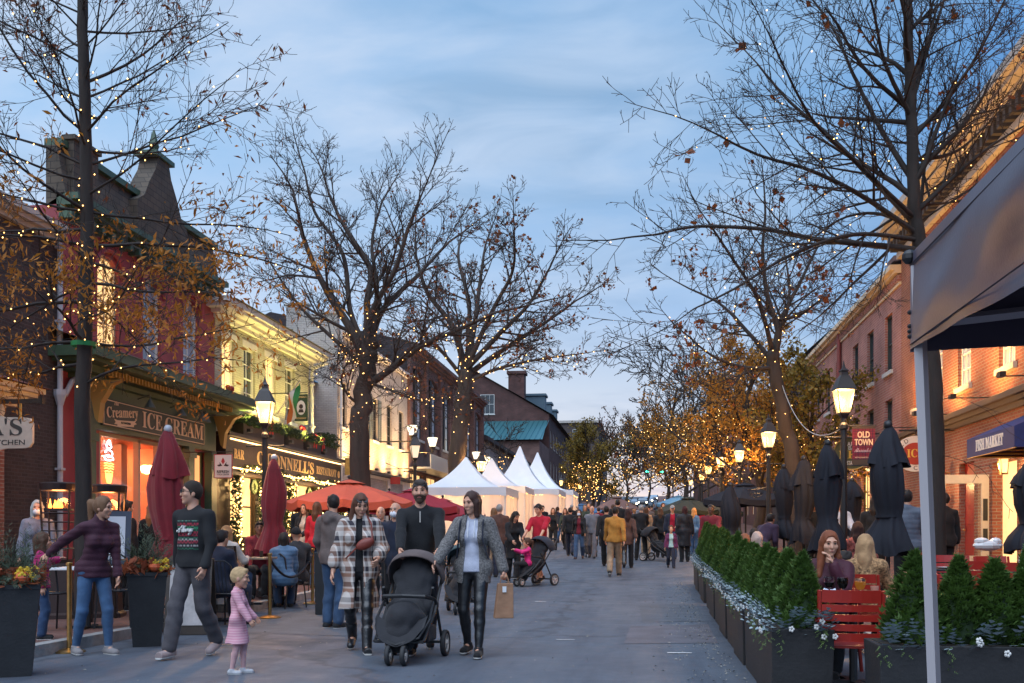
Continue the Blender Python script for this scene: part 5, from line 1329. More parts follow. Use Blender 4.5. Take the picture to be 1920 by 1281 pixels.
# hanging flower basket on the second lamp
x, y = at(1441, 24.2); z = gz(x, y)
for i, s in enumerate((-1, 1)):
 hb = thing('hanging_basket', ['empty wire basket on the street side of the second lamp', 'empty wire basket on the building side of the second lamp'][i], 'basket', M((x + s * .3, y, z + 1.9)))
 b = MB(); b.tube([(x, y, z + 2.05), (x + s * .3, y, z + 2.05)], .014, 5)
 for t in range(8):
  a = t * PI / 4; b.tube([(x + s * .3 + .2 * math.cos(a), y + .2 * math.sin(a), z + 2.02), (x + s * .3 + .15 * math.cos(a), y + .15 * math.sin(a), z + 1.88), (x + s * .3, y, z + 1.8)], .007, 4)
 for rr, zz in ((.2, 2.02), (.17, 1.92)): b.tube([(x + s * .3 + rr * math.cos(a), y + rr * math.sin(a), z + zz) for a in np.linspace(0, 2 * PI, 13)], .009, 4, cap=False)
 b.build('wire', black_metal, hb)

# ------------------------------------------------------------------ umbrellas
navy_cloth = mat('navy_cloth', (.007, .008, .015), .85, var=.2, vscale=3, sheen=.0)
red_cloth = mat('red_cloth', (.20, .006, .014), .8, var=.2, vscale=3, sheen=.2)
orange_cloth = mat('orange_red_cloth', (.52, .09, .045), .75, var=.1, vscale=2)
wine_cloth = mat('wine_cloth', (.32, .02, .035), .75, var=.1, vscale=2)
green_cloth = mat('dark_green_cloth', (.022, .028, .02), .8)
def cloth_lathe(prof, n, folds, amp, seed):
 r = random.Random(seed); ph = [r.uniform(0, 6) for _ in prof]
 V, F = [], []
 p0 = r.uniform(0, 6)
 for i, (rad, z, a) in enumerate(prof):
  for j in range(n):
   w = 2 * PI * j / n
   f_ = folds * w + p0 + .5 * math.sin(i * .8 + 2 * math.sin(w)); q = rad * (1 + a * amp * (1.6 * abs(math.sin(f_ * .5)) - .9 + .5 * math.sin((folds * 2 - 1) * w + i * .3 + ph[i] * .2)) + .10 * a * math.sin(w * 2 + p0 + i * .35))
   V.append((q * math.cos(w) + .018 * math.sin(i * .9 + p0), q * math.sin(w) + .018 * math.cos(i * 1.1 + p0), z - (.05 * a * (.5 + .5 * math.sin(3 * w + p0)) if i == 0 else 0)))
 k = len(prof)
 for i in range(k - 1):
  for j in range(n): F.append((i * n + j, i * n + (j + 1) % n, (i + 1) * n + (j + 1) % n, (i + 1) * n + j))
 return V, F
def closed_umbrella(label, px, d, top, cloth, group, wmul=1.0, bottom=.75, knob=black_metal, seed=1, valance=True):
 x, y = at(px, d); z = gz(x, y); m_ = M((x, y, z), seed * 1.3)
 H_ = top - z
 rt = thing('closed_umbrella', label, 'umbrella', m_, group)
 b = MB(); b.lathe([(.26, 0), (.26, .05), (.05, .08), (.026, .1), (.024, H_ - .12)], 10); b.build('pole', black_metal, rt, m_)
 b = MB(); b.ball((0, 0, H_ - .03), .055, 10, 6); b.lathe([(.03, H_ - .12), (.035, H_ - .07)], 8); b.build('knob', knob, rt, m_, smooth=True)
 B = bottom
 L_ = H_ - B
 prof = [(.27, B, 1.5), (.262, B + .05 * L_, 1.3), (.235, B + .13 * L_, 1.0), (.19, B + .20 * L_, .8), (.152, B + .265 * L_, .6), (.172, B + .33 * L_, .7), (.205, B + .46 * L_, .9), (.212, B + .6 * L_, .9), (.18, B + .72 * L_, .7), (.13, B + .84 * L_, .5), (.075, B + .93 * L_, .3), (.03, B + .965 * L_, 0)]
 V, F = cloth_lathe([(r_ * wmul, z_, a) for r_, z_, a in prof], 48, 7, .13, seed)
 b = MB(); b.add(V, F); cv = b.build('canopy', cloth, rt, m_, smooth=True)
 b = MB(); b.lathe([(.165 * wmul, B + .255 * L_), (.165 * wmul, B + .277 * L_)], 12); b.build('tie', cloth, cv, m_)
 if valance:
  V, F = cloth_lathe([(r_ * wmul, z_, a) for r_, z_, a in ((.222, B + .68 * L_, 1.2), (.20, B + .75 * L_, .9), (.152, B + .84 * L_, .6), (.10, B + .92 * L_, .3), (.036, B + .97 * L_, 0))], 36, 5, .22, seed + 9)
  b = MB(); b.add(V, F); b.build('top_flap', cloth, cv, m_, smooth=True)
 return rt
gN = 'closed navy patio umbrellas'
closed_umbrella('large closed navy umbrella nearest the tent leg', 1665, 12.0, 2.62, navy_cloth, gN, .90, .95, seed=1)
closed_umbrella('closed navy umbrella just left of the near lamp post', 1552, 14.6, 2.64, navy_cloth, gN, .92, .9, seed=2)
closed_umbrella('closed navy umbrella third back from the tent', 1507, 18.0, 2.68, navy_cloth, gN, .9, .95, seed=3)
closed_umbrella('closed navy umbrella before the leaning tree trunk', 1470, 20.4, 2.70, navy_cloth, gN, .88, .95, seed=4)
closed_umbrella('closed navy umbrella before the open navy umbrella', 1370, 19.0, 2.25, navy_cloth, gN, .9, .95, seed=5, valance=False)
closed_umbrella('closed navy umbrella cut by the right picture edge', 1938, 12.5, 2.3, navy_cloth, gN, 1.0, .95, seed=6)
closed_umbrella('dim closed umbrella half hidden behind the near lamp post', 1598, 21.0, 2.45, navy_cloth, gN, 1.0, 1.0, seed=7)
knob_w = mat('pale_knob', (.55, .56, .6), .4)
gR = 'closed red patio umbrellas'
closed_umbrella('tall closed red umbrella behind the man in the dark sweater', 315, 13.2, 2.70, red_cloth, gR, 1.0, .55, knob_w, 8)
closed_umbrella('closed red umbrella leaning against the lit street lamp', 514, 17.0, 2.62, red_cloth, gR, .9, .85, knob_w, 9, valance=False)
def open_umbrella(label, px, d, top, rad, cloth, group, drop=.55, n=8, flap=.16, rot=0.0):
 x, y = at(px, d); z = gz(x, y); m_ = M((x, y, z), rot); H_ = top - z
 rt = thing('open_umbrella', label, 'umbrella', m_, group)
 b = MB(); b.lathe([(.28, 0), (.28, .06), (.05, .09), (.026, .12), (.024, H_ + .08)], 10); b.ball((0, 0, H_ + .1), .04, 8, 5); b.build('pole', black_metal, rt, m_)
 V, F = [], []
 k = 6; sub = 4; N_ = n * sub
 for i in range(k + 1):
  t = i / k
  for j in range(N_):
   s_ = (j % sub) / sub; a0 = 2 * PI * (j // sub) / n; a1 = a0 + 2 * PI / n
   px_, py_ = math.cos(a0) * (1 - s_) + math.cos(a1) * s_, math.sin(a0) * (1 - s_) + math.sin(a1) * s_
   sag = -.05 * math.sin(PI * s_) * t * rad
   V.append((px_ * rad * (.03 + .97 * t), py_ * rad * (.03 + .97 * t), H_ - drop * t ** 1.15 + sag))
 for j in range(N_):
  p = V[k * N_ + j]; V.append((p[0], p[1], p[2] - flap))
 for i in range(k + 1):
  for j in range(N_): F.append((i * N_ + j, i * N_ + (j + 1) % N_, (i + 1) * N_ + (j + 1) % N_, (i + 1) * N_ + j))
 b = MB(); b.add(V, F); cv = b.build('canopy', cloth, rt, m_)
 V, F = [], []
 for r_, z_ in ((.02, .05), (.26 * rad, -.04)):
  for j in range(n): V.append((r_ * math.cos(2 * PI * j / n), r_ * math.sin(2 * PI * j / n), H_ + z_))
 b = MB(); b.add(V, [(j, (j + 1) % n, n + (j + 1) % n, n + j) for j in range(n)]); b.build('vent_cap', cloth, cv, m_)
 for j in range(n):
  a = 2 * PI * j / n; b = MB(); b.tube([(.03 * math.cos(a), .03 * math.sin(a), H_ - .03), (rad * .98 * math.cos(a), rad * .98 * math.sin(a), H_ - drop - .015)], .012, 4); b.build('rib', black_metal, rt, m_)
 return rt
gO = 'open patio umbrellas'
open_umbrella('large open orange-red umbrella before the pub front', 655, 21.5, 2.42, 1.36, orange_cloth, gO, .42, rot=.2)
open_umbrella('open wine-red umbrella behind the bearded man', 775, 24.5, 2.38, 1.2, wine_cloth, gO, .40, rot=.5)
open_umbrella('open wine-red umbrella right of the bearded man', 830, 29, 2.30, 1.15, wine_cloth, gO, .42, rot=.1)
open_umbrella('open wine-red umbrella peeking under the orange one', 730, 30, 2.55, 1.2, wine_cloth, gO, .42, rot=.3)
open_umbrella('open navy umbrella beneath the second street lamp', 1398, 28.0, 2.70, 1.25, navy_cloth, gO, .42, n=6, rot=.3)
open_umbrella('open dark green umbrella beyond the shoppers', 1290, 40.0, 2.78, 1.35, green_cloth, gO, .5, rot=.2)
open_umbrella('small open green umbrella behind the navy one', 1345, 45.0, 2.72, 1.2, green_cloth, gO, .4, rot=.4)
open_umbrella('open brown and pale umbrella far down the street', 1157, 72.0, 4.05, 1.6, mat('brown_cloth', (.20, .10, .08), .8), gO, .8, rot=.1)
open_umbrella('open blue umbrella beside the last white tent', 1090, 60.0, 3.15, 1.5, mat('blue_cloth', (.06, .14, .26), .8), gO, .45, rot=.1)
open_umbrella('open pale blue umbrella far down by the parked cars', 1272, 60.0, 3.65, 1.3, mat('pale_blue_cloth', (.10, .22, .32), .8), gO, .45, rot=.1)

# ------------------------------------------------------------------ white high-peak tents
tent_m = mat('tent_white', (.74, .74, .76), .6, var=.04, vscale=2)
N, L, p = nodes_of(tent_m)
tb = N.new('ShaderNodeBsdfTranslucent'); tb.inputs[0].default_value = (.8, .72, .62, 1); mx = N.new('ShaderNodeMixShader'); mx.inputs[0].default_value = .5
L.new(p.outputs[0], mx.inputs[1]); L.new(tb.outputs[0], mx.inputs[2]); L.new(mx.outputs[0], [n for n in N if n.type == 'OUTPUT_MATERIAL'][0].inputs[0])
tent_top = mat('tent_roof_white', (.70, .71, .74), .55, var=.05, vscale=1.5)
def tent(label, px, d, half, eave, peak, rz=0.0, curve=1.9, wall=True, glow=70):
 x, y = at(px, d); z = gz(x, y); m_ = M((x, y, z), rz)
 rt = thing('white_tent', label, 'tent', m_, 'white market tents')
 k, n = 10, 10; V, F = [], []
 ring = []
 for s in range(4):
  for j in range(n):
   t = j / n; c = [(-1, -1), (1, -1), (1, 1), (-1, 1)]; a, b_ = c[s], c[(s + 1) % 4]
   ring.append((a[0] + (b_[0] - a[0]) * t, a[1] + (b_[1] - a[1]) * t))
 for i in range(k + 1):
  t = i / k
  r_ = .015 + .985 * t
  for q, (a, b_) in enumerate(ring):
   s_ = (q % n) / n
   bow = 1 - .05 * math.sin(PI * s_) * math.sin(PI * min(1, t * 1.1))
   zz = eave + (peak - eave) * (1 - t) ** curve
   V.append((a * half * r_ * bow, b_ * half * r_ * bow, zz))
 NN = 4 * n
 for i in range(k):
  for j in range(NN): F.append((i * NN + j, i * NN + (j + 1) % NN, (i + 1) * NN + (j + 1) % NN, (i + 1) * NN + j))
 off = len(V)
 for j in range(NN):
  p = V[k * NN + j]; V.append((p[0], p[1], p[2] - (.26 if j % 5 else .3)))
 for j in range(NN): F.append((k * NN + j, k * NN + (j + 1) % NN, off + (j + 1) % NN, off + j))
 b = MB(); b.add(V, F); cv = b.build('canopy', tent_top, rt, m_, smooth=True)
 mod = cv.modifiers.new('split', 'EDGE_SPLIT'); mod.split_angle = R(40)
 for sx in (-1, 1):
  for sy in (-1, 1):
   b = MB(); b.tube([(sx * (half - .04), sy * (half - .04), 0), (sx * (half - .04), sy * (half - .04), eave - .02)], .03, 6); b.build('leg', white_paint, rt, m_)
 if wall:
  for s in range(4):
   V = []; n2 = 40; ang = s * PI / 2
   for i, zz in enumerate((.03, (eave - .05) * .5, eave - .05)):
    for j in range(n2 + 1):
     u = -half + .06 + (2 * half - .12) * j / n2; w = half - .03 - .05 * (.5 + .5 * math.sin(j * 1.35)) * (1.2 - i * .4)
     if s == 3 and abs(u) < half * .35: w += 0
     V.append((u * math.cos(ang) + w * math.sin(ang), -w * math.cos(ang) + u * math.sin(ang), zz))
   F = [(i * (n2 + 1) + j, i * (n2 + 1) + j + 1, (i + 1) * (n2 + 1) + j + 1, (i + 1) * (n2 + 1) + j) for i in range(2) for j in range(n2) if not (s == 1 and n2 * .3 < j < n2 * .7)]
   b = MB(); b.add(V, F); b.build('side_curtain', tent_m, rt, m_, smooth=True)
 lamp('tent_lamp', 'POINT', (x, y, z + eave - .3), glow, (1, .55, .28), .2, parent=None)
 rb = random.Random(px)
 pts = [(x + sx * half * rb.uniform(-1, 1) * .98, y - half * .99, z + eave - rb.uniform(.0, .3)) for sx in (1,) for _ in range(40)] + [(x + half * .99, y + half * rb.uniform(-1, 1), z + eave - rb.uniform(0, .3)) for _ in range(40)]
 ls = thing('light_string', 'icicle lights along the eaves of the ' + label, 'string lights', M((x, y, z + eave)), 'lights on the tents')
 obj('bulbs', bulbs_mesh('bulbs', pts, .0004 * d), bulb_mat, ls)['kind'] = 'stuff'
tent('white peaked tent nearest, behind the woman in grey', 874, 34, 1.6, 2.3, 3.4, .0, 2.2, glow=150)
tent('white peaked tent second in the row, half hidden', 922, 41.5, 1.6, 2.35, 3.6, .0, 2.3, glow=150)
tent('tallest white peaked tent, third in the row', 975, 49, 2.1, 2.45, 4.65, .0, 2.7, glow=260)
tent('farthest white peaked tent in the row', 1008, 57, 2.2, 2.5, 4.75, .0, 2.7, glow=260)

# ------------------------------------------------------------------ grey pop-up tent over the camera's right shoulder
tx0, tx1, ty0, ty1 = .765, 3.75, -.0, 3.03
tz0, tz1 = 1.785, 2.07
rt = thing('popup_tent', 'grey-violet pop-up tent corner with white leg close on the right', 'tent', M((tx0, ty1, 0)))
tent_grey = mat('violet_grey_cloth', (.088, .080, .115), .42, var=.12, vscale=3, bump=.05, bscale=140, spec=.6)
def ripple(a, b_, z0, z1, nu, nv, amp):
 V, F = [], []
 for i in range(nv + 1):
  t = i / nv
  for j in range(nu + 1):
   u = j / nu; p = Vector(a).lerp(Vector(b_), u); nrm = Vector((b_[1] - a[1], -(b_[0] - a[0]), 0)).normalized()
   w = amp * (math.sin(u * 9 + t * 4.2 + 1) + .45 * math.sin(u * 21 - t * 6) + .2 * math.sin(u * 50 + t * 9)) * (1 - t) ** .8 * math.sin(PI * min(max(u, 0), 1)) ** .6
   q = p + nrm * w; V.append((q.x, q.y, z0 + (z1 - z0) * t + (.012 * math.sin(u * 7) if i == 0 else 0)))
 F = [(i * (nu + 1) + j, i * (nu + 1) + j + 1, (i + 1) * (nu + 1) + j + 1, (i + 1) * (nu + 1) + j) for i in range(nv) for j in range(nu)]
 return V, F
for a, b_ in (((tx0, ty0), (tx0, ty1)), ((tx0, ty1), (tx1, ty1)), ((tx1, ty1), (tx1, ty0)), ((tx1, ty0), (tx0, ty0))):
 V, F = ripple((*a, 0), (*b_, 0), tz0, tz1, 60, 12, .026); b = MB(); b.add(V, F); b.build('valance', tent_grey, rt, smooth=True)
b = MB(); cx, cy = (tx0 + tx1) / 2, (ty0 + ty1) / 2
b.add([(tx0, ty0, tz1), (tx1, ty0, tz1), (tx1, ty1, tz1), (tx0, ty1, tz1), (cx, cy, 3.1)], [(0, 1, 4), (1, 2, 4), (2, 3, 4), (3, 0, 4)]); b.build('roof', tent_grey, rt)
for zz, hh in ((tz1 - .035, .006), (tz0 + .02, .005)):
 b = MB(); b.tube([(tx0 - .003, y_, zz) for y_ in np.linspace(ty0 + .02, ty1 - .01, 12)], hh * .5, 4); b.build('seam', mat('seam_thread', (.05, .045, .06), .8), rt)
leg_m = mat('white_leg', (.50, .47, .49), .4)
b = MB(); b.tube([(tx0 + .012, ty1 - .03, 2.03), (tx0 + .085, ty1 - .05, 0.0)], .0185, 4); b.build('leg', leg_m, rt)
for x_, y_ in ((tx1 - .04, ty1 - .04), (tx1 - .04, ty0 + .04)):
 b = MB(); b.tube([(x_, y_, 2.03), (x_, y_, 0)], .022, 4); b.build('leg', leg_m, rt)
b = MB(); b.tube([(tx0 + .05, ty1 - .05, 1.99), (cx, ty1 - .05, 1.86), (tx1 - .05, ty1 - .05, 1.99)], .016, 4); b.tube([(tx0 + .05, ty1 - .05, 1.86), (cx, ty1 - .05, 1.99), (tx1 - .05, ty1 - .05, 1.86)], .016, 4); b.build('truss', leg_m, rt)
b = MB(); b.ball((tx0 - .005, ty1 - .01, 2.06), .022, 8, 5); b.build('corner_cap', black_metal, rt)
b = MB()
for zz in (1.83, 1.845, 1.86, 1.90): b.ball((tx0 - .003, ty1 - .004, zz), .007, 6, 4)
b.build('lacing', black_metal, rt)

# ------------------------------------------------------------------ people: one continuous surface per body, grown from a distance field
class Field:
 def __init__(s, lo, hi, h):
  s.lo = np.array(lo, np.float32); s.h = h
  n = np.ceil((np.array(hi) - s.lo) / h).astype(int) + 2
  s.V = np.full(n, .5, np.float32)
  s.ax = [s.lo[i] + h * np.arange(n[i], dtype=np.float32) for i in range(3)]
 def _sl(s, lo, hi):
  out = []
  for i in range(3):
   a = int(max(0, math.floor((lo[i] - s.lo[i]) / s.h))); b = int(min(s.V.shape[i], math.ceil((hi[i] - s.lo[i]) / s.h) + 1))
   if b <= a: return None
   out.append(slice(a, b))
  return tuple(out)
 def _put(s, sl, d, k, sub):
  v = s.V[sl]
  if sub:
   if k > 0:
    h = np.maximum(k - np.abs(v + d), 0) / k; s.V[sl] = np.maximum(v, -d) + h * h * k * .25
   else: s.V[sl] = np.maximum(v, -d)
  else:
   if k > 0:
    h = np.maximum(k - np.abs(v - d), 0) / k; s.V[sl] = np.minimum(v, d) - h * h * k * .25
   else: s.V[sl] = np.minimum(v, d)
 def cone(s, a, b, ra, rb, k=.02, flat=1.0, sub=False):
  a, b = np.array(a, np.float32), np.array(b, np.float32); m = max(ra, rb) + k + s.h * 2
  sl = s._sl(np.minimum(a, b) - m, np.maximum(a, b) + m)
  if sl is None: return
  X = s.ax[0][sl[0]][:, None, None] - a[0]; Y = (s.ax[1][sl[1]][None, :, None] - a[1]) / flat; Z = s.ax[2][sl[2]][None, None, :] - a[2]
  ba = b - a; ba[1] /= flat; q = float(ba @ ba) + 1e-9
  t = np.clip((X * ba[0] + Y * ba[1] + Z * ba[2]) / q, 0, 1)
  d = np.sqrt((X - t * ba[0]) ** 2 + (Y - t * ba[1]) ** 2 + (Z - t * ba[2]) ** 2) - (ra + (rb - ra) * t)
  s._put(sl, (d * min(1, flat)).astype(np.float32), k, sub)
 def ell(s, c, r, k=.02, ax=None, sub=False):
  c = np.array(c, np.float32); r = np.array(r, np.float32); m = r.max() + k + s.h * 2
  sl = s._sl(c - m, c + m)
  if sl is None: return
  X = s.ax[0][sl[0]][:, None, None] - c[0]; Y = s.ax[1][sl[1]][None, :, None] - c[1]; Z = s.ax[2][sl[2]][None, None, :] - c[2]
  if ax is None: ax = np.eye(3)
  q = 0; q2 = 0
  for i in range(3):
   e = X * ax[i][0] + Y * ax[i][1] + Z * ax[i][2]; q = q + (e / r[i]) ** 2; q2 = q2 + (e / r[i] ** 2) ** 2
  k0 = np.sqrt(q); k1 = np.sqrt(q2) + 1e-6
  s._put(sl, (k0 * (k0 - 1) / k1).astype(np.float32), k, sub)
 def cut(s, p, n):
  p = np.array(p); n = np.array(n, float); n /= np.linalg.norm(n)
  d = (s.ax[0][:, None, None] - p[0]) * n[0] + (s.ax[1][None, :, None] - p[1]) * n[1] + (s.ax[2][None, None, :] - p[2]) * n[2]
  s.V = np.maximum(s.V, d.astype(np.float32))
 def wrinkle(s, amp, f=18.0, seed=0, zf=1.0):
  r = np.random.default_rng(seed); ph = r.uniform(0, 6, 6)
  X = s.ax[0][:, None, None]; Y = s.ax[1][None, :, None]; Z = s.ax[2][None, None, :]
  w = np.sin(f * zf * Z + 3.1 * np.sin(f * .35 * X + ph[0]) + 2.2 * np.sin(f * .4 * Y + ph[1]) + ph[2]) * np.sin(f * .45 * X + 1.7 * np.sin(f * .3 * Z + ph[3]) + f * .35 * Y + ph[4])
  s.V = s.V + (amp * w).astype(np.float32)
 def ridges(s, amp, period):
  s.V = s.V + (amp * np.abs(np.sin(PI * s.ax[2] / period))[None, None, :] * -1).astype(np.float32)
 def mesh(s, name):
  V = s.V; V[0] = V[-1] = .5; V[:, 0] = V[:, -1] = .5; V[:, :, 0] = V[:, :, -1] = .5
  S = V < 0; a = S[:-1, :-1, :-1]; n = np.array(V.shape) - 1
  cs = [(i, j, k) for i in (0, 1) for j in (0, 1) for k in (0, 1)]
  cnt = np.zeros(n, np.int8)
  for i, j, k in cs: cnt += S[i:n[0] + i, j:n[1] + j, k:n[2] + k]
  act = (cnt > 0) & (cnt < 8)
  I = np.argwhere(act)
  if not len(I): return None
  cv = np.stack([V[I[:, 0] + i, I[:, 1] + j, I[:, 2] + k] for i, j, k in cs], 1); cp = np.array(cs, np.float32)
  acc = np.zeros((len(I), 3), np.float32); num = np.zeros((len(I), 1), np.float32)
  for p in range(8):
   for q in range(p + 1, 8):
    if np.abs(cp[p] - cp[q]).sum() != 1: continue
    v0, v1 = cv[:, p], cv[:, q]; ms = (v0 < 0) != (v1 < 0)
    t = np.where(ms, v0 / np.where(ms, v0 - v1, 1), 0)[:, None]
    acc += ms[:, None] * (cp[p] + t * (cp[q] - cp[p])); num += ms[:, None]
  P = s.lo + s.h * (I + acc / num)
  mp = np.full(n, -1, np.int32); mp[act] = np.arange(len(I)); Fs = []
  for axn in range(3):
   o = [0, 0, 0]; o[axn] = 1
   A = S[:S.shape[0] - o[0], :S.shape[1] - o[1], :S.shape[2] - o[2]]; B = S[o[0]:, o[1]:, o[2]:]
   E = np.argwhere(A != B); u, v = (axn + 1) % 3, (axn + 2) % 3
   E = E[(E[:, u] > 0) & (E[:, v] > 0) & (E[:, u] < n[u]) & (E[:, v] < n[v]) & (E[:, axn] < n[axn])]
   def cell(du, dv):
    C = E.copy(); C[:, u] -= du; C[:, v] -= dv; return mp[C[:, 0], C[:, 1], C[:, 2]]
   q = np.stack([cell(1, 1), cell(0, 1), cell(0, 0), cell(1, 0)], 1)
   fl = ~A[E[:, 0], E[:, 1], E[:, 2]]; q[fl] = q[fl][:, ::-1]; Fs.append(q)
  F = np.concatenate(Fs); F = F[(F >= 0).all(1)]
  return np_mesh(name, P, F, True)
def B(r, f, u): return np.array((-r, -f, u), float)          # person's right, forward, up; the figure faces -Y
def ik(a, b, l1, l2, pole):
 v = b - a; d = np.linalg.norm(v)
 if d > (l1 + l2) * .998: b = a + v / d * (l1 + l2) * .998; v = b - a; d = np.linalg.norm(v)
 u = v / d; c = (l1 * l1 - l2 * l2 + d * d) / (2 * d); h = math.sqrt(max(l1 * l1 - c * c, 0))
 w = pole - u * pole.dot(u); w /= np.linalg.norm(w) + 1e-9
 return a + u * c + w * h, b
ARM = {'down': (.27, .03, .80), 'fwd': (.25, .22, .87), 'back': (.26, -.20, .86), 'hold': (.14, .36, 1.08), 'push': (.17, .46, 1.02), 'pocket': (.25, .10, .93), 'phone': (.08, .30, 1.22), 'lap': (.12, .30, .68), 'table': (.16, .36, .80), 'bag': (.32, .05, .82)}
LEG = {'stand': ((.09, 0, .08), (.09, 0, .08)), 'walk': ((.085, .27, .09), (.085, -.30, .15)), 'walk2': ((.085, -.30, .15), (.085, .27, .09)), 'step': ((.085, .14, .08), (.085, -.16, .10)), 'sit': ((.10, .42, .08), (.11, .40, .08)), 'apart': ((.15, .05, .08), (.15, -.05, .08))}
SKIN = mat('skin', (.62, .33, .22), .55, var=.08, vscale=14, sss=.12)
SKIN2 = mat('skin_tan', (.33, .165, .105), .55, var=.08, vscale=14, sss=.1)
SKIN3 = mat('skin_deep', (.14, .07, .045), .55, var=.08, vscale=14)
CL = {}
def fab(colour, rough=.85, var=.18, vs=9, bump=.25, bs=70, sheen=.08, spec=.3):
 k = ('fabric_%02d_%02d_%02d_%d' % (*[int(c * 99) for c in colour], int(rough * 10)))
 return mat(k, colour, rough, var=var, vscale=vs, bump=bump, bscale=bs, sheen=sheen, spec=spec)
eye_m = mat('eye_dark', (.02, .015, .012), .2)
lip_m = mat('lip', (.36, .11, .10), .5)
mask_m = mat('face_mask', (.75, .76, .80), .8)
def skeleton(sex='f', legs='stand', la='down', ra='down', lean=0, turn=0, head=(0, 0), hip=None, side=0, hs=1.0):
 J = {}
 f = sex == 'f'
 sh = .160 if f else .182
 seat = legs == 'sit'
 lg = LEG[legs] if isinstance(legs, str) else legs
 hu = hip if hip is not None else (.50 if seat else (.905 if isinstance(legs, str) and legs.startswith('walk') else .93))
 J['hip'] = B(0, 0, hu); dz = hu - .93
 ln, tn, sd = math.radians(lean), math.radians(turn), math.radians(side)
 def up(r, ff, u):
  """upper-body point, leaned about the pelvis and turned about the spine"""
  r, ff = r * math.cos(tn) + ff * math.sin(tn) * 1.0, ff * math.cos(tn) - r * math.sin(tn)
  z = u - .93; ff, z = ff + 0 * z, z
  ff2 = ff * math.cos(ln) + z * math.sin(ln); z2 = z * math.cos(ln) - ff * math.sin(ln)
  r2 = r * math.cos(sd) + z2 * math.sin(sd); z3 = z2 * math.cos(sd) - r * math.sin(sd)
  return B(r2, ff2, z3 + hu)
 J['up'] = up
 for s, nm in ((-1, 'l'), (1, 'r')):
  J['hip' + nm] = J['hip'] + B(s * .085, 0, -.01)
  t = lg[0] if nm == 'l' else lg[1]
  ank = B(s * t[0], t[1], t[2])
  J['knee' + nm], J['ank' + nm] = ik(J['hip' + nm], ank, .43, .42, B(s * .12, 1, .25 if seat else 0))
  J['sho' + nm] = up(s * sh, -.005, 1.42)
  a = la if nm == 'l' else ra
  if isinstance(a, str):
   q = ARM[a]; h_ = B(s * q[0], q[1], q[2] + (dz if a not in ('table',) else 0)) if not lean else up(s * q[0], q[1], q[2])
  else: h_ = B(a[0], a[1], a[2])
  J['elb' + nm], J['wri' + nm] = ik(J['sho' + nm], h_, .275, .25, B(s * .55, -.9, -.45))
 J['neck'] = up(0, -.005, 1.47)
 yw, pt = math.radians(head[0]) + tn, math.radians(head[1])
 hf = np.array(B(math.sin(yw) * math.cos(pt), math.cos(yw) * math.cos(pt), math.sin(pt))); hr = np.array(B(math.cos(yw), -math.sin(yw), 0)); hu_ = np.cross(hr, hf)
 if hu_[2] < 0: hu_ = -hu_
 base = up(0, .012, 1.555)
 J['hc'] = base + hu_ * .09 * hs + hf * .012; J['hax'] = (hr, hf, hu_); J['hs'] = hs; J['sex'] = sex; J['sh'] = sh; J['seat'] = seat
 J['H'] = lambda r, ff, u: J['hc'] + (hr * r + hf * ff + hu_ * u) * hs
 return J
def bounds(J, pad=.14):
 P = np.array([v for k, v in J.items() if isinstance(v, np.ndarray) and v.shape == (3,)])
 lo, hi = P.min(0) - pad, P.max(0) + pad
 hi[2] = J['hc'][2] + .15 * J['hs'] + .02; lo[2] = min(-.02, lo[2] + .05)
 return lo, hi
def torso(F, J, a, k=.04, waist=None):
 f = J['sex'] == 'f'; up = J['up']; w = waist or (.108 if f else .128)
 F.cone(J['hipl'] + B(0, -.005, .03), J['hipr'] + B(0, -.005, .03), .105 + a, .105 + a, k, .88)
 F.cone(up(0, 0, .98), up(0, 0, 1.10), .118 + a, w + a, k, .80)
 F.cone(up(0, 0, 1.10), up(0, .0, 1.31), w + a, (.132 if f else .150) + a, k, .74)
 F.cone(up(-J['sh'] + .05, -.005, 1.41), up(J['sh'] - .05, -.005, 1.41), .062 + a * .8, .062 + a * .8, k, 1.0)
 for s in (-1, 1):
  F.cone(up(s * .10, -.01, 1.44), up(0, -.005, 1.49), .040 + a * .6, .045 + a * .6, k)
  if f: F.ell(up(s * .07, .075, 1.275), (.058 + a, .05 + a, .058 + a), k)
def arms(F, J, a, k=.02, to=1.0, cuff=0.0, which='lr'):
 for n in which:
  w = J['elb' + n] + (J['wri' + n] - J['elb' + n]) * to
  F.cone(J['sho' + n], J['elb' + n], .049 + a, .040 + a, k); F.cone(J['elb' + n], w, .040 + a, .030 + a + cuff, k)
def legs_(F, J, a, k=.02, cuff=.0, upto=1.0, knee=0.0):
 for n in 'lr':
  F.cone(J['hip' + n], J['knee' + n], .083 + a, .058 + a + knee, k); e = J['knee' + n] + (J['ank' + n] - J['knee' + n]) * upto
  mid = J['knee' + n] + (J['ank' + n] - J['knee' + n]) * .35 + B(0, -.012, 0)
  if upto > .5: F.cone(J['knee' + n], mid, .056 + a + knee, .055 + a + cuff * .5, k); F.cone(mid, e, .055 + a + cuff * .5, .037 + a + cuff, k)
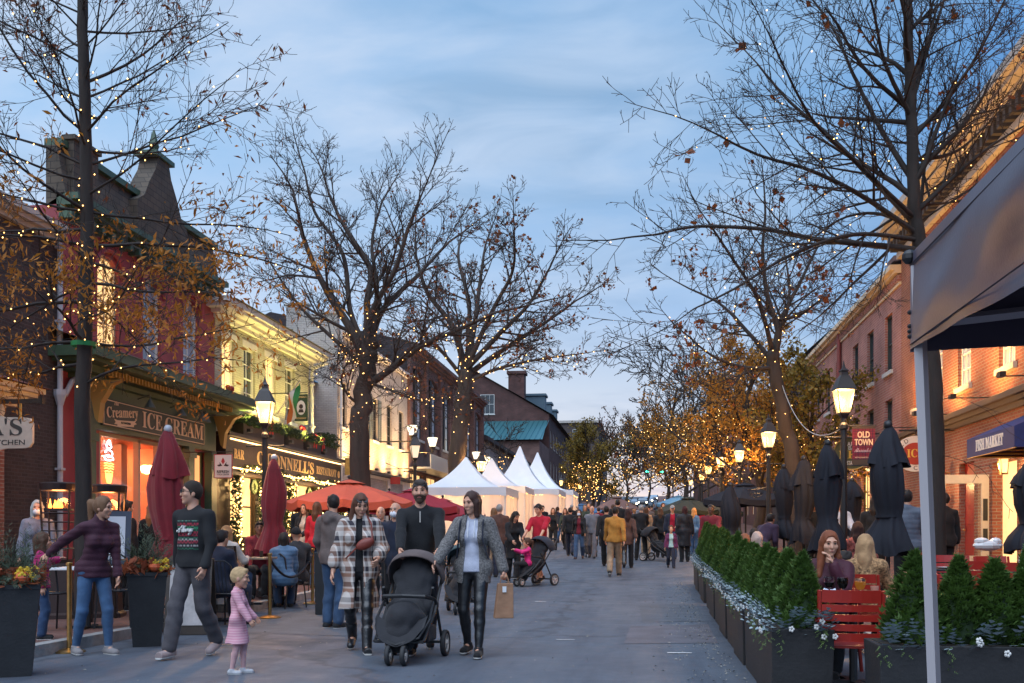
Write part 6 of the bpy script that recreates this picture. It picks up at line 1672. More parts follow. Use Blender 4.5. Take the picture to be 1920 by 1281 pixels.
def hand(F, J, n, fine, grip=False):
 w = J['wri' + n]; d = w - J['elb' + n]; d /= np.linalg.norm(d); s = -1 if n == 'l' else 1
 med = B(-s, 0, 0) if d[2] < -.4 else B(0, 0, -1)
 med = med - d * med.dot(d); med /= np.linalg.norm(med); wd = np.cross(d, med)
 if wd.dot(B(0, 1, .3)) < 0: wd = -wd
 for o in ((-.022, 0, .022) if fine else (-.014, .014)): F.cone(w + wd * o * .6, w + d * .085 + wd * o, .017, .016, .012)
 c = 1.35 if grip else .42
 if fine:
  for i, (o, L_) in enumerate(((-.032, .056), (-.011, .068), (.011, .072), (.032, .064))):
   b0 = w + d * .088 + wd * o; a1 = c * (.8 + .12 * i)
   d1 = d * math.cos(a1) + med * math.sin(a1); d2 = d * math.cos(a1 * 2.0) + med * math.sin(a1 * 2.0)
   p1 = b0 + d1 * L_ * .52; F.cone(b0, p1, .0098, .009, .004); F.cone(p1, p1 + d2 * L_ * .5, .009, .0078, .004)
 else:
  d1 = d * math.cos(c) + med * math.sin(c); F.cone(w + d * .085 - wd * .012, w + d * .085 + d1 * .07 - wd * .010, .015, .012, .008); F.cone(w + d * .085 + wd * .014, w + d * .085 + d1 * .075 + wd * .014, .015, .012, .008)
 t0 = w + d * .028 + wd * .030; t1 = t0 + (d * .7 + wd * .55 + med * .35) * .038; F.cone(t0, t1, .013, .011, .008); F.cone(t1, t1 + (d * .9 + med * .4) * .028, .011, .009, .004)
def head_(F, J, fine=True):
 H_, s, ax = J['H'], J['hs'], np.array(J['hax'])
 F.cone(J['neck'] + np.array((0, 0, -.03)), H_(0, -.02, -.05), .053 if J['sex'] == 'm' else .045, .050 * min(s, 1.1) if J['sex'] == 'm' else .044, .02)
 F.ell(H_(0, -.008, .018), np.array((.073, .092, .096)) * s, .01, ax); F.ell(H_(0, .016, -.025), np.array((.064, .072, .085)) * s, .02, ax)
 F.cone(H_(0, .03, -.06), H_(0, .062, -.094), .044 * s, .024 * s, .02)
 for q in (-1, 1): F.ell(H_(q * .073, -.008, -.012), np.array((.011, .02, .031)) * s, .008, ax)
 if fine:
  for q in (-1, 1):
   F.ell(H_(q * .031, .094, .012), np.array((.019, .016, .013)) * s, .012, ax, sub=True); F.ell(H_(q * .04, .062, -.022), np.array((.024, .022, .02)) * s, .02, ax)
  F.cone(H_(-.04, .074, .032), H_(.04, .074, .032), .012 * s, .012 * s, .012)
  F.cone(H_(-.017, .083, -.058), H_(.017, .083, -.058), .009 * s, .009 * s, .010)
 F.cone(H_(0, .082, .018), H_(0, .101, -.026), .0065 * s, .0115 * s, .012)
def foot(F, J, n, a, k=.015, tall=0.0):
 A = J['ank' + n]; t = A - J['knee' + n]; lift = max(0, A[2] - .10)
 ff = B(.12 * (-1 if n == 'l' else 1), 1, -min(1.2, lift * 7)); ff /= np.linalg.norm(ff)
 z0 = A[2] - .045 + lift * .1
 heel = np.array((A[0], A[1], z0)) - ff * .035; toe = np.array((A[0], A[1], z0 - .012)) + ff * .145
 F.cone(heel, toe, .036 + a, .030 + a, k); F.cone(heel + ff * .03 + np.array((0, 0, .02)), A, .036 + a, .038 + a, k)
 if tall: F.cone(A, A + (J['knee' + n] - A) * tall, .040 + a, .052 + a, k)
 return A[2] - .08 + lift * .1, ff
def hair_(F, J, style):
 H_, s, ax = J['H'], J['hs'], np.array(J['hax'])
 big = .006 if style in ('short', 'crop', 'bald') else .010
 F.ell(H_(0, -.012, .022), np.array((.075 + big, .096 + big, .099 + big)) * s, .0, ax)
 if style in ('short', 'crop'):
  F.ell(H_(0, .085, -.045), np.array((.10, .085, .105)) * s, .012, ax, sub=True)
  F.cut(H_(0, -.05, -.062), -(ax[2] * .9 + ax[1] * -.35))
  if style == 'short': F.cone(H_(-.035, .058, .088), H_(.035, .056, .088), .020 * s, .020 * s, .03)
 elif style == 'bald':
  F.ell(H_(0, .03, .06), np.array((.12, .11, .09)) * s, .01, ax, sub=True); F.cut(H_(0, -.05, -.062), -(ax[2] * .9 + ax[1] * -.35))
 else:
  F.ell(H_(0, .10, -.028), np.array((.067, .075, .118)) * s, .010, ax, sub=True)
  dn = np.array((0, 0, -1.)); bk = -ax[1]; rt_ = ax[0]
  if style == 'bob':
   for q in (-1, 1): F.cone(H_(q * .062, 0, 0), H_(q * .066, .012, -.135), .036 * s, .030 * s, .025)
   F.cone(H_(0, -.06, 0), H_(0, -.055, -.135), .068 * s, .062 * s, .03)
  elif style in ('long', 'wavy'):
   for q in (-1, 1):
    p0, p1 = H_(q * .062, -.01, .0), H_(q * .076, -.005, -.13)
    p2 = p1 + dn * .17 * s + rt_ * q * .025 - bk * .045; F.cone(p0, p1, .036 * s, .036 * s, .02); F.cone(p1, p2, .038 * s, .026 * s, .02)
   F.cone(H_(0, -.06, .0), H_(0, -.075, -.15), .068 * s, .070 * s, .03); F.cone(H_(0, -.075, -.15), H_(0, -.08, -.15) + dn * .16 * s, .072 * s, .055 * s, .03)
  elif style == 'pony':
   F.ell(H_(0, .06, -.12), np.array((.11, .10, .08)) * s, .01, ax, sub=True)
   p0 = H_(0, -.10, .03); F.cone(p0, p0 + bk * .045, .025, .04, .01); F.cone(p0 + bk * .045, p0 + bk * .05 + dn * .24, .045, .022, .02)
  elif style == 'bun':
   F.ell(H_(0, -.115, .05), (.045, .045, .045), .01); F.cut(H_(0, -.05, -.075), -(ax[2] * .9 + ax[1] * -.35))
  elif style in ('beanie', 'cap'):
   F.cut(H_(0, 0, .022), -(ax[2] * .96 + ax[1] * -.28))
   if style == 'cap': F.cone(H_(-.035, .10, .040), H_(.035, .10, .040), .03, .03, .01); F.cone(H_(-.02, .135, .03), H_(.02, .135, .03), .022, .022, .01)
 F.wrinkle(.0045 if style in ('long', 'wavy', 'pony', 'bob') else (.003 if style in ('short', 'crop') else 0), 75, 3, .25 if style != 'short' else .8)
PROTO = {}
def build_body(key, J, res, top, bottom, shoes, hair, fine, add_top=0.0, hem=.88, hemr=None, sleeve=.96, open_front=0.0, inner=False, cuff=.0, grip=(False, False), wr=.0085, collar=0.0, hood=False, shorts=.0, sole=True, seed=1):
 """meshes of one figure's parts: {part name: mesh}"""
 if key in PROTO: return PROTO[key]
 lo, hi = bounds(J); out = {}
 F = Field(lo, hi, res if fine else res * 1.15); torso(F, J, -.006); arms(F, J, -.004, which='lr'); legs_(F, J, -.004)
 for n in 'lr':
  hand(F, J, n, fine, grip[0 if n == 'l' else 1])
  if shoes is None: foot(F, J, n, 0)
 for n in 'lr':
  A = J['ank' + n]; F.cone(A, A + B(0, .06, -.035), .034, .026, .01)
 head_(F, J, fine); out['body'] = F.mesh('body')
 rc = max(res * 1.2, .0095)
 hipz = J['hip'][2]; zsh = hipz - .93
 def upper(a, hem_, hr, sl, oper, cf, wrk, r_, sd):
  F = Field(lo, hi, r_); torso(F, J, a); arms(F, J, a * .8 + .004, to=sl, cuff=cf)
  hz = hem_ + zsh
  if hem_ < .93 and not J['seat']:
   F.cone(J['hip'] + B(0, -.005, .0), (J['hip'][0], J['hip'][1] + .005, hz), .125 + a, hr or (.135 + a), .05, .84)
  for q, n in enumerate('lr'):
   e = J['elb' + n] + (J['wri' + n] - J['elb' + n]) * sl; d_ = J['wri' + n] - J['elb' + n]
  if not J['seat']: F.cut((0, 0, hz), (0, 0, -1))
  else: F.cut((0, 0, hipz - .09), (0, 0, -1))
  up = J['up']
  if wrk: F.wrinkle(wrk, 17, sd)
  if top == 'puffer' and oper is not None: F.ridges(.006, .07)
  if collar and oper is not None: F.cone(up(0, .0, 1.44), up(0, .012, 1.50 + collar), .075 + a * .5, .068 + a * .4, .02)
  if hood and oper is not None: F.cone(up(-.07, -.075, 1.46), up(.07, -.075, 1.46), .055, .055, .03); F.cone(up(0, -.10, 1.42), up(0, -.09, 1.50), .06, .05, .03)
  F.ell(up(0, .03, 1.55 + collar), (.058, .075, .085), .01, sub=True)
  if oper:
   w = oper * (1.25 - .5 * np.clip((F.ax[2] - hz) / .8, 0, 1))[None, None, :]; cxx = up(0, 0, 1.2)[0]; cyy = up(0, .02, 1.2)[1]
   bx = np.maximum(np.abs(F.ax[0] - cxx)[:, None, None] - w, F.ax[1][None, :, None] - cyy)
   F.V = np.maximum(F.V, -bx.astype(np.float32))
  return F.mesh('top')
 if inner: out['inner_top'] = upper(.008, .90, None, sleeve * .8, None, 0, wr * .5, rc, seed + 5)
 if top: out['top'] = upper(add_top, hem, hemr, sleeve, open_front if top != 'puffer' or open_front else 0.0, cuff, wr, rc, seed)
 if bottom:
  F = Field(lo, hi, rc)
  F.cone(J['hipl'] + B(0, -.005, .03), J['hipr'] + B(0, -.005, .03), .108, .108, .03, .9); F.cone(J['hip'], J['up'](0, 0, 1.03), .115, .112, .03, .82)
  ad, cf, kn = {'skinny': (.004, .0, 0), 'trousers': (.012, .022, .008), 'shorts': (.022, .03, .02), 'tights': (.002, 0, 0)}[bottom]
  legs_(F, J, ad, .02, cf, {'shorts': .08}.get(bottom, .96), kn)
  F.wrinkle({'tights': .001, 'skinny': .0025}.get(bottom, .0042), 26, seed + 2, 1.4); F.cut(J['up'](0, 0, 1.045), J['up'](0, 0, 1.1) - J['up'](0, 0, 1.0)); out['trousers'] = F.mesh('trousers')
 if shoes:
  for n in 'lr':
   F = Field(lo, hi, min(rc, .009) if fine else rc); zs, ff = foot(F, J, n, .012, tall={'boot': .42, 'sneaker': 0}.get(shoes, 0))
   A = J['ank' + n]
   if shoes != 'boot': F.cut(A + np.array((0, 0, .015)), (0, 0, 1))
   nz = np.array((0, 0, -1.)) - ff * ff[2] * -1; nz = -np.cross(np.cross(np.array((0, 0, -1.)), ff), ff) * -1
   nrm = np.array((0, 0, -1.)); nrm = nrm - ff * nrm.dot(ff); nrm /= np.linalg.norm(nrm)
   bot = np.array((A[0], A[1], A[2] - .045)) + nrm * .030
   F.cut(bot, nrm)
   if sole and fine:
    G = Field(lo, hi, min(rc, .008)); foot(G, J, n, .016); G.cut(bot + nrm * .014, nrm); G.cut(bot - nrm * .006, -nrm); out['sole.' + n] = G.mesh('sole')
   out['shoe.' + n] = F.mesh('shoe')
 if hair:
  h_ = J['hc']; F = Field(h_ - np.array((.28, .30, .52)) * max(1, J['hs']), h_ + np.array((.28, .30, .17)) * max(1, J['hs']), min(rc, .008 if fine else .014)); hair_(F, J, hair); out['hair'] = F.mesh('hair')
 out = {k: v for k, v in out.items() if v is not None}
 PROTO[key] = out
 return out
PART = {'top': 'jacket', 'inner_top': 'shirt'}
def person(label, x, y, heading, h=1.70, sex='f', res=.010, fine=True, J=None, pose=None, z=None, skin=None, topm=None, innerm=None, botm=None, shoem=None, hairm=None, solem=None, key=None, group='people in the street', topname='jacket', hairname='hair', face=True, glasses=None, mask=False, beard=None, shades=None, **kw):
 pose = pose or {}
 J = J or skeleton(sex, **pose)
 key = key or label
 kw.setdefault('top', 'jacket'); kw.setdefault('bottom', 'trousers'); kw.setdefault('shoes', 'sneaker'); kw.setdefault('hair', 'short')
 me = build_body(key, J, res, kw.pop('top'), kw.pop('bottom'), kw.pop('shoes'), kw.pop('hair'), fine, **kw)
 m_ = M((x, y, gz(x, y) if z is None else z), R(heading), h / 1.75)
 rt = thing('person', label, 'person', m_, group)
 mats = {'body': skin or SKIN, 'top': topm, 'inner_top': innerm, 'trousers': botm, 'shoe': shoem or fab((.02, .02, .022)), 'sole': solem or fab((.6, .58, .55), .6), 'hair': hairm or fab((.05, .03, .02))}
 for k, v in me.items():
  b0 = k.split('.')[0]; nm = {'top': topname, 'inner_top': 'shirt', 'hair': hairname}.get(b0, b0)
  obj(nm, v, mats[b0], rt, m_)
 if face:
  H_ = J['H']; s = J['hs']
  for q in (-1, 1):
   b = MB(); b.ball(H_(q * .031, .0835, .012), np.array((.0125, .009, .0065)) * s, 8, 5); b.build('eye', eye_m, rt, m_)
   b = MB(); b.tube([H_(q * .014, .0865, .030), H_(q * .03, .088, .036), H_(q * .048, .076, .030)], .0042 * s, 5); b.build('eyebrow', mats['hair'], rt, m_)
  if not mask:
   b = MB(); b.ball(H_(0, .0895, -.058), np.array((.019, .0055, .0055)) * s, 8, 5); b.build('mouth', lip_m, rt, m_)
 if mask:
  F = Field(J['hc'] - .16, J['hc'] + .16, .01); H_ = J['H']; F.ell(H_(0, .048, -.055), np.array((.062, .066, .055)) * J['hs'], .01, np.array(J['hax'])); b = obj('face_mask', F.mesh('face_mask'), mask_m, rt, m_)
 if beard is not None:
  F = Field(J['hc'] - .16, J['hc'] + .16, .007); H_ = J['H']; ax = np.array(J['hax'])
  F.ell(H_(0, .018, -.028), (.068, .078, .092), .0, ax); F.cone(H_(0, .03, -.062), H_(0, .066, -.098), .048, .029, .02); F.cone(H_(-.024, .086, -.044), H_(.024, .086, -.044), .010, .010, .012)
  F.cut(H_(0, .0, -.038), ax[2] - ax[1] * .1); F.cut(H_(0, .012, 0), -ax[1]); F.cone(H_(-.015, .095, -.058), H_(.015, .095, -.058), .008, .008, .004, sub=True); obj('beard', F.mesh('beard'), beard, rt, m_)
 if glasses is not None or shades is not None:
  H_ = J['H']; b = MB(); up_ = .075 if shades is not None else .012; fw = .062 if shades is not None else .098
  for q in (-1, 1):
   c = H_(q * .034, fw, up_); ax = J['hax']; ring = [c + (ax[0] * .026 * math.cos(t) + ax[2] * .019 * math.sin(t) - (ax[1] * .03 * math.sin(t) if shades is not None else 0)) * J['hs'] for t in np.linspace(0, 2 * PI, 13)]
   if shades is not None: b.poly([tuple(v) for v in ring[:-1]])
   b.tube(ring, .0035, 5, cap=False); b.tube([H_(q * .06, fw - .006, up_), H_(q * .082, .0, up_)], .003, 4)
  b.tube([H_(-.009, fw + .004, up_), H_(.009, fw + .004, up_)], .003, 4); b.build('glasses', glasses or shades, rt, m_)
 rt['_h'] = h
 del rt['_h']
 return rt, J, m_

# ------------------------------------------------------------------ planters, shrubs, patio things on the right
planter_m = mat('black_planter', (.020, .020, .022), .6, var=.25, vscale=5, bump=.15, bscale=40)
ever_m = leaf_mat('evergreen', (.042, .092, .016), (.11, .20, .032), .25)
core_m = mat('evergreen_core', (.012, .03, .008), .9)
ORD = ['first', 'second', 'third', 'fourth', 'fifth', 'sixth', 'seventh', 'eighth', 'ninth', 'tenth', 'eleventh', 'twelfth', 'thirteenth', 'fourteenth', 'fifteenth', 'sixteenth', 'seventeenth', 'eighteenth', 'nineteenth', 'twentieth', 'twenty-first', 'twenty-second', 'twenty-third', 'twenty-fourth', 'twenty-fifth', 'twenty-sixth', 'twenty-seventh', 'twenty-eighth', 'twenty-ninth', 'thirtieth']
def thuja(seed, H_=.58, R_=.205, n=2600):
 r = np.random.default_rng(seed)
 t = r.beta(1.15, 1.5, n); a = r.uniform(0, 2 * PI, n)
 lump = 1 + .22 * np.sin(3 * a + 7 * t + seed) + .16 * np.sin(7 * a - 11 * t)
 prof = lambda t: R_ * np.power(np.clip(1 - t, 0, 1), .92) * (.72 + .28 * np.minimum(1, t * 6))
 rad = prof(t) * lump * r.uniform(.72, 1.04, n)
 C = np.stack([rad * np.cos(a), rad * np.sin(a), t * H_], 1)
 out = np.stack([np.cos(a), np.sin(a), r.uniform(.5, 1.5, n)], 1) + r.normal(size=(n, 3)) * .35; out /= np.linalg.norm(out, axis=1)[:, None]
 tg = np.stack([-np.sin(a), np.cos(a), np.zeros(n)], 1) + r.normal(size=(n, 3)) * .5; tg /= np.linalg.norm(tg, axis=1)[:, None]
 s = (.034 * r.uniform(.6, 1.4, (n, 1)))
 Vs, Fs = [], []
 for k, (off, sc) in enumerate(((0, 1.0), (.55, .72), (-.55, .72))):
  d = out + tg * off; d /= np.linalg.norm(d, axis=1)[:, None]
  w = np.cross(d, np.cross(out, tg)); w /= np.linalg.norm(w, axis=1)[:, None] + 1e-9
  Vs.append(np.stack([C, C + d * s * sc * .55 + w * s * .17, C + d * s * sc * 1.25, C + d * s * sc * .55 - w * s * .17], 1).reshape(-1, 3)); Fs.append(np.arange(4 * n).reshape(n, 4) + 4 * n * k)
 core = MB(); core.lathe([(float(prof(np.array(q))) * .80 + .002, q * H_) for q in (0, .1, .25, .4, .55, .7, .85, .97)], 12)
 return np_mesh('foliage', np.concatenate(Vs), np.concatenate(Fs)), core.mesh('core', True)
TH_ = [thuja(s) for s in (1, 2, 3, 4)]
def shrub(label, x, y, z, sc, rz, group, k):
 m_ = M((x, y, z), rz) @ Matrix.Diagonal((sc[0], sc[0], sc[1], 1))
 rt = thing('evergreen_shrub', label, 'shrub', m_, group)
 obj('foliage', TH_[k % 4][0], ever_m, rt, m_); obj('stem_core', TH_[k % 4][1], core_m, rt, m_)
miller_m = mat('dusty_miller', (.27, .34, .37), .8, var=.2, vscale=20)
white_fl = mat('white_flower', (.78, .77, .74), .6)
ivy_m = mat('trailing_ivy', (.10, .16, .04), .7, var=.4, vscale=20)
def lobed_leaf(b, c, d, n, s):
 d = Vector(d).normalized(); w = d.cross(Vector(n)).normalized()
 prev = None
 for i in range(4):
  t = i / 3.0; p = Vector(c) + d * s * t
  if i: b.quad(p - d * s * .18 - w * s * .02, p + w * s * (.34 - .2 * t) , p + d * s * .05, p - w * s * (.34 - .2 * t))
def planter_plants(x0, x1, y0, y1, z, seed, nm, ngroup, edge):
 """dusty miller, white pansies and ivy along one edge of a planter; edge: 'x' street side or 'y' camera side"""
 r = random.Random(seed)
 dm = thing('dusty_miller', 'silvery dusty miller leaves spilling over the ' + nm, 'plant', M(((x0 + x1) / 2, (y0 + y1) / 2, z)), ngroup)
 b = MB()
 n = 60
 for _ in range(n):
  u = r.random(); px_, py_ = (x0 + r.uniform(-.02, .10), y0 + (y1 - y0) * u) if edge == 'x' else (x0 + (x1 - x0) * u, y0 + r.uniform(-.02, .10))
  d = Vector((-1.0 if edge == 'x' else r.uniform(-.6, .6), -1.0 if edge == 'y' else r.uniform(-.6, .6), r.uniform(.0, 1.1)))
  lobed_leaf(b, (px_, py_, z + r.uniform(-.04, .10)), d, (r.uniform(-.3, .3), r.uniform(-.3, .3), 1), r.uniform(.08, .15))
 b.build('leaves', miller_m, dm)['kind'] = 'stuff'
 pz = thing('white_pansies', 'white pansies at the rim of the ' + nm, 'flowers', M(((x0 + x1) / 2, (y0 + y1) / 2, z)), ngroup)
 for _ in range(5):
  u = r.random(); c = (x0 - .03, y0 + (y1 - y0) * u, z + r.uniform(-.06, .06)) if edge == 'x' else (x0 + (x1 - x0) * u, y0 - .03, z + r.uniform(-.06, .06))
  b = MB()
  for k in range(5):
   a = k * 2 * PI / 5; o = (0, math.cos(a), math.sin(a)) if edge == 'x' else (math.cos(a), 0, math.sin(a))
   b.ball((c[0] + o[0] * .013, c[1] + o[1] * .013, c[2] + o[2] * .013), (.009, .011, .011), 6, 4)
  b.build('flower', white_fl, pz)
 iv = thing('trailing_ivy', 'yellow-green ivy trailing from the ' + nm, 'plant', M(((x0 + x1) / 2, (y0 + y1) / 2, z)), ngroup)
 b = MB()
 for _ in range(5):
  u = r.random(); c = Vector((x0 - .01, y0 + (y1 - y0) * u, z)) if edge == 'x' else Vector((x0 + (x1 - x0) * u, y0 - .015, z))
  L_ = r.uniform(.06, .2); k = int(L_ / .018)
  for i in range(k):
   p = c + Vector((r.uniform(-.02, .01), r.uniform(-.025, .01), -L_ * i / k)); lobed_leaf(b, p, (r.uniform(-1, 1), r.uniform(-1, 1), -.5), (-.5, -.5, .5), .035)
 b.build('leaves', ivy_m, iv)['kind'] = 'stuff'
yy = 7.35
sh_i = 0
for i in range(12):
 L_ = 1.12; x0 = .90 + .012 * i + .02 * (i % 2)
 y0, y1 = yy, yy + L_
 H_ = .58
 z0 = g(yy + .6)
 nm = '%s black planter along the kerbside row, counted from the camera' % ORD[i]
 rt = thing('planter_box', nm, 'planter', M(((x0 + .22), (y0 + y1) / 2, z0)), 'black planters edging the patio')
 b = MB(); b.box((x0 + .22, (y0 + y1) / 2, z0 + H_ / 2), (.44, L_, H_), taper=.94); b.build('box', planter_m, rt, bevel=.006)
 b = MB(); b.b2((x0 + .03, y0 + .03, z0 + H_ - .02), (x0 + .41, y1 - .03, z0 + H_ + .004)); b.build('soil', mat('soil', (.03, .022, .016), .95, var=.4, vscale=30), rt)
 for j in range(3):
  hsc = (.90 + .04 * i) * random.Random(sh_i).uniform(.9, 1.1)
  shrub('evergreen shrub, %s along the kerbside row from the camera' % (ORD[sh_i] if sh_i < 30 else ['third last', 'second last', 'last', 'far', 'farther', 'farthest'][sh_i % 6]), x0 + .25, y0 + .2 + j * .38, z0 + H_ - .01, (random.Random(sh_i + 50).uniform(.92, 1.12), hsc), sh_i * 1.7, 'evergreen shrubs in the kerbside planters', sh_i); sh_i += 1
 planter_plants(x0, x0 + .44, y0, y1, z0 + H_, i, '%s kerbside planter' % ORD[i], 'planter underplanting', 'x')
 if i == 0: planter_plants(x0, x0 + .44, y0, y1, z0 + H_, 77, 'camera-side end of the nearest planter', 'planter underplanting', 'y')
 yy += L_ + .10 + (0 if i != 7 else .5)
# planter row facing the camera
px0, px1, py0 = 1.42, 3.3, 6.35
for i in range(2):
 xa, xb = px0 + i * .95, px0 + i * .95 + .92
 rt = thing('planter_box', ['black planter facing the camera behind the tent leg', 'black planter facing the camera at the right picture edge'][i], 'planter', M(((xa + xb) / 2, py0 + .22, 0)), 'black planters facing the camera')
 b = MB(); b.box(((xa + xb) / 2, py0 + .22, .29), (xb - xa, .44, .58), taper=.95); b.build('box', planter_m, rt, bevel=.006)
 b = MB(); b.b2((xa + .03, py0 + .03, .56), (xb - .03, py0 + .41, .584)); b.build('soil', mat('soil', (.03, .022, .016)), rt)
 planter_plants(xa, xb, py0, py0 + .44, .58, 30 + i, ['camera-facing planter behind the tent leg', 'camera-facing planter at the picture edge'][i], 'planter underplanting', 'y')
for i, (p, sc, hh) in enumerate(((1680, 1.15, 1.0), (1752, 1.0, .95), (1812, 1.15, .92), (1858, .95, .8), (1905, 1.1, .96), (1880, .8, 1.05))):
 x, y = at(p, 6.75); shrub(['cone shrub left of the tent leg in the camera-facing planter', 'cone shrub hidden behind the tent leg', 'cone shrub just right of the tent leg', 'small cone shrub fourth in the camera-facing planter', 'cone shrub at the right picture edge', 'slim cone shrub behind the last two'][i], x, py0 + (.20 if i < 5 else .34), .57, (sc, hh), i * 2.0, 'cone shrubs in the camera-facing planters', i)

# --- red slatted chairs
red_pl = mat('red_chair_paint', (.36, .022, .014), .4, var=.1, vscale=6, coat=.2)
def chair_proto(name, m_, cat_group):
 rt = thing(name, 'proto', 'chair', None, cat_group)
 for sx in (-1, 1):
  b = MB(); b.tube([(sx * .22, -.20, 0), (sx * .21, -.20, .44)], .017, 6); b.build('leg', m_, rt)
  b = MB(); b.tube([(sx * .23, .24, 0), (sx * .215, .20, .44), (sx * .215, .27, .86)], .017, 6); b.build('leg', m_, rt)
  b = MB(); b.tube([(sx * .24, .22, .64), (sx * .25, -.1, .65), (sx * .235, -.19, .62), (sx * .215, -.2, .44)], .014, 6); b.build('armrest', m_, rt)
 for k in range(5):
  b = MB(); b.box((0, -.17 + k * .085, .45), (.43, .07, .018)); b.build('seat_slat', m_, rt)
 for k, (z, h_) in enumerate(((.82, .09), (.735, .05), (.665, .05), (.595, .05), (.525, .06))):
  b = MB(); w = .4
  V = []
  for i in range(7):
   u = -1 + i / 3; yb = .205 + (z - .44) * .165 + .035 * (1 - u * u)
   V += [(u * w / 2, yb, z - h_ / 2), (u * w / 2, yb + .014, z - h_ / 2), (u * w / 2, yb + .014 + h_ * .16, z + h_ / 2), (u * w / 2, yb + h_ * .16, z + h_ / 2)]
  F = []
  for i in range(6):
   for q in range(4): F.append((i * 4 + q, i * 4 + (q + 1) % 4, i * 4 + 4 + (q + 1) % 4, i * 4 + 4 + q))
  b.add(V, F + [(3, 2, 1, 0), (24, 25, 26, 27)]); b.build('back_slat', m_, rt)
 return rt
def place(proto, used, items):
 for k, (lab, x, y, rz) in enumerate(items):
  m_ = M((x, y, gz(x, y)), R(rz))
  o = proto if (k == 0 and not used) else copy_tree(proto, m_)
  if k == 0 and not used: proto.matrix_basis = m_; WM[proto.name] = m_
  o['label'] = lab
rc = chair_proto('red_chair', red_pl, 'red slatted patio chairs')
X_ = lambda p, d: at(p, d)
place(rc, False, [('red slatted chair nearest the camera, back turned, between the planters', *X_(1592, 7.35), 172), ('red chair under the redheaded diner', *X_(1545, 9.3), -60), ('red chair right of the tent leg, back turned', *X_(1822, 10.8), 176), ('red chair at the far side of the cleared table', *X_(1790, 12.6), -5),
      ('red chair beside the table at the right picture edge', *X_(1900, 10.2), 165), ('red chair behind the table at the right picture edge', *X_(1880, 12.2), 10), ('red chair under the blonde diner', *X_(1622, 10.3), 150), ('red chair left of the redheaded diner', *X_(1500, 10.6), 190),
      ('red chair half behind the closed umbrella third back', *X_(1480, 14.5), 160), ('red chair by the trunk behind the tent leg', *X_(1770, 13.8), 60)])
table_m = mat('dark_table', (.02, .018, .02), .35, var=.2)
def table(label, x, y, w, l, mt, rz=0.0, group='patio tables', ped=True):
 m_ = M((x, y, gz(x, y)), rz); rt = thing('patio_table', label, 'table', m_, group)
 b = MB(); b.box((0, 0, .735), (w, l, .03)); b.build('table_top', mt, rt, m_, bevel=.006)
 if ped:
  b = MB(); b.tube([(0, 0, .03), (0, 0, .72)], .035, 8); b.build('pedestal', black_metal, rt, m_)
  b = MB(); b.box((0, 0, .015), (.5, .08, .03)); b.box((0, 0, .0149), (.08, .5, .0296)); b.build('base', black_metal, rt, m_)
 else:
  for sx in (-1, 1):
   for sy in (-1, 1): b = MB(); b.tube([(sx * (w / 2 - .05), sy * (l / 2 - .05), 0), (sx * (w / 2 - .05), sy * (l / 2 - .05), .72)], .02, 6); b.build('leg', black_metal, rt, m_)
 return x, y, gz(x, y) + .75
glass_m = mat('drink_glass', (1, 1, 1), .03, trans=1.0); nodes_of(glass_m)[2].inputs['IOR'].default_value = 1.2
def goblet(label, x, y, z, liquid, lv=.6, s=1.0):
 rt = thing('beer_glass', label, 'glass', M((x, y, z)), 'glasses on the diners table')
 b = MB(); b.lathe([(.035, 0), (.035, .006), (.006, .012), (.006, .05), (.03, .065), (.045, .10), (.044, .15)], 14, (x, y, z)); b.build('bowl', glass_m, rt, smooth=True)
 b = MB(); b.lathe([(.012, .058), (.029, .068), (.0435, .10), (.043, .10 + .05 * lv)], 14, (x, y, z)); b.build('drink', liquid, rt)
tx, ty, tz = table('dark table before the redheaded diner, set with drinks', *X_(1600, 8.45), .75, .8, table_m, .1)
beer = mat('amber_beer', (.75, .26, .03), .2, emit=(1, .35, .04), strength=.12); stout = mat('dark_beer', (.05, .02, .012), .2)
x, y = X_(1613, 8.2); goblet('goblet of amber beer on the diners table', x, y, tz, beer, .4)
x, y = X_(1580, 8.35); goblet('goblet of dark beer before the redheaded woman', x, y, tz, stout, .9)
x, y = X_(1555, 8.55); goblet('empty glass left of the dark beer', x, y, tz, stout, .05)
x, y = X_(1545, 8.15); b = MB()
rn = np.random.default_rng(5); n = 9; hgt = rn.uniform(0, .07, (n, n))
V = [(x + (i - 4) * .022, y + (j - 4) * .022, tz + .004 + float(hgt[i, j])) for i in range(n) for j in range(n)]; b.add(V, [(i * n + j, (i + 1) * n + j, (i + 1) * n + j + 1, i * n + j + 1) for i in range(n - 1) for j in range(n - 1)]); tag(b.build('napkin', mat('napkin', (.62, .66, .76), .8)), 'crumpled pale napkin at the corner of the diners table', 'napkin')
def tumbler(label, x, y, z, m_, h_=.10, r_=.03, cat='glass', name='tumbler', group='things on the cleared tables'):
 b = MB(); b.lathe([(r_ * .8, 0), (r_, h_), (r_ * .9, h_), (r_ * .72, .008)], 12, (x, y, z)); tag(b.build(name, m_, smooth=False), label, cat, group)
x, y = X_(1640, 8.35); tumbler('pinkish candle cup at the edge of the diners table', x, y, tz, mat('candle_cup', (.6, .25, .18), .5), .08, .035, 'cup', 'candle_cup')
t2 = table('cleared patio table right of the tent leg', *X_(1800, 11.7), .8, .8, table_m)
t3 = table('patio table with white bottle at the right picture edge', *X_(1895, 11.1), 1.0, .8, table_m)
plate_m = mat('china', (.75, .75, .76), .3)
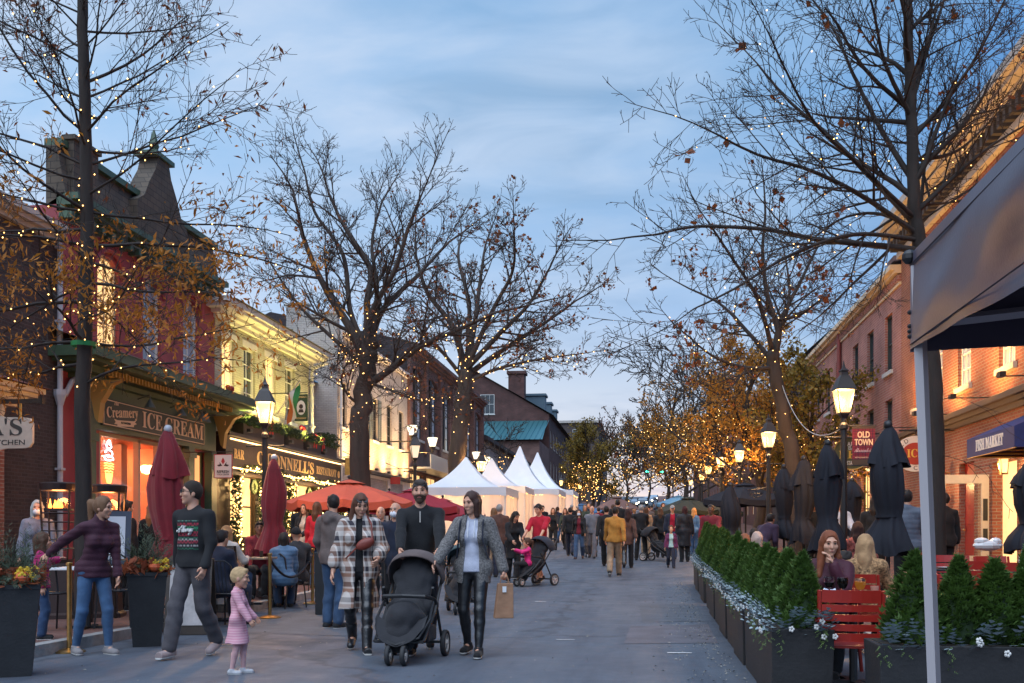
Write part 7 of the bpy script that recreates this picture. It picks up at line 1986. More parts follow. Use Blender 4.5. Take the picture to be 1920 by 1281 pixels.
for k, (t, dx_, dy_) in enumerate(((t2, -.2, -.2), (t2, .2, .1), (t3, -.25, -.15), (t3, .1, .15))):
 b = MB(); b.lathe([(.06, 0), (.11, .012), (.115, .016), (.06, .008)], 16, (t[0] + dx_, t[1] + dy_, t[2])); tag(b.build('plate', plate_m), ['white plate near the camera on the cleared table', 'white plate at the back of the cleared table', 'white plate on the near side of the edge table', 'white plate at the back of the edge table'][k], 'plate', 'things on the cleared tables')
tumbler('empty glass on the cleared table', t2[0] - .05, t2[1], t2[2], glass_m); tumbler('second glass on the cleared table', t2[0] + .08, t2[1] - .1, t2[2], glass_m, .12); tumbler('small red menu holder on the cleared table', t2[0] - .25, t2[1] + .2, t2[2], red_pl, .1, .04, 'menu', 'menu_holder')
b = MB(); b.lathe([(.035, 0), (.035, .14), (.012, .18), (.012, .22)], 12, (t3[0] + .05, t3[1] - .2, t3[2])); tag(b.build('squeeze_bottle', plate_m), 'white bottle on the table at the right picture edge', 'bottle')
b = MB();
x, y = X_(1852, 13.5); b.ball((x, y, 1.12), (.2, .11, .075), 9, 6); b.ball((x - .08, y, 1.18), (.1, .09, .05), 8, 5); b.ball((x + .1, y, 1.17), (.08, .09, .06), 8, 5); tag(b.build('paper_bundle', plate_m), 'bundle of white cloths on a stand before the open door', 'cloths')

# ------------------------------------------------------------------ left: tall planters, heaters, stanchions, boards
needle = leaf_mat('blue_green_needle', (.045, .070, .040), (.10, .115, .07), .2)
autumn = leaf_mat('autumn_cabbage', (.30, .07, .03), (.48, .16, .06), .3)
yel = mat('yellow_pansy', (.65, .42, .02), .6); pump = mat('pumpkin', (.55, .10, .03), .6)
def wisp(n, H_, sp, seed):
 r = np.random.default_rng(seed); Vs = []
 for i in range(n):
  a = r.uniform(0, 2 * PI); el = r.uniform(.2, 1.45); L_ = H_ * r.uniform(.55, 1.0) * (.6 + .4 * math.sin(el))
  d = np.array((math.cos(a) * math.cos(el), math.sin(a) * math.cos(el), math.sin(el))); p0 = np.array((r.uniform(-sp, sp) * .3, r.uniform(-sp, sp) * .3, 0)); p1 = p0 + d * L_ + np.array((0, 0, -.06 * math.cos(el)))
  k = 16
  for j in range(k):
   c = p0 + (p1 - p0) * (.12 + .88 * j / k)
   for q in range(3):
    w = r.normal(size=3); w -= d * w.dot(d); w /= np.linalg.norm(w); e = d * .6 + w * .8; s = .085 * (1 - .4 * j / k); t = np.cross(e, w + .01); t /= np.linalg.norm(t)
    Vs.append([c, c + e * s * .5 + t * .0035, c + e * s, c + e * s * .5 - t * .0035])
 V = np.array(Vs).reshape(-1, 3); return V, np.arange(len(V)).reshape(-1, 4)
def tall_planter(label, px, d, w, rz, H_, seed, bush):
 x, y = at(px, d); z = gz(x, y); m_ = M((x, y, z), rz)
 rt = thing('tall_planter', label, 'planter', m_, 'tall black planters by the roped terrace')
 b = MB(); b.lathe([(w * .50, 0), (w * .715, H_ - .04), (w * .74, H_ - .04), (w * .74, H_), (w * .62, H_), (w * .6, H_ - .05)], 4, rot=PI / 4); b.build('box', planter_m, rt, m_)
 sp = thing('conifer', 'wispy blue-green conifer in the ' + bush, 'plant', m_, 'conifers in tall planters')
 V, F = wisp(75, .62, w, seed); V[:, 2] += H_; obj('needles', np_mesh('needles', V, F), needle, sp, m_)['kind'] = 'stuff'
 b = MB(); b.tube([(0, 0, H_ - .05), (.01, 0, H_ + .4)], [.02, .006], 6); b.build('stem', bark, sp, m_)
 fl = thing('autumn_flowers', 'orange and yellow autumn flowers round the rim of the ' + bush, 'flowers', m_, 'flowers in tall planters')
 V, F = foliage(260, (-w * .5, -w * .5, H_ - .02), (w * .5, w * .5, H_ + .14), .06, seed + 3); V[:, :2] *= 1.15; F = F
 me = np_mesh('leaves', V, F); obj('leaves', me, autumn, fl, m_)['kind'] = 'stuff'
 r = random.Random(seed)
 for k in range(12):
  b = MB(); c = (w * (.1 + .4 * r.random()), -w * r.uniform(.1, .55), H_ + .06 + r.uniform(-.03, .08))
  for q in range(4): b.ball((c[0] + .018 * math.cos(q * 1.57), c[1] - .01, c[2] + .018 * math.sin(q * 1.57)), (.018, .012, .018), 6, 4)
  b.build('flower', yel, fl, m_)
 b = MB(); b.ball((w * .2, -w * .45, H_ + .06), (.07, .07, .055), 10, 6); b.build('pumpkin', pump, fl, m_)
tall_planter('tall black tapered planter at the left picture edge', 24, 8.95, .44, .55, .82, 3, 'planter at the left picture edge')
tall_planter('tall black tapered planter between the two walkers', 275, 11.35, .42, .5, .84, 5, 'planter between the two walkers')
x, y = at(632, 15.5); m_ = M((x, y, gz(x, y)), .15)
b = MB(); b.box((0, 0, .48), (.62, .5, .96), taper=.96); tag(b.build('screen_planter', planter_m, None, m_, bevel=.01), 'squat black box planter behind the plaid coat', 'planter')
def stanchion(label, px, d):
 x, y = at(px, d); z = gz(x, y); rt = thing('stanchion', label, 'post', M((x, y, z)), 'brass rope posts')
 b = MB(); b.lathe([(.165, 0), (.165, .015), (.12, .03), (.03, .045)], 20, (x, y, z)); b.build('base', brass, rt)
 b = MB(); b.lathe([(.026, .04), (.026, .93), (.036, .935), (.036, .96), (.03, .965)], 12, (x, y, z)); b.build('post', brass, rt)
 return Vector((x, y, z + .88))
s0 = stanchion('brass rope post behind the woman in the maroon jacket', 130, 10.7); s1 = stanchion('brass rope post beside the pink toddler', 506, 14.8); s2 = stanchion('brass rope post by the squat black planter', 586, 17.4)
def rope(label, a, b_, sag, n=14):
 b = MB(); b.tube([a.lerp(b_, t) + Vector((0, 0, -sag * 4 * t * (1 - t))) for t in np.linspace(0, 1, n)], .02, 8); tag(b.build('rope', mat('black_rope', (.015, .015, .02), .8)), label, 'rope', 'ropes')
rope('black velvet rope sagging between two brass posts', s1, s2, .34);
def heater(label, px, d, top):
 x, y = at(px, d); z = gz(x, y); rt = thing('patio_heater', label, 'heater', M((x, y, z), .3), 'gas flame patio heaters'); m_ = M((x, y, z), .3); H_ = top - z
 hm = mat('heater_bronze', (.05, .03, .028), .4, metal=.4)
 b = MB(); b.lathe([(.30, 0), (.30, .05), (.24, .08), (.20, .75), (.22, .8)], 4, rot=PI / 4); b.build('base', hm, rt, m_)
 b = MB()
 for sx in (-1, 1):
  for sy in (-1, 1): b.tube([(sx * .15, sy * .15, .8), (sx * .19, sy * .19, H_ - .10)], .014, 5)
 for zz in np.linspace(.95, H_ - .42, 5): b.tube([(sx * .168, sy * .168, zz) for sx, sy in ((-1, -1), (1, -1), (1, 1), (-1, 1), (-1, -1))], .008, 4)
 b.build('cage', hm, rt, m_)
 b = MB(); b.lathe([(.21, H_ - .12), (.25, H_ - .11), (.26, H_ - .02), (.20, H_), (.02, H_ + .01)], 20); b.build('lid', hm, rt, m_)
 b = MB(); b.box((0, 0, H_ - .37), (.30, .30, .03)); b.build('burner', hm, rt, m_)
 fm = mat('gas_flame', (1, .4, .05), .5, emit=(1, .36, .05), strength=2.6); r = random.Random(px)
 b = MB()
 for k in range(9):
  a, rr = r.uniform(0, 6.28), r.uniform(0, .11); b.lathe([(.02, 0), (.026, .03), (.012, .07), (.001, r.uniform(.09, .14))], 6, (rr * math.cos(a), rr * math.sin(a), H_ - .355))
 b.build('flame', fm, rt, m_)
 b = MB(); b.lathe([(.17, H_ - .36), (.185, H_ - .12)], 4, rot=PI / 4, cap=False); b.build('glass', glass_clear, rt, m_)
 lamp('heater_glow', 'POINT', (x, y, z + H_ - .27), 14, (1, .42, .12), .1, parent=rt)
heater('gas patio heater with flame left of the tall tree trunk', 110, 13.6, 1.98); heater('gas patio heater with flame right of the tall tree trunk', 202, 13.8, 1.96)
chalk = mat('chalkboard_print', (.42, .39, .38), .7, var=.25, vscale=5)
def aframe(label, px, d, rz):
 x, y = at(px, d); m_ = M((x, y, gz(x, y)), rz); rt = thing('sandwich_board', label, 'sign', m_, 'pavement boards')
 for s in (-1, 1):
  b = MB(); b.box((0, s * .16, .48), (.56, .025, .98), rx=R(s * 13 * -1) * -1); b.build('panel', wood_dark, rt, m_)
  b = MB(); b.box((0, s * .175, .50), (.46, .006, .78), rx=R(s * 13)); b.build('poster', chalk, rt, m_)
 return m_
aframe('printed sandwich board between the man and the tall planter', 358, 12.8, .25)
aframe('second sandwich board behind the toddler', 405, 14.6, .1)
x, y = at(208, 13.2); m_ = M((x, y, gz(x, y)), .35); rt = thing('menu_easel', 'upright menu board with a white sheet behind the maroon jacket', 'menu board', m_)
b = MB(); b.box((0, 0, 1.1), (.5, .03, .72), rx=R(-12)); b.build('board', mat('navy_board', (.02, .03, .06), .5), rt, m_)
b = MB(); b.box((0, -.022, 1.1), (.36, .006, .58), rx=R(-12)); b.build('menu_sheet', mat('paper', (.55, .56, .60), .7), rt, m_)
for sx in (-1, 1): b = MB(); b.tube([(sx * .2, .06, .78), (sx * .24, .0, 0)], .016, 5); b.build('leg', wood_dark, rt, m_)
b = MB(); b.tube([(0, .1, 1.3), (0, .35, 0)], .016, 5); b.build('leg', wood_dark, rt, m_)
# bistro chairs and tables of the terrace
def bistro_proto():
 rt = thing('bistro_chair', 'proto', 'chair', None, 'black bistro chairs')
 for sx in (-1, 1):
  b = MB(); b.tube([(sx * .2, -.2, 0), (sx * .18, -.16, .45)], .012, 5); b.build('leg', black_metal, rt)
  b = MB(); b.tube([(sx * .21, .26, 0), (sx * .18, .17, .45), (sx * .17, .23, .84)], .012, 5); b.build('leg', black_metal, rt)
 b = MB(); b.lathe([(.2, .44), (.21, .455), (.2, .465)], 16); b.build('seat', black_metal, rt)
 b = MB(); b.tube([(-.17, .23, .84), (-.1, .26, .90), (.1, .26, .90), (.17, .23, .84)], .012, 5)
 for u in (-.09, -.03, .03, .09): b.tube([(u, .255, .885), (u * .9, .18, .47)], .007, 4)
 b.build('backrest', black_metal, rt); return rt
bc = bistro_proto()
place(bc, False, [('black bistro chair behind the maroon jacket', *X_(218, 12.4), 200), ('black bistro chair under the child in the pink jacket', *X_(95, 11.8), 60), ('black bistro chair under the diner in the blue puffer', *X_(542, 16.6), 150), ('black bistro chair at the pub table by the lamp', *X_(492, 17.6), -20), ('black bistro chair behind the toddler', *X_(430, 13.6), 170), ('black bistro chair deep on the terrace', *X_(575, 20.5), 120), ('black bistro chair beside the squat planter', *X_(600, 19.0), -80)])
oak_top = mat('pale_table_top', (.30, .22, .15), .4, var=.2)
lt = [table('terrace table with white rim behind the maroon jacket', *X_(165, 12.2), .7, .7, plate_m, .2, 'terrace tables'), table('terrace table set with glasses before the pub', *X_(462, 15.8), .8, .75, oak_top, .1, 'terrace tables'), table('terrace table behind the man in the dark sweater', *X_(400, 14.3), .7, .7, oak_top, .1, 'terrace tables'), table('terrace table under the orange umbrella', *X_(650, 21.0), .8, .8, oak_top, .1, 'terrace tables')]
for k in range(5):
 t = lt[1]; tumbler(['tall wine glass on the pub terrace table', 'short glass on the pub terrace table', 'small tumbler at the edge of the pub terrace table', 'stacked glass on the pub terrace table', 'pepper mill on the pub terrace table'][k], t[0] - .3 + .14 * k, t[1] - .1 + .07 * (k % 3), t[2], glass_m if k < 4 else wood_dark, .1 + .03 * (k % 2), .03, group='things on the pub table')

# ------------------------------------------------------------------ signs on the left
x0, x1, ys_, za, zb = -11.95, -10.33, 15.75, 2.70, 3.32
ms = thing('kitchen_sign', "cream board lettered MIA'S ITALIAN KITCHEN, cut by the left picture edge", 'sign', M((-11, ys_, 2.7)))
cx, cz, hw, hh = (x0 + x1) / 2, (za + zb) / 2, (x1 - x0) / 2, (zb - za) / 2
out = [(-1, -.55), (-.93, -.8), (-.8, -.86), (-.4, -.86), (-.2, -.98), (.2, -.98), (.4, -.86), (.8, -.86), (.93, -.8), (1, -.55), (1.0, .5), (.94, .78), (.8, .84), (.4, .86), (.2, .98), (-.2, .98), (-.4, .86), (-.8, .84), (-.94, .78), (-1, .5)]
b = MB(); b.prism([(u * hw, v * hh) for u, v in out], .05, face_m((cx, ys_, cz), 'S')); b.build('board', mat('cream_board', (.62, .50, .40), .7, var=.12, vscale=5), ms)
text('lettering', "MIA'S", .40, mat('sign_charcoal', (.06, .055, .05), .7), ms, face_m((cx - .02, ys_ - .052, cz + .08), 'S'), 'serif', width=1.28)
text('lettering', 'ITALIAN KITCHEN', .125, mat('sign_charcoal', (.06, .055, .05)), ms, face_m((cx, ys_ - .052, cz - .17), 'S'), width=1.34)
b = MB(); b.b2((-12.7, ys_ + .0, 3.52), (-10.25, ys_ + .07, 3.59)); b.b2((-10.25, ys_ - .01, 3.50), (-10.18, ys_ + .08, 3.61)); b.build('bracket', wood_dark, ms)
for u in (-11.6, -10.62): b = MB(); b.b2((u, ys_ + .02, 3.28), (u + .03, ys_ + .05, 3.52)); b.build('hanger', gold, ms)
def hang_sign(label, px0, px1, py0, py1, d, m_):
 xa, y = at(px0, d); xb, _ = at(px1, d); z1, z0 = CAMZ + (HZ - py0) * d / FPX, CAMZ + (HZ - py1) * d / FPX
 rt = thing('hanging_sign', label, 'sign', M((xa, y, z0)), None); b = MB(); b.b2((xa, y - .02, z0), (xb, y + .02, z1)); b.build('board', m_, rt); return rt, xa, xb, y, z0, z1
rt, xa, xb, y, z0, z1 = hang_sign('small white REFRESH YOGA CENTER sign with red border and lotus', 402, 438, 852, 897, 26.5, mat('sign_red_border', (.35, .05, .05), .5))
b = MB(); b.b2((xa + .022, y - .026, z0 + .022), (xb - .022, y - .02, z1 - .022)); b.build('panel', mat('sign_offwhite', (.70, .62, .54), .5), rt)
cx, cz = (xa + xb) / 2, (z0 + z1) / 2 + .07
b = MB(); b.prism([(0, -.02), (.05, .05), (.035, .10), (0, .16), (-.035, .10), (-.05, .05)], .005, face_m((cx, y - .026, cz), 'S')); b.build('flame_petal', mat('petal_red', (.40, .03, .03), .5), rt)
for s in (-1, 1):
 b = MB(); b.prism([(s * .02, -.04), (s * .10, .06), (s * .09, .0), (s * .17, -.02), (s * .12, -.06)], .005, face_m((cx, y - .026, cz - .02), 'S')); b.build('lotus_petal', wood_dark, rt)
text('lettering', 'REFRESH', .1, wood_dark, rt, face_m((cx, y - .027, z0 + .17), 'S'), width=.34, bold=.002); text('lettering', 'YOGA CENTER', .06, wood_dark, rt, face_m((cx, y - .027, z0 + .095), 'S'), width=.34)
b = MB(); b.tube([(xa - 1.3, y, z1 + .06), (xb, y, z1 + .06)], .015, 5); b.tube([(cx, y, z1), (cx, y, z1 + .06)], .01, 4); b.build('bracket', black_metal, rt)
rt, xa, xb, y, z0, z1 = hang_sign('green pub sign with a white oval portrait beside the flag', 553, 578, 740, 790, 33, mat('sign_deep_green', (.02, .05, .02), .5))
cx, cz = (xa + xb) / 2, (z0 + z1) / 2
b = MB(); b.prism([(.15 * math.cos(t), .24 * math.sin(t)) for t in np.linspace(0, 2 * PI, 20)[:-1]], .006, face_m((cx, y - .02, cz), 'S')); b.build('oval', mat('portrait_white', (.68, .66, .60), .5), rt)
b = MB(); b.prism([(.07 * math.cos(t), .08 * math.sin(t) + .04) for t in np.linspace(0, 2 * PI, 12)[:-1]], .004, face_m((cx, y - .027, cz), 'S')); b.prism([(-.1, -.16), (.1, -.16), (.06, -.05), (-.06, -.05)], .004, face_m((cx, y - .027, cz), 'S')); b.build('portrait', wood_dark, rt)
text('lettering', "O'CONNELL'S", .08, gl, rt, face_m((cx, y - .021, z1 - .09), 'S'), width=.36); text('lettering', 'RESTAURANT', .07, gl, rt, face_m((cx, y - .021, z0 + .09), 'S'), width=.36)
b = MB(); b.tube([(xa - 1.2, y, z1 + .05), (xb, y, z1 + .05)], .02, 5); b.build('bracket', black_metal, rt)
# flag
fd = 30.5; p0, p1 = Vector(P3(520, 776, fd, 1.0)), Vector(P3(563, 712, fd, -.3))
rt = thing('flag', 'green, white and orange flag on a slanted pole over the pub', 'flag', M(tuple(p0)))
b = MB(); b.tube([p0, p1], .02, 6); b.build('pole', white_paint, rt)
for k, c in enumerate(((.03, .22, .06), (.72, .70, .64), (.62, .16, .03))):
 V = []
 for i in range(7):
  for j in range(3):
   t = .42 + .5 * (1 - (k + j / 2) / 3) if False else .50 + .45 * (k + j / 2) / 3
   q = p0.lerp(p1, 1.42 - t) ; dn = i / 6
   V.append((q.x + .05 * math.sin(dn * 5 + t * 14), q.y + .06 * math.cos(dn * 4 + t * 11), q.z - dn * (.95 - .25 * (t - .5)) ))
 b = MB(); b.add(V, [(i * 3 + j, i * 3 + j + 1, i * 3 + j + 4, i * 3 + j + 3) for i in range(6) for j in range(2)]); b.build('stripe', mat('flag_%d' % k, c, .8), rt, smooth=True)

# ------------------------------------------------------------------ far traffic
def car(label, px, d, colour, lights=True, toward=True):
 x, y = at(px, d); z = gz(x, y) if abs(x) < 2 else g(y); rt = thing('parked_car', label, 'car', M((x, y, z), 0 if toward else PI), 'cars at the far end of the street'); m_ = M((x, y, g(y)), 0 if toward else PI)
 paint = mat('car_paint_%d' % px, colour, .25, coat=.6, metal=.3)
 side = [(-2.2, .35), (-2.2, .72), (-2.05, .86), (-1.1, .98), (-.45, 1.45), (1.1, 1.47), (1.75, 1.0), (2.15, .95), (2.2, .4)]
 b = MB(); b.prism(side, 1.74, Matrix.Translation((-.87, 0, 0)) @ Matrix.Rotation(PI / 2, 4, 'Z') @ Matrix.Rotation(PI / 2, 4, 'X')); b.build('body', paint, rt, m_, bevel=.06)
 b = MB(); b.add([(-.74, -1.1, 1.0), (.74, -1.1, 1.0), (.62, -.52, 1.40), (-.62, -.52, 1.40)], [(0, 1, 2, 3)]);
 b.v = [(p[0], p[1] - .03, p[2] + .02) for p in b.v]; b.build('windscreen', glass_sky, rt, m_)
 for sx in (-1, 1):
  for yy_ in (-1.35, 1.35): b = MB(); b.lathe([(.32, -.1), (.32, .1)], 14); b.v = [(p[2] + sx * .8, p[1] + yy_, p[0] + .32) for p in b.v]; b.build('wheel', black_metal, rt, m_)
  b = MB(); b.ball((sx * .62, -2.17, .68), (.16, .06, .09), 8, 5); b.build('headlight', mat('headlight', (1, 1, .9), .3, emit=(1, .85, .6), strength=14 if lights else 1), rt, m_)
car('dark car with headlights on, centre of the far street', 1205, 160, (.03, .03, .035)); car('silver car with headlights on at the far street end', 1216, 178, (.35, .36, .38)); car('dark parked car at the far left kerb', 1186, 150, (.04, .05, .06), False); car('blue parked car at the far right kerb', 1255, 150, (.05, .10, .15), False); car('dark van-like car behind the silver one', 1226, 205, (.05, .05, .06))
x, y = at(1262, 140); z = g(y); rt = thing('traffic_signal', 'green traffic signal on a mast arm at the far junction', 'traffic light', M((x, y, z)))
b = MB(); b.tube([(x, y, z), (x, y, z + 6.2)], .09, 8); b.tube([(x, y, z + 6.0), (x - 4.6, y, z + 6.3)], .06, 6); b.build('mast', black_metal, rt)
for dx_ in (-1.6, -3.6):
 b = MB(); b.b2((x + dx_ - .17, y - .15, z + 5.2), (x + dx_ + .17, y + .1, z + 6.2)); h_ = b.build('signal_head', black_metal, rt)
 b = MB(); b.ball((x + dx_, y - .16, z + 5.4), (.2, .06, .2), 10, 6); b.build('green_light', mat('signal_green', (0, 1, .5), .4, emit=(.05, 1, .55), strength=9), h_)
# fallen leaves and litter along the planter row
r = np.random.default_rng(8); n = 640
xy = np.stack([np.where(r.random(n) < .7, .86 - np.abs(r.normal(0, .28, n)), r.uniform(-5.5, .8, n)), r.uniform(7.6, 24, n)], 1); zc = np.array([g(v) for v in xy[:, 1]]) + .012
a = r.uniform(0, 6.28, n); s = r.uniform(.008, .022, n); V = []
for i in range(n):
 c, s_ = math.cos(a[i]) * s[i], math.sin(a[i]) * s[i]; V += [(xy[i, 0] + c, xy[i, 1] + s_, zc[i]), (xy[i, 0] - s_ * .5, xy[i, 1] + c * .5, zc[i] + .008), (xy[i, 0] - c, xy[i, 1] - s_, zc[i]), (xy[i, 0] + s_ * .5, xy[i, 1] - c * .5, zc[i] + .004)]
tag(obj('fallen_leaves', np_mesh('fallen_leaves', V, np.arange(4 * n).reshape(n, 4)), mat('pale_dry_leaf', (.36, .33, .28), .8, var=.4, vscale=5)), 'scattered pale dry leaves on the asphalt', 'leaves', kind='stuff')
# wire from the leaning tree to the near lamp
a_, b_ = Vector(P3(1466, 720, 26)), Vector(P3(1575, 805, 16.5)); b = MB(); b.tube([a_.lerp(b_, t) + Vector((0, 0, -.55 * 4 * t * (1 - t))) for t in np.linspace(0, 1, 18)], .010, 4); tag(b.build('cable', mat('pale_cable', (.45, .42, .38), .6)), 'pale cable sagging from the leaning tree to the near lamp', 'cable')

# ------------------------------------------------------------------ strollers
def wheel(b_t, b_r, c, r_, w, axis=0):
 pr = [(r_ - .035, -w / 2), (r_ - .008, -w / 2), (r_, -w / 4), (r_, w / 4), (r_ - .008, w / 2), (r_ - .035, w / 2)]
 m = MB(); m.lathe(pr + [pr[0]], 20, cap=False); b_t.add([(p[2] + c[0], p[1] + c[1], p[0] + c[2]) for p in m.v], m.f)
 m = MB(); m.lathe([(r_ - .034, -w * .35), (r_ - .034, w * .35), (r_ - .05, w * .4), (r_ - .05, -w * .4), (r_ - .034, -w * .35)], 20, cap=False);
 for k in range(5):
  a = k * 2 * PI / 5; m.tube([(0, 0, 0), ((r_ - .045) * math.cos(a), (r_ - .045) * math.sin(a), 0)], .012, 5)
 m.lathe([(.025, -w * .6), (.025, w * .6)], 8)
 b_r.add([(p[2] + c[0], p[1] + c[1], p[0] + c[2]) for p in m.v], m.f)
rubber = mat('rubber', (.025, .025, .027), .7); rim_m = mat('pale_rim', (.55, .50, .46), .5); dark_fab = fab((.022, .022, .026), .8); hood_fab = fab((.115, .085, .08), .8)
def stroller(label, x, y, heading, hood, full=True, sc=1.0):
 m_ = M((x, y, gz(x, y)), R(heading), sc); rt = thing('stroller', label, 'stroller', m_, 'strollers')
 Wb = .27
 def W(c, r_, w):
  t, q = MB(), MB(); wheel(t, q, c, r_, w); o = t.build('wheel', rubber, rt, m_, smooth=True); q.build('rim', rim_m, o, m_)
 for s in (-1, 1): W((s * Wb, .42, .135), .135, .05)
 for s in (-1, 1): W((s * .075, -.42, .10), .10, .042)
 b = MB()
 for s in (-1, 1):
  b.tube([(s * .24, -.34, .22), (s * .25, .05, .46), (s * .25, .38, .82), (s * .235, .56, 1.0)], .016, 8); b.tube([(s * .25, .38, .14), (s * .25, .12, .55), (s * .25, -.02, .72)], .015, 8); b.tube([(s * .075, -.42, .12), (s * .075, -.38, .22), (s * .2, -.34, .22)], .016, 6)
 b.tube([(-.235, .56, 1.0), (-.2, .60, 1.02), (.2, .60, 1.02), (.235, .56, 1.0)], .019, 8); b.tube([(-.25, .40, .145), (.25, .40, .145)], .014, 6); b.tube([(-.24, -.34, .22), (.24, -.34, .22)], .016, 6); b.build('frame', black_metal, rt, m_)
 F = Field((-.36, -.56, .1), (.36, .56, 1.2), .012)     # seat tub
 F.cone((-.16, .12, .50), (.16, .12, .50), .09, .09, .03); F.cone((-.15, .24, .80), (.15, .24, .80), .075, .075, .03); F.cone((0, .12, .50), (0, .25, .85), .20, .17, .03, .5); F.cone((-.15, -.14, .42), (.15, -.14, .42), .07, .07, .03); F.cone((0, .1, .46), (0, -.18, .42), .18, .17, .03); F.cone((0, -.16, .42), (0, -.32, .24), .17, .15, .03, .35)
 F.cut((0, 0, .52), (0, -.55, 0) if False else (0, -1, -9)) if False else None
 F.wrinkle(.004, 30, 2); obj('seat', F.mesh('seat'), dark_fab, rt, m_)
 b = MB(); b.tube([(-.25, .08, .60), (-.2, -.16, .64), (0, -.22, .65), (.2, -.16, .64), (.25, .08, .60)], .02, 8); b.build('bumper_bar', black_metal, rt, m_)
 b = MB()                                               # footrest apron: U-shaped lip
 pts = [(-.25, .0, .58), (-.265, -.2, .42), (-.2, -.38, .26), (0, -.45, .2), (.2, -.38, .26), (.265, -.2, .42), (.25, .0, .58)]; b.tube(pts, .013, 6); b.build('apron_rim', black_metal, rt, m_)
 b = MB(); n = 12; V = []
 for i in range(n + 1):
  t = i / n; a = PI * (1 - t)
  for j, (q, z, yy_) in enumerate(((1, .42, -.2), (.98, .31, -.33), (.75, .23, -.41))): V.append((math.cos(a) * .25 * q, yy_ - .05 * math.sin(a), z - .05 * math.sin(a) + (.05 * abs(math.cos(a)))))
 b.add(V, [(i * 3 + j, i * 3 + j + 1, i * 3 + j + 4, i * 3 + j + 3) for i in range(n) for j in range(2)]); b.build('apron', dark_fab, rt, m_, smooth=True)
 V, F_ = [], []                                         # folding hood: arched ribs
 for i in range(9):
  a = R(15 + i * 13);
  for j in range(15):
   w = PI * j / 14; y0 = .30 - .36 * math.sin(a * .9) * math.sin(w) ** .5; z0 = .74 + (.10 + .27 * math.sin(a)) * math.sin(w) ** .7 if False else 0
   px_ = -math.cos(w) * .265; rr = .34 * math.sin(w) ** .55
   V.append((px_, .28 - rr * math.cos(PI - a) * -1 * 0 - rr * (math.cos(R(125) - (R(125) - R(15)) * (1 - i / 8)) * -1) * 1.0, .74 + rr * math.sin(R(15) + (R(110)) * i / 8) * (1.0 - .02 * (i % 2))))
 for i in range(8):
  for j in range(14): F_.append((i * 15 + j, i * 15 + j + 1, (i + 1) * 15 + j + 1, (i + 1) * 15 + j))
 b = MB(); b.add(V, F_); o = b.build('hood', hood, rt, m_, smooth=True); sd = o.modifiers.new('thick', 'SOLIDIFY'); sd.thickness = .015
 if full:
  b = MB(); b.box((0, .18, .25), (.40, .36, .16)); b.build('basket', dark_fab, rt, m_, bevel=.03)
  b = MB(); b.b2((-.07, -.205, .445), (.07, -.2, .475)); b.v = [(p[0], p[1] - .05, p[2]) for p in b.v]; b.build('badge', rim_m, rt, m_)
 return rt, m_
xs, ys2 = at(766, 10.0)
stroller('dark stroller with taupe hood pushed by the bearded man', xs, ys2, -2, hood_fab, sc=1.02)
x, y = at(998, 21.6); stroller('dark stroller carrying the girl in the pink jacket', x, y, -35, fab((.03, .035, .05)), False)
x, y = at(868, 15.6); stroller('stroller half hidden behind the woman in the grey coat', x, y, 5, fab((.05, .09, .10)), False)
x, y = at(1236, 31.0); stroller('dark stroller by the woman in the long black puffer', x, y, 60, dark_fab, False)
x, y = at(1104, 33.5); stroller('small stroller behind the man in grey', x, y, 0, dark_fab, False, .9)

# ------------------------------------------------------------------ the walkers in front
leather = mat('black_leather', (.012, .012, .014), .32, spec=.7, bump=.2, bscale=40)
blond = fab((.36, .20, .09)); brown_h = fab((.075, .034, .018), .6); dark_h = fab((.018, .012, .01), .6); grey_h = fab((.30, .29, .28)); ginger = fab((.20, .055, .02), .6); lightbrown = fab((.20, .105, .05), .6)
jeans = fab((.045, .085, .16), var=.35, vs=4); navy_f = fab((.02, .025, .045)); black_f = fab((.014, .014, .016)); char_f = fab((.05, .048, .05)); khaki = fab((.28, .20, .13))
def plaid():
 m = mat('plaid_coat', (.5, .4, .35), .9); N, L, p = nodes_of(m)
 tcn = N.new('ShaderNodeTexCoord'); sx = N.new('ShaderNodeSeparateXYZ'); L.new(tcn.outputs['Object'], sx.inputs[0])
 def band(sock, f, off):
  a = N.new('ShaderNodeMath'); a.operation = 'MULTIPLY_ADD'; a.inputs[1].default_value = f; a.inputs[2].default_value = off; L.new(sock, a.inputs[0])
  c = N.new('ShaderNodeMath'); c.operation = 'FRACT'; L.new(a.outputs[0], c.inputs[0]); r_ = ramp(c.outputs[0], [(0, (.62, .55, .50)), (.26, (.30, .16, .11)), (.50, (.62, .55, .50)), (.62, (.035, .03, .04)), (.93, (.62, .55, .50))], N, L)
  r_.node.color_ramp.interpolation = 'CONSTANT'; return r_
 ad = N.new('ShaderNodeMath'); ad.operation = 'ADD'; L.new(sx.outputs[0], ad.inputs[0]); L.new(sx.outputs[1], ad.inputs[1])
 mx = N.new('ShaderNodeMix'); mx.data_type = 'RGBA'; mx.inputs[0].default_value = .5; L.new(band(ad.outputs[0], 7.5, .1), mx.inputs[6]); L.new(band(sx.outputs[2], 6.0, .3), mx.inputs[7])
 L.new(mx.outputs[2], p.inputs['Base Color']); return m
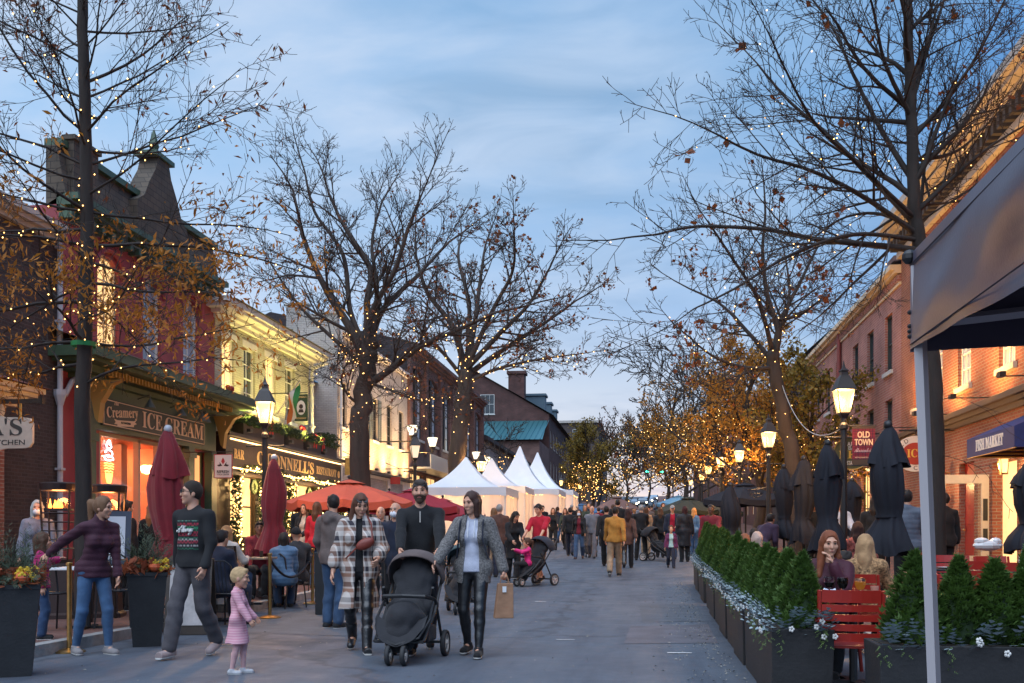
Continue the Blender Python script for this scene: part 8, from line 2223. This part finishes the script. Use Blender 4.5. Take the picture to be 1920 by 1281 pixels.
def xmas():
 """dark jumper with knitted rows on the chest"""
 m = mat('holiday_jumper', (.012, .012, .014), .9); N, L, p = nodes_of(m)
 tcn = N.new('ShaderNodeTexCoord'); sx = N.new('ShaderNodeSeparateXYZ'); L.new(tcn.outputs['Object'], sx.inputs[0])
 def mth(op, a, b_=None, c=None):
  n = N.new('ShaderNodeMath'); n.operation = op
  for i, s_ in enumerate((a, b_, c)):
   if s_ is None: continue
   if isinstance(s_, (int, float)): n.inputs[i].default_value = s_
   else: L.new(s_, n.inputs[i])
  return n.outputs[0]
 rows = ramp(mth('MULTIPLY_ADD', sx.outputs[2], 1 / .30, -1.08 / .30), [(0, (.02, .12, .07)), (.06, (.012, .012, .014)), (.10, (.30, .28, .27)), (.16, (.012, .012, .014)), (.20, (.30, .03, .05)), (.30, (.30, .28, .27)), (.36, (.02, .16, .09)), (.40, (.012, .012, .014)), (.44, (.28, .02, .04)), (.60, (.02, .15, .07)), (.78, (.28, .02, .04)), (.88, (.012, .012, .014)), (.93, (.10, .22, .17)), (.98, (.012, .012, .014))], N, L)
 rows.node.color_ramp.interpolation = 'CONSTANT'
 ck = N.new('ShaderNodeTexChecker'); ck.inputs['Scale'].default_value = 46; L.new(tcn.outputs['Object'], ck.inputs['Vector'])
 st = N.new('ShaderNodeMix'); st.data_type = 'RGBA'; st.inputs[7].default_value = (.012, .012, .014, 1); L.new(mth('MULTIPLY', ck.outputs['Fac'], .8), st.inputs[0]); L.new(rows, st.inputs[6])
 inx = mth('LESS_THAN', mth('ABSOLUTE', sx.outputs[0]), .125); iny = mth('LESS_THAN', sx.outputs[1], -.04); inz = mth('LESS_THAN', mth('ABSOLUTE', mth('SUBTRACT', sx.outputs[2], 1.225)), .145)
 fin = N.new('ShaderNodeMix'); fin.data_type = 'RGBA'; fin.inputs[6].default_value = (.012, .012, .014, 1); L.new(mth('MULTIPLY', inx, mth('MULTIPLY', iny, inz)), fin.inputs[0]); L.new(st.outputs[2], fin.inputs[7]); L.new(fin.outputs[2], p.inputs['Base Color']); return m
def stripes():
 m = mat('striped_pink', (.6, .26, .33), .9); N, L, p = nodes_of(m)
 w = N.new('ShaderNodeTexWave'); w.bands_direction = 'Z'; w.inputs['Scale'].default_value = 7; w.inputs['Distortion'].default_value = 1.2; tcn = N.new('ShaderNodeTexCoord'); L.new(tcn.outputs['Object'], w.inputs['Vector'])
 L.new(ramp(w.outputs[0], [(.35, (.60, .27, .34)), (.6, (.68, .38, .43))], N, L), p.inputs['Base Color']); return m
FG = dict(res=.0085, fine=True)
gF = 'walkers in the foreground'
x, y = at(176, 10.5)
person('woman in a maroon quilted jacket and jeans reaching back to a child', x, y, 52, 1.66, 'f', pose=dict(legs=((.14, .06, .08), (.15, -.12, .09)), la=(-.20, .16, .87), ra=(.48, -.36, 1.02), lean=10, head=(-38, -8), side=-3), topm=fab((.055, .016, .030), .7), botm=fab((.055, .115, .22), var=.3, vs=4), shoem=fab((.24, .22, .22)), hair='pony', hairm=fab((.16, .08, .04), .6), top='puffer', add_top=.010, hem=.86, bottom='skinny', group=gF, collar=.03, **FG)
x, y = at(362, 10.25)
rt, J, m_ = person('man in a dark patterned holiday jumper and glasses striding along', x, y, -14, 1.80, 'm', pose=dict(legs=((.06, -.29, .15), (.09, .25, .09)), la=(-.23, .11, .92), ra=(.28, -.12, .84), head=(42, 2), turn=0), topm=xmas(), botm=fab((.075, .068, .075)), shoem=fab((.34, .26, .25), .5), hair='crop', hairm=fab((.03, .02, .015)), add_top=.016, hem=.90, glasses=black_metal, sleeve=1.0, group=gF, topname='jumper', **FG)
F0 = J['up'](0, .15, 1.30)
text('lettering', 'Ahoy', .1, mat('jumper_script', (.7, .68, .66), .8), rt, m_ @ Matrix.Translation(Vector((0, -.122, 1.285))) @ Matrix.Rotation(PI / 2, 4, 'X'), 'script', width=.19, extrude=.012, bold=.002)
x, y = at(446, 9.05)
person('toddler in a striped pink dress and silver shoes looking along the street', x, y, 98, .90, 'f', pose=dict(legs=((.085, .07, .08), (.09, -.08, .08)), la=(-.22, .24, .98), ra=(.22, .26, .96), head=(-6, -6), hs=1.55), topm=stripes(), botm=fab((.62, .36, .36)), shoem=fab((.5, .5, .52), .3), hair='short', hairm=fab((.50, .33, .17)), top='dress', add_top=.03, hem=.54, hemr=.25, bottom='tights', group=gF, topname='dress', wr=.008, **dict(FG, res=.012))
x, y = at(674, 10.75)
rt, J, m_ = person('woman in a long plaid coat with a red-brown bag across her chest', x, y, 15, 1.72, 'f', pose=dict(legs='walk', la=(-.20, .20, 1.02), ra=(.29, .06, .86), head=(-16, -20)), topm=plaid(), innerm=black_f, botm=leather, shoem=leather, hair='wavy', hairm=fab((.10, .038, .02), .6), add_top=.034, hem=.50, hemr=.22, bottom='skinny', shoes='boot', open_front=.045, inner=True, shades=black_metal, sleeve=.62, cuff=.02, group=gF, topname='coat', collar=.02, **FG)
bg_ = thing('crossbody_bag', 'red-brown leather crossbody bag on the woman in plaid', 'bag', m_)
F = Field((-.1, -.32, 1.0), (.28, -.08, 1.4), .01); F.ell((.065, -.185, 1.185), (.105, .04, .06), .01, [(.9, 0, .42), (0, 1, 0), (-.42, 0, .9)]); obj('pouch', F.mesh('pouch'), mat('rust_leather', (.20, .035, .022), .45, bump=.2), bg_, m_)
b = MB(); b.tube([(.14, -.17, 1.24), (.13, -.13, 1.40), (.08, -.02, 1.50)], .010, 5, sq=.4); b.tube([(-.03, -.18, 1.14), (-.12, -.14, 1.05), (-.17, .0, 1.0)], .010, 5, sq=.4); b.build('strap', mat('rust_leather', (.20, .035, .022)), bg_, m_)
x, y = at(788, 10.75)
rt, J, m_ = person('bearded man in a dark quarter-zip pushing the stroller', x, y, 12, 1.87, 'm', pose=dict(legs='walk2', la=(-.19, .44, .98), ra=(.19, .44, .98), head=(4, -3)), topm=fab((.018, .012, .018)), innerm=fab((.5, .48, .55)), botm=fab((.03, .035, .05)), hair='short', hairm=fab((.06, .045, .038)), beard=fab((.07, .04, .025)), shades=black_metal, add_top=.011, hem=.88, collar=.0, grip=(True, True), group=gF, topname='pullover', **FG)
b = MB(); b.tube([J['up'](0, f_, u_) for f_, u_ in ((.118, 1.44), (.122, 1.39), (.127, 1.33))], .006, 5); b.build('zip', rim_m, rt, m_)
x, y = at(888, 10.4)
rt, J, m_ = person('woman in a grey tweed coat and pale hoodie carrying a paper bag', x, y, -3, 1.70, 'f', pose=dict(legs=((.10, .20, .085), (.10, -.16, .11)), la=(-.36, .04, .86), ra=(.36, .34, .95), head=(28, -10)), topm=fab((.155, .145, .14), .95, .6, 60, .8, 50), innerm=fab((.46, .48, .58)), botm=leather, shoem=black_f, hair='bob', hairm=fab((.050, .022, .016), .5), add_top=.030, hem=.78, hemr=.185, bottom='skinny', open_front=.075, inner=True, hood=True, grip=(True, False), group=gF, topname='coat', wr=.005, **FG)
for s in (-1, 1): b = MB(); b.tube([J['up'](s * .035, f_, u_) for f_, u_ in ((.10, 1.45), (.125, 1.36), (.135, 1.27))], .005, 5); b.build('drawstring', plate_m, rt, m_)
hand_w = m_ @ Vector(J['wril'])
pb = thing('paper_bag', 'brown paper bag held low by the woman in grey', 'bag', M(tuple(hand_w)))
bx, by, bz = hand_w.x + .02, hand_w.y - .02, hand_w.z - .10
kraft = mat('kraft_paper', (.33, .175, .10), .8, var=.15, vscale=7, bump=.4, bscale=12)
b = MB(); b.box((bx, by, bz - .22), (.155, .09, .36), rz=.3, taper=1.28);
b.v = [(p[0] + (.02 if p[2] < bz - .2 else -.0) * -1, p[1], p[2]) for p in b.v]; b.build('sack', kraft, pb, bevel=.008)
b = MB(); b.tube([(bx - .05, by - .055, bz - .05), (bx - .03, by - .055, bz + .03), (bx + .03, by - .055, bz + .03), (bx + .05, by - .055, bz - .05)], .006, 5); b.build('handle', kraft, pb)
b = MB(); b.box((bx, by - .062, bz - .10), (.04, .004, .06), rz=.3); b.build('receipt', plate_m, pb)
bk_ = thing('backpack', 'dark backpack straps over the grey tweed coat', 'backpack', m_)
for s in (-1, 1):
 b = MB(); b.tube([J['up'](s * .115, -.10, 1.38), J['up'](s * .12, -.02, 1.505), J['up'](s * .125, .10, 1.42), J['up'](s * .13, .155, 1.25), J['up'](s * .17, .06, 1.06), J['up'](s * .15, -.1, 1.05)], .022, 6, sq=.35); b.build('strap', navy_f, bk_, m_)
b = MB(); b.box(tuple(J['up'](0, -.22, 1.22)), (.26, .13, .36)); b.build('pack', navy_f, bk_, m_, bevel=.04)

# ------------------------------------------------------------------ everyone else; (label, px, depth, heading, height, sex, pose, look)
RED = fab((.42, .012, .03)); PINK = fab((.62, .02, .17), .6); MUST = fab((.42, .19, .035)); GREYF = fab((.16, .165, .19)); PUFF = fab((.085, .10, .135), .6); BROWN = fab((.09, .045, .035)); WINE = fab((.16, .015, .025)); BLUEF = fab((.09, .17, .28), .6); TAUPE = fab((.145, .11, .10)); DKGREEN = fab((.04, .055, .04)); LEOP = fab((.30, .17, .08), .8, .95, 40); TANF = fab((.30, .20, .13)); PURP = fab((.13, .03, .09)); MINT = fab((.35, .55, .55))
W, W2, S_, ST_ = dict(legs='walk', la='back', ra='fwd'), dict(legs='walk2', la='fwd', ra='back'), dict(legs='stand'), dict(legs='step', la='hold', ra='down')
def P(label, px, d, hd, h, sex, pose, topm, botm, hair='short', hairm=None, **kw):
 x, y = at(px, d); kw.setdefault('res', .014 if d < 26 else .021); kw.setdefault('fine', d < 17); kw.setdefault('face', d < 26); kw.setdefault('add_top', .022); kw.setdefault('hem', .84)
 return person(label, x, y, hd, h, sex, pose=pose, topm=topm, botm=botm, hair=hair, hairm=hairm or dark_h, **kw)
# middle distance
P('man in a red polo and khaki shorts pushing a stroller', 1012, 22.3, -20, 1.80, 'm', dict(legs='walk', la=(-.2, .42, .98), ra=(.2, .42, .98), head=(12, -16)), RED, khaki, 'crop', bottom='shorts', add_top=.016, hem=.86, sleeve=.12, shades=black_metal, topname='polo_shirt', fine=True, res=.012)
P('woman in a black coat leaning toward the girl in pink', 962, 22.6, 25, 1.62, 'f', dict(legs='step', la='hold', ra='hold', lean=8, head=(-20, -25)), black_f, black_f, 'long', shades=black_metal, hem=.6, hemr=.19, fine=True, res=.012, topname='coat')
x, y = at(990, 21.4); person('girl in a bright pink jacket riding in the stroller', x, y, -70, 1.08, 'f', z=gz(x, y) + .18, pose=dict(legs='sit', la=(-.1, .46, 1.0), ra=(.1, .46, .98), head=(10, 0), hs=1.35), topm=PINK, botm=black_f, hair='pony', hairm=brown_h, top='puffer', add_top=.02, res=.013, group='children')
P('man in a mustard sweater and khaki trousers walking away', 1152, 24.6, 176, 1.74, 'm', dict(legs='walk2', la='fwd', ra='back', side=2), MUST, khaki, 'crop', add_top=.022, hem=.88, topname='sweater', fine=True, face=False, res=.013)
P('man in a taupe vest and blue collar seen from behind', 624, 13.4, 158, 1.78, 'm', dict(legs='stand', la='pocket', ra='down', head=(-55, 0)), TAUPE, jeans, 'short', add_top=.024, hem=.84, hood=True, beard=dark_h, topname='vest')
P('grey-haired man in a dark coat with a white face mask', 742, 14.5, -8, 1.72, 'm', W, navy_f, black_f, 'bald', grey_h, mask=True, hem=.7, topname='coat')
P('bald man glimpsed between plaid coat and masked man', 714, 17.0, 10, 1.68, 'm', S_, black_f, black_f, 'bald', dark_h)
P('man in a grey zip jacket and trousers walking forward', 1110, 32.5, 0, 1.74, 'm', W, GREYF, fab((.13, .125, .14)), 'bald', grey_h, face=True)
P('woman in black jacket and jeans with a white face mask', 1086, 32.2, -5, 1.62, 'f', W2, black_f, jeans, 'long', mask=True, shoes='boot', shoem=BROWN, inner=True, innerm=WINE, open_front=.06)
P('person in dark clothes half behind the masked woman', 1069, 34, 180, 1.68, 'm', W, black_f, navy_f)
P('woman in dark jacket beside the tent opening', 1060, 39, -10, 1.64, 'f', W, DKGREEN, black_f, 'long', brown_h)
P('woman with long hair pushing a pram by the tents', 1037, 38.5, 8, 1.66, 'f', dict(legs='walk', la='push', ra='push'), black_f, black_f, 'long', brown_h)
P('person in black just left of the mustard sweater', 1137, 28.5, 178, 1.74, 'm', W, black_f, black_f)
P('tall man in black ahead of the mustard sweater', 1158, 33, 178, 1.92, 'm', S_, black_f, black_f)
P('woman in a long brown jacket walking away in boots', 1177, 27.6, 178, 1.66, 'f', W2, BROWN, leather, 'long', fab((.035, .014, .012)), hem=.72, shoes='boot', topname='coat')
P('man in a black jacket standing with his back turned', 1202, 31.5, 180, 1.74, 'm', dict(legs='apart', la='hold', ra='hold'), black_f, black_f, 'crop', grey_h)
P('person in a tan coat behind the man in black', 1211, 34, 178, 1.66, 'f', S_, fab((.34, .20, .11)), khaki, 'bob', brown_h)
P('woman in black facing away by the stroller', 1238, 33, 178, 1.66, 'f', S_, black_f, black_f, 'long', brown_h)
P('man in a cap with a red shirt under his dark jacket', 1261, 32, -5, 1.72, 'm', ST_, navy_f, jeans, 'cap', grey_h, inner=True, innerm=RED, open_front=.07, hairname='cap', face=True)
P('girl in a purple jacket and mint shirt walking forward', 1258, 27.6, 5, 1.16, 'f', dict(legs='walk', la='down', ra='down', hs=1.3), PURP, navy_f, 'pony', brown_h, inner=True, innerm=MINT, open_front=.075, group='children')
P('woman in a long black puffer coat facing away', 1284, 30.6, 190, 1.70, 'f', S_, fab((.016, .016, .02), .5), black_f, 'bob', fab((.05, .015, .015)), top='puffer', hem=.50, hemr=.2, add_top=.035, topname='coat')
P('woman with orange hair past the long black puffer', 1301, 34, 150, 1.62, 'f', S_, BLUEF, jeans, 'long', fab((.5, .24, .08)))
P('man in a wine jacket and scarf behind the hedge', 1333, 24.0, -12, 1.76, 'm', ST_, WINE, black_f, 'crop', dark_h, skin=SKIN3, hood=True)
# terrace on the left
P('white-haired person in a grey hood and face mask by the heater', 70, 13.9, 40, 1.60, 'f', dict(legs='stand', la='hold', ra='down', head=(10, 0)), fab((.22, .22, .27)), black_f, 'bob', fab((.42, .41, .40)), mask=True, hood=True, group='people on the terrace')
x, y = at(78, 10.9); person('child in a magenta puffer held by the hand at the left', x, y, 120, 1.12, 'f', pose=dict(legs='stand', la=(-.30, .25, 1.36), ra='down', hs=1.3), topm=fab((.40, .012, .12), .6), botm=fab((.03, .06, .13)), hair='bob', hairm=brown_h, top='puffer', add_top=.03, res=.014, fine=True, group='children')
P('person in a black coat with red collar behind the heater', 236, 14.8, 150, 1.62, 'm', S_, black_f, black_f, 'short', inner=True, innerm=RED, group='people on the terrace')
P('woman with long brown hair left of the closed red umbrella', 286, 15.0, 170, 1.60, 'f', S_, black_f, black_f, 'wavy', lightbrown, group='people on the terrace')
SIT = lambda **k: dict(legs='sit', la='table', ra='table', **k)
def SEAT(label, px, d, hd, h, sex, pose, topm, botm, hair='short', hairm=None, **kw):
 x, y = at(px, d); kw.setdefault('res', .013); kw.setdefault('fine', d < 13); kw.setdefault('add_top', .024); kw.setdefault('group', 'seated diners')
 return person(label, x, y, hd, h, sex, pose=pose, topm=topm, botm=botm, hair=hair, hairm=hairm or dark_h, **kw)
SEAT('seated diner in a pale blue puffer seen from behind', 532, 16.4, 200, 1.66, 'f', SIT(lean=10), BLUEF, jeans, 'bob', dark_h, top='puffer', add_top=.04, face=False)
SEAT('seated man in a backwards cap and dark coat', 556, 16.9, 225, 1.76, 'm', SIT(head=(20, 0)), fab((.05, .05, .045)), black_f, 'beanie', black_f, hairname='cap')
SEAT('dark-haired man facing out across the pub table', 487, 17.3, 20, 1.74, 'm', SIT(lean=6), WINE, black_f, 'short', skin=SKIN2)
SEAT('diner in black behind the holiday jumper', 408, 13.6, 160, 1.74, 'm', SIT(lean=6), navy_f, navy_f, 'short', face=False)
SEAT('diner in a white knit glimpsed beside the holiday jumper', 424, 15.2, 170, 1.64, 'f', SIT(), fab((.5, .47, .43)), jeans, 'bob', blond, face=False)
P('woman with a pale scarf standing under the garland', 572, 20.5, -12, 1.66, 'f', dict(legs='stand', la='hold', ra='down'), black_f, black_f, 'long', brown_h, group='people on the terrace', collar=.03, inner=True, innerm=fab((.5, .42, .34)), open_front=.06, face=True)
P('person in red carrying a green backpack by the garland', 594, 19.5, 165, 1.68, 'f', S_, RED, jeans, 'long', brown_h, group='people on the terrace')
P('man with a white cap behind the closed umbrella', 566, 22.5, 170, 1.74, 'm', S_, black_f, black_f, 'cap', fab((.6, .6, .58)), hairname='cap', group='people on the terrace')
x, y = at(556, 20.0);
# patio on the right
SEAT('redheaded woman in wine velvet sipping at the table', 1556, 9.15, -18, 1.70, 'f', dict(legs='sit', la=(-.06, .24, 1.02), ra='table', head=(-22, -6), lean=4), fab((.055, .008, .02), .6), black_f, 'long', ginger, fine=True, res=.0095)
SEAT('blonde woman in a leopard-print top seen from behind', 1622, 10.3, 165, 1.66, 'f', SIT(), LEOP, black_f, 'wavy', fab((.40, .24, .12)), face=False, fine=True, res=.011)
SEAT('woman in a striped sweater with curly dark hair', 1608, 15.6, 170, 1.70, 'f', SIT(), fab((.22, .06, .05), .8, .9, 25), black_f, 'wavy', fab((.04, .02, .016)), face=False)
P('man in a grey puffer jacket standing back turned by the tree', 1700, 14.2, 165, 1.74, 'm', dict(legs='stand', la='hold', ra='hold'), PUFF, black_f, 'crop', dark_h, top='puffer', add_top=.035, group='people on the patio', face=False)
P('man in black at the red doors of the market', 1772, 17.6, 200, 1.78, 'm', S_, black_f, black_f, 'crop', dark_h, group='people on the patio', face=False)
SEAT('diner with long auburn hair over the hedge', 1396, 15.6, 175, 1.62, 'f', SIT(), fab((.35, .14, .10)), black_f, 'long', fab((.22, .09, .05)), face=False)
SEAT('elderly diner with pale pink-white hair over the hedge', 1420, 15.4, 190, 1.66, 'f', SIT(), fab((.25, .12, .10)), black_f, 'bob', fab((.50, .36, .30)), face=False)
SEAT('diner with dark hair behind the white-haired one', 1414, 17.0, 180, 1.72, 'm', SIT(), black_f, black_f, 'short', face=False)
P('person in a plum coat stooping under the navy umbrella', 1424, 20.0, 140, 1.70, 'm', dict(legs='step', la='hold', ra='hold', lean=40), fab((.045, .025, .05)), black_f, 'short', group='people on the patio', face=False)
SEAT('cook in a black cap handing over food behind the umbrellas', 1528, 18.5, -30, 1.74, 'm', dict(legs='stand', la='hold', ra='hold', head=(0, -15)), black_f, black_f, 'cap', black_f, hairname='cap', skin=SKIN2)
SEAT('waiter in a white shirt between the closed umbrellas', 1572, 19.2, 20, 1.74, 'm', dict(legs='stand', la='hold', ra='down'), fab((.5, .52, .58)), black_f, 'short')
SEAT('person in black behind the near lamp post', 1640, 18.5, 150, 1.74, 'm', dict(legs='stand'), black_f, black_f, 'long', face=False)
SEAT('blonde child low behind the tent leg', 1707, 8.6, 180, 1.25, 'f', SIT(hs=1.2), black_f, black_f, 'long', blond, face=False)
SEAT('diner in black with head bent before the near umbrella', 1512, 11.2, 100, 1.66, 'm', dict(legs='sit', la='table', ra='table', lean=45), black_f, black_f, 'short', face=False)
# the crowd toward the street end
rc_ = random.Random(12)
cols = [black_f, navy_f, black_f, DKGREEN, WINE, GREYF, BROWN, black_f, TAUPE, navy_f, TANF, black_f, RED, PUFF]
cn = {id(black_f): 'black', id(navy_f): 'navy', id(DKGREEN): 'dark green', id(WINE): 'wine', id(GREYF): 'grey', id(BROWN): 'brown', id(TAUPE): 'taupe', id(TANF): 'tan', id(RED): 'red', id(PUFF): 'blue-grey'}
spots = [(1018, 44), (1048, 46), (1074, 45), (1096, 43), (1125, 42), (1146, 45), (1168, 43), (1190, 41), (1220, 42), (1246, 41), (1270, 43), (1290, 46), (1310, 42), (1055, 58), (1082, 55), (1108, 57), (1132, 54), (1155, 58), (1180, 55), (1200, 58), (1226, 54), (1250, 56), (1275, 58), (1296, 55), (1070, 72), (1100, 70), (1140, 74), (1172, 71), (1204, 73), (1235, 70), (1262, 74), (1192, 90), (1160, 92), (1222, 91), (938, 24.5), (925, 26)]
for k, (px, d) in enumerate(spots):
 tm = cols[k % len(cols)]; sx_ = 'm' if (k * 7) % 3 else 'f'; v = (k * 5) % 6
 hd = 0 if k % 3 == 0 else 180; hairs = ['short', 'long', 'crop', 'bob', 'beanie', 'pony'][v]
 x, y = at(px + rc_.uniform(-4, 4), d); pz = [W, W2, S_, ST_, dict(legs='step', la='phone', ra='down'), W][v]
 person('distant %s in a %s top, %s of the far crowd' % ('man' if sx_ == 'm' else 'woman', cn[id(tm)], ORD[k] if k < 30 else ['nearest the end', 'farthest back', 'smallest', 'last', 'left-hand', 'leftmost'][k - 30]), x, y, hd + rc_.uniform(-20, 20), rc_.uniform(1.6, 1.82), sx_, res=.024, fine=False, face=False, pose=pz, key='crowd_%s_%d' % (sx_, v), topm=tm, botm=[black_f, jeans, navy_f, khaki][k % 4], hair=hairs, hairm=[dark_h, brown_h, grey_h, lightbrown][k % 4], add_top=.024, hem=.80, group='the far crowd', hairname='hat' if hairs == 'beanie' else 'hair')
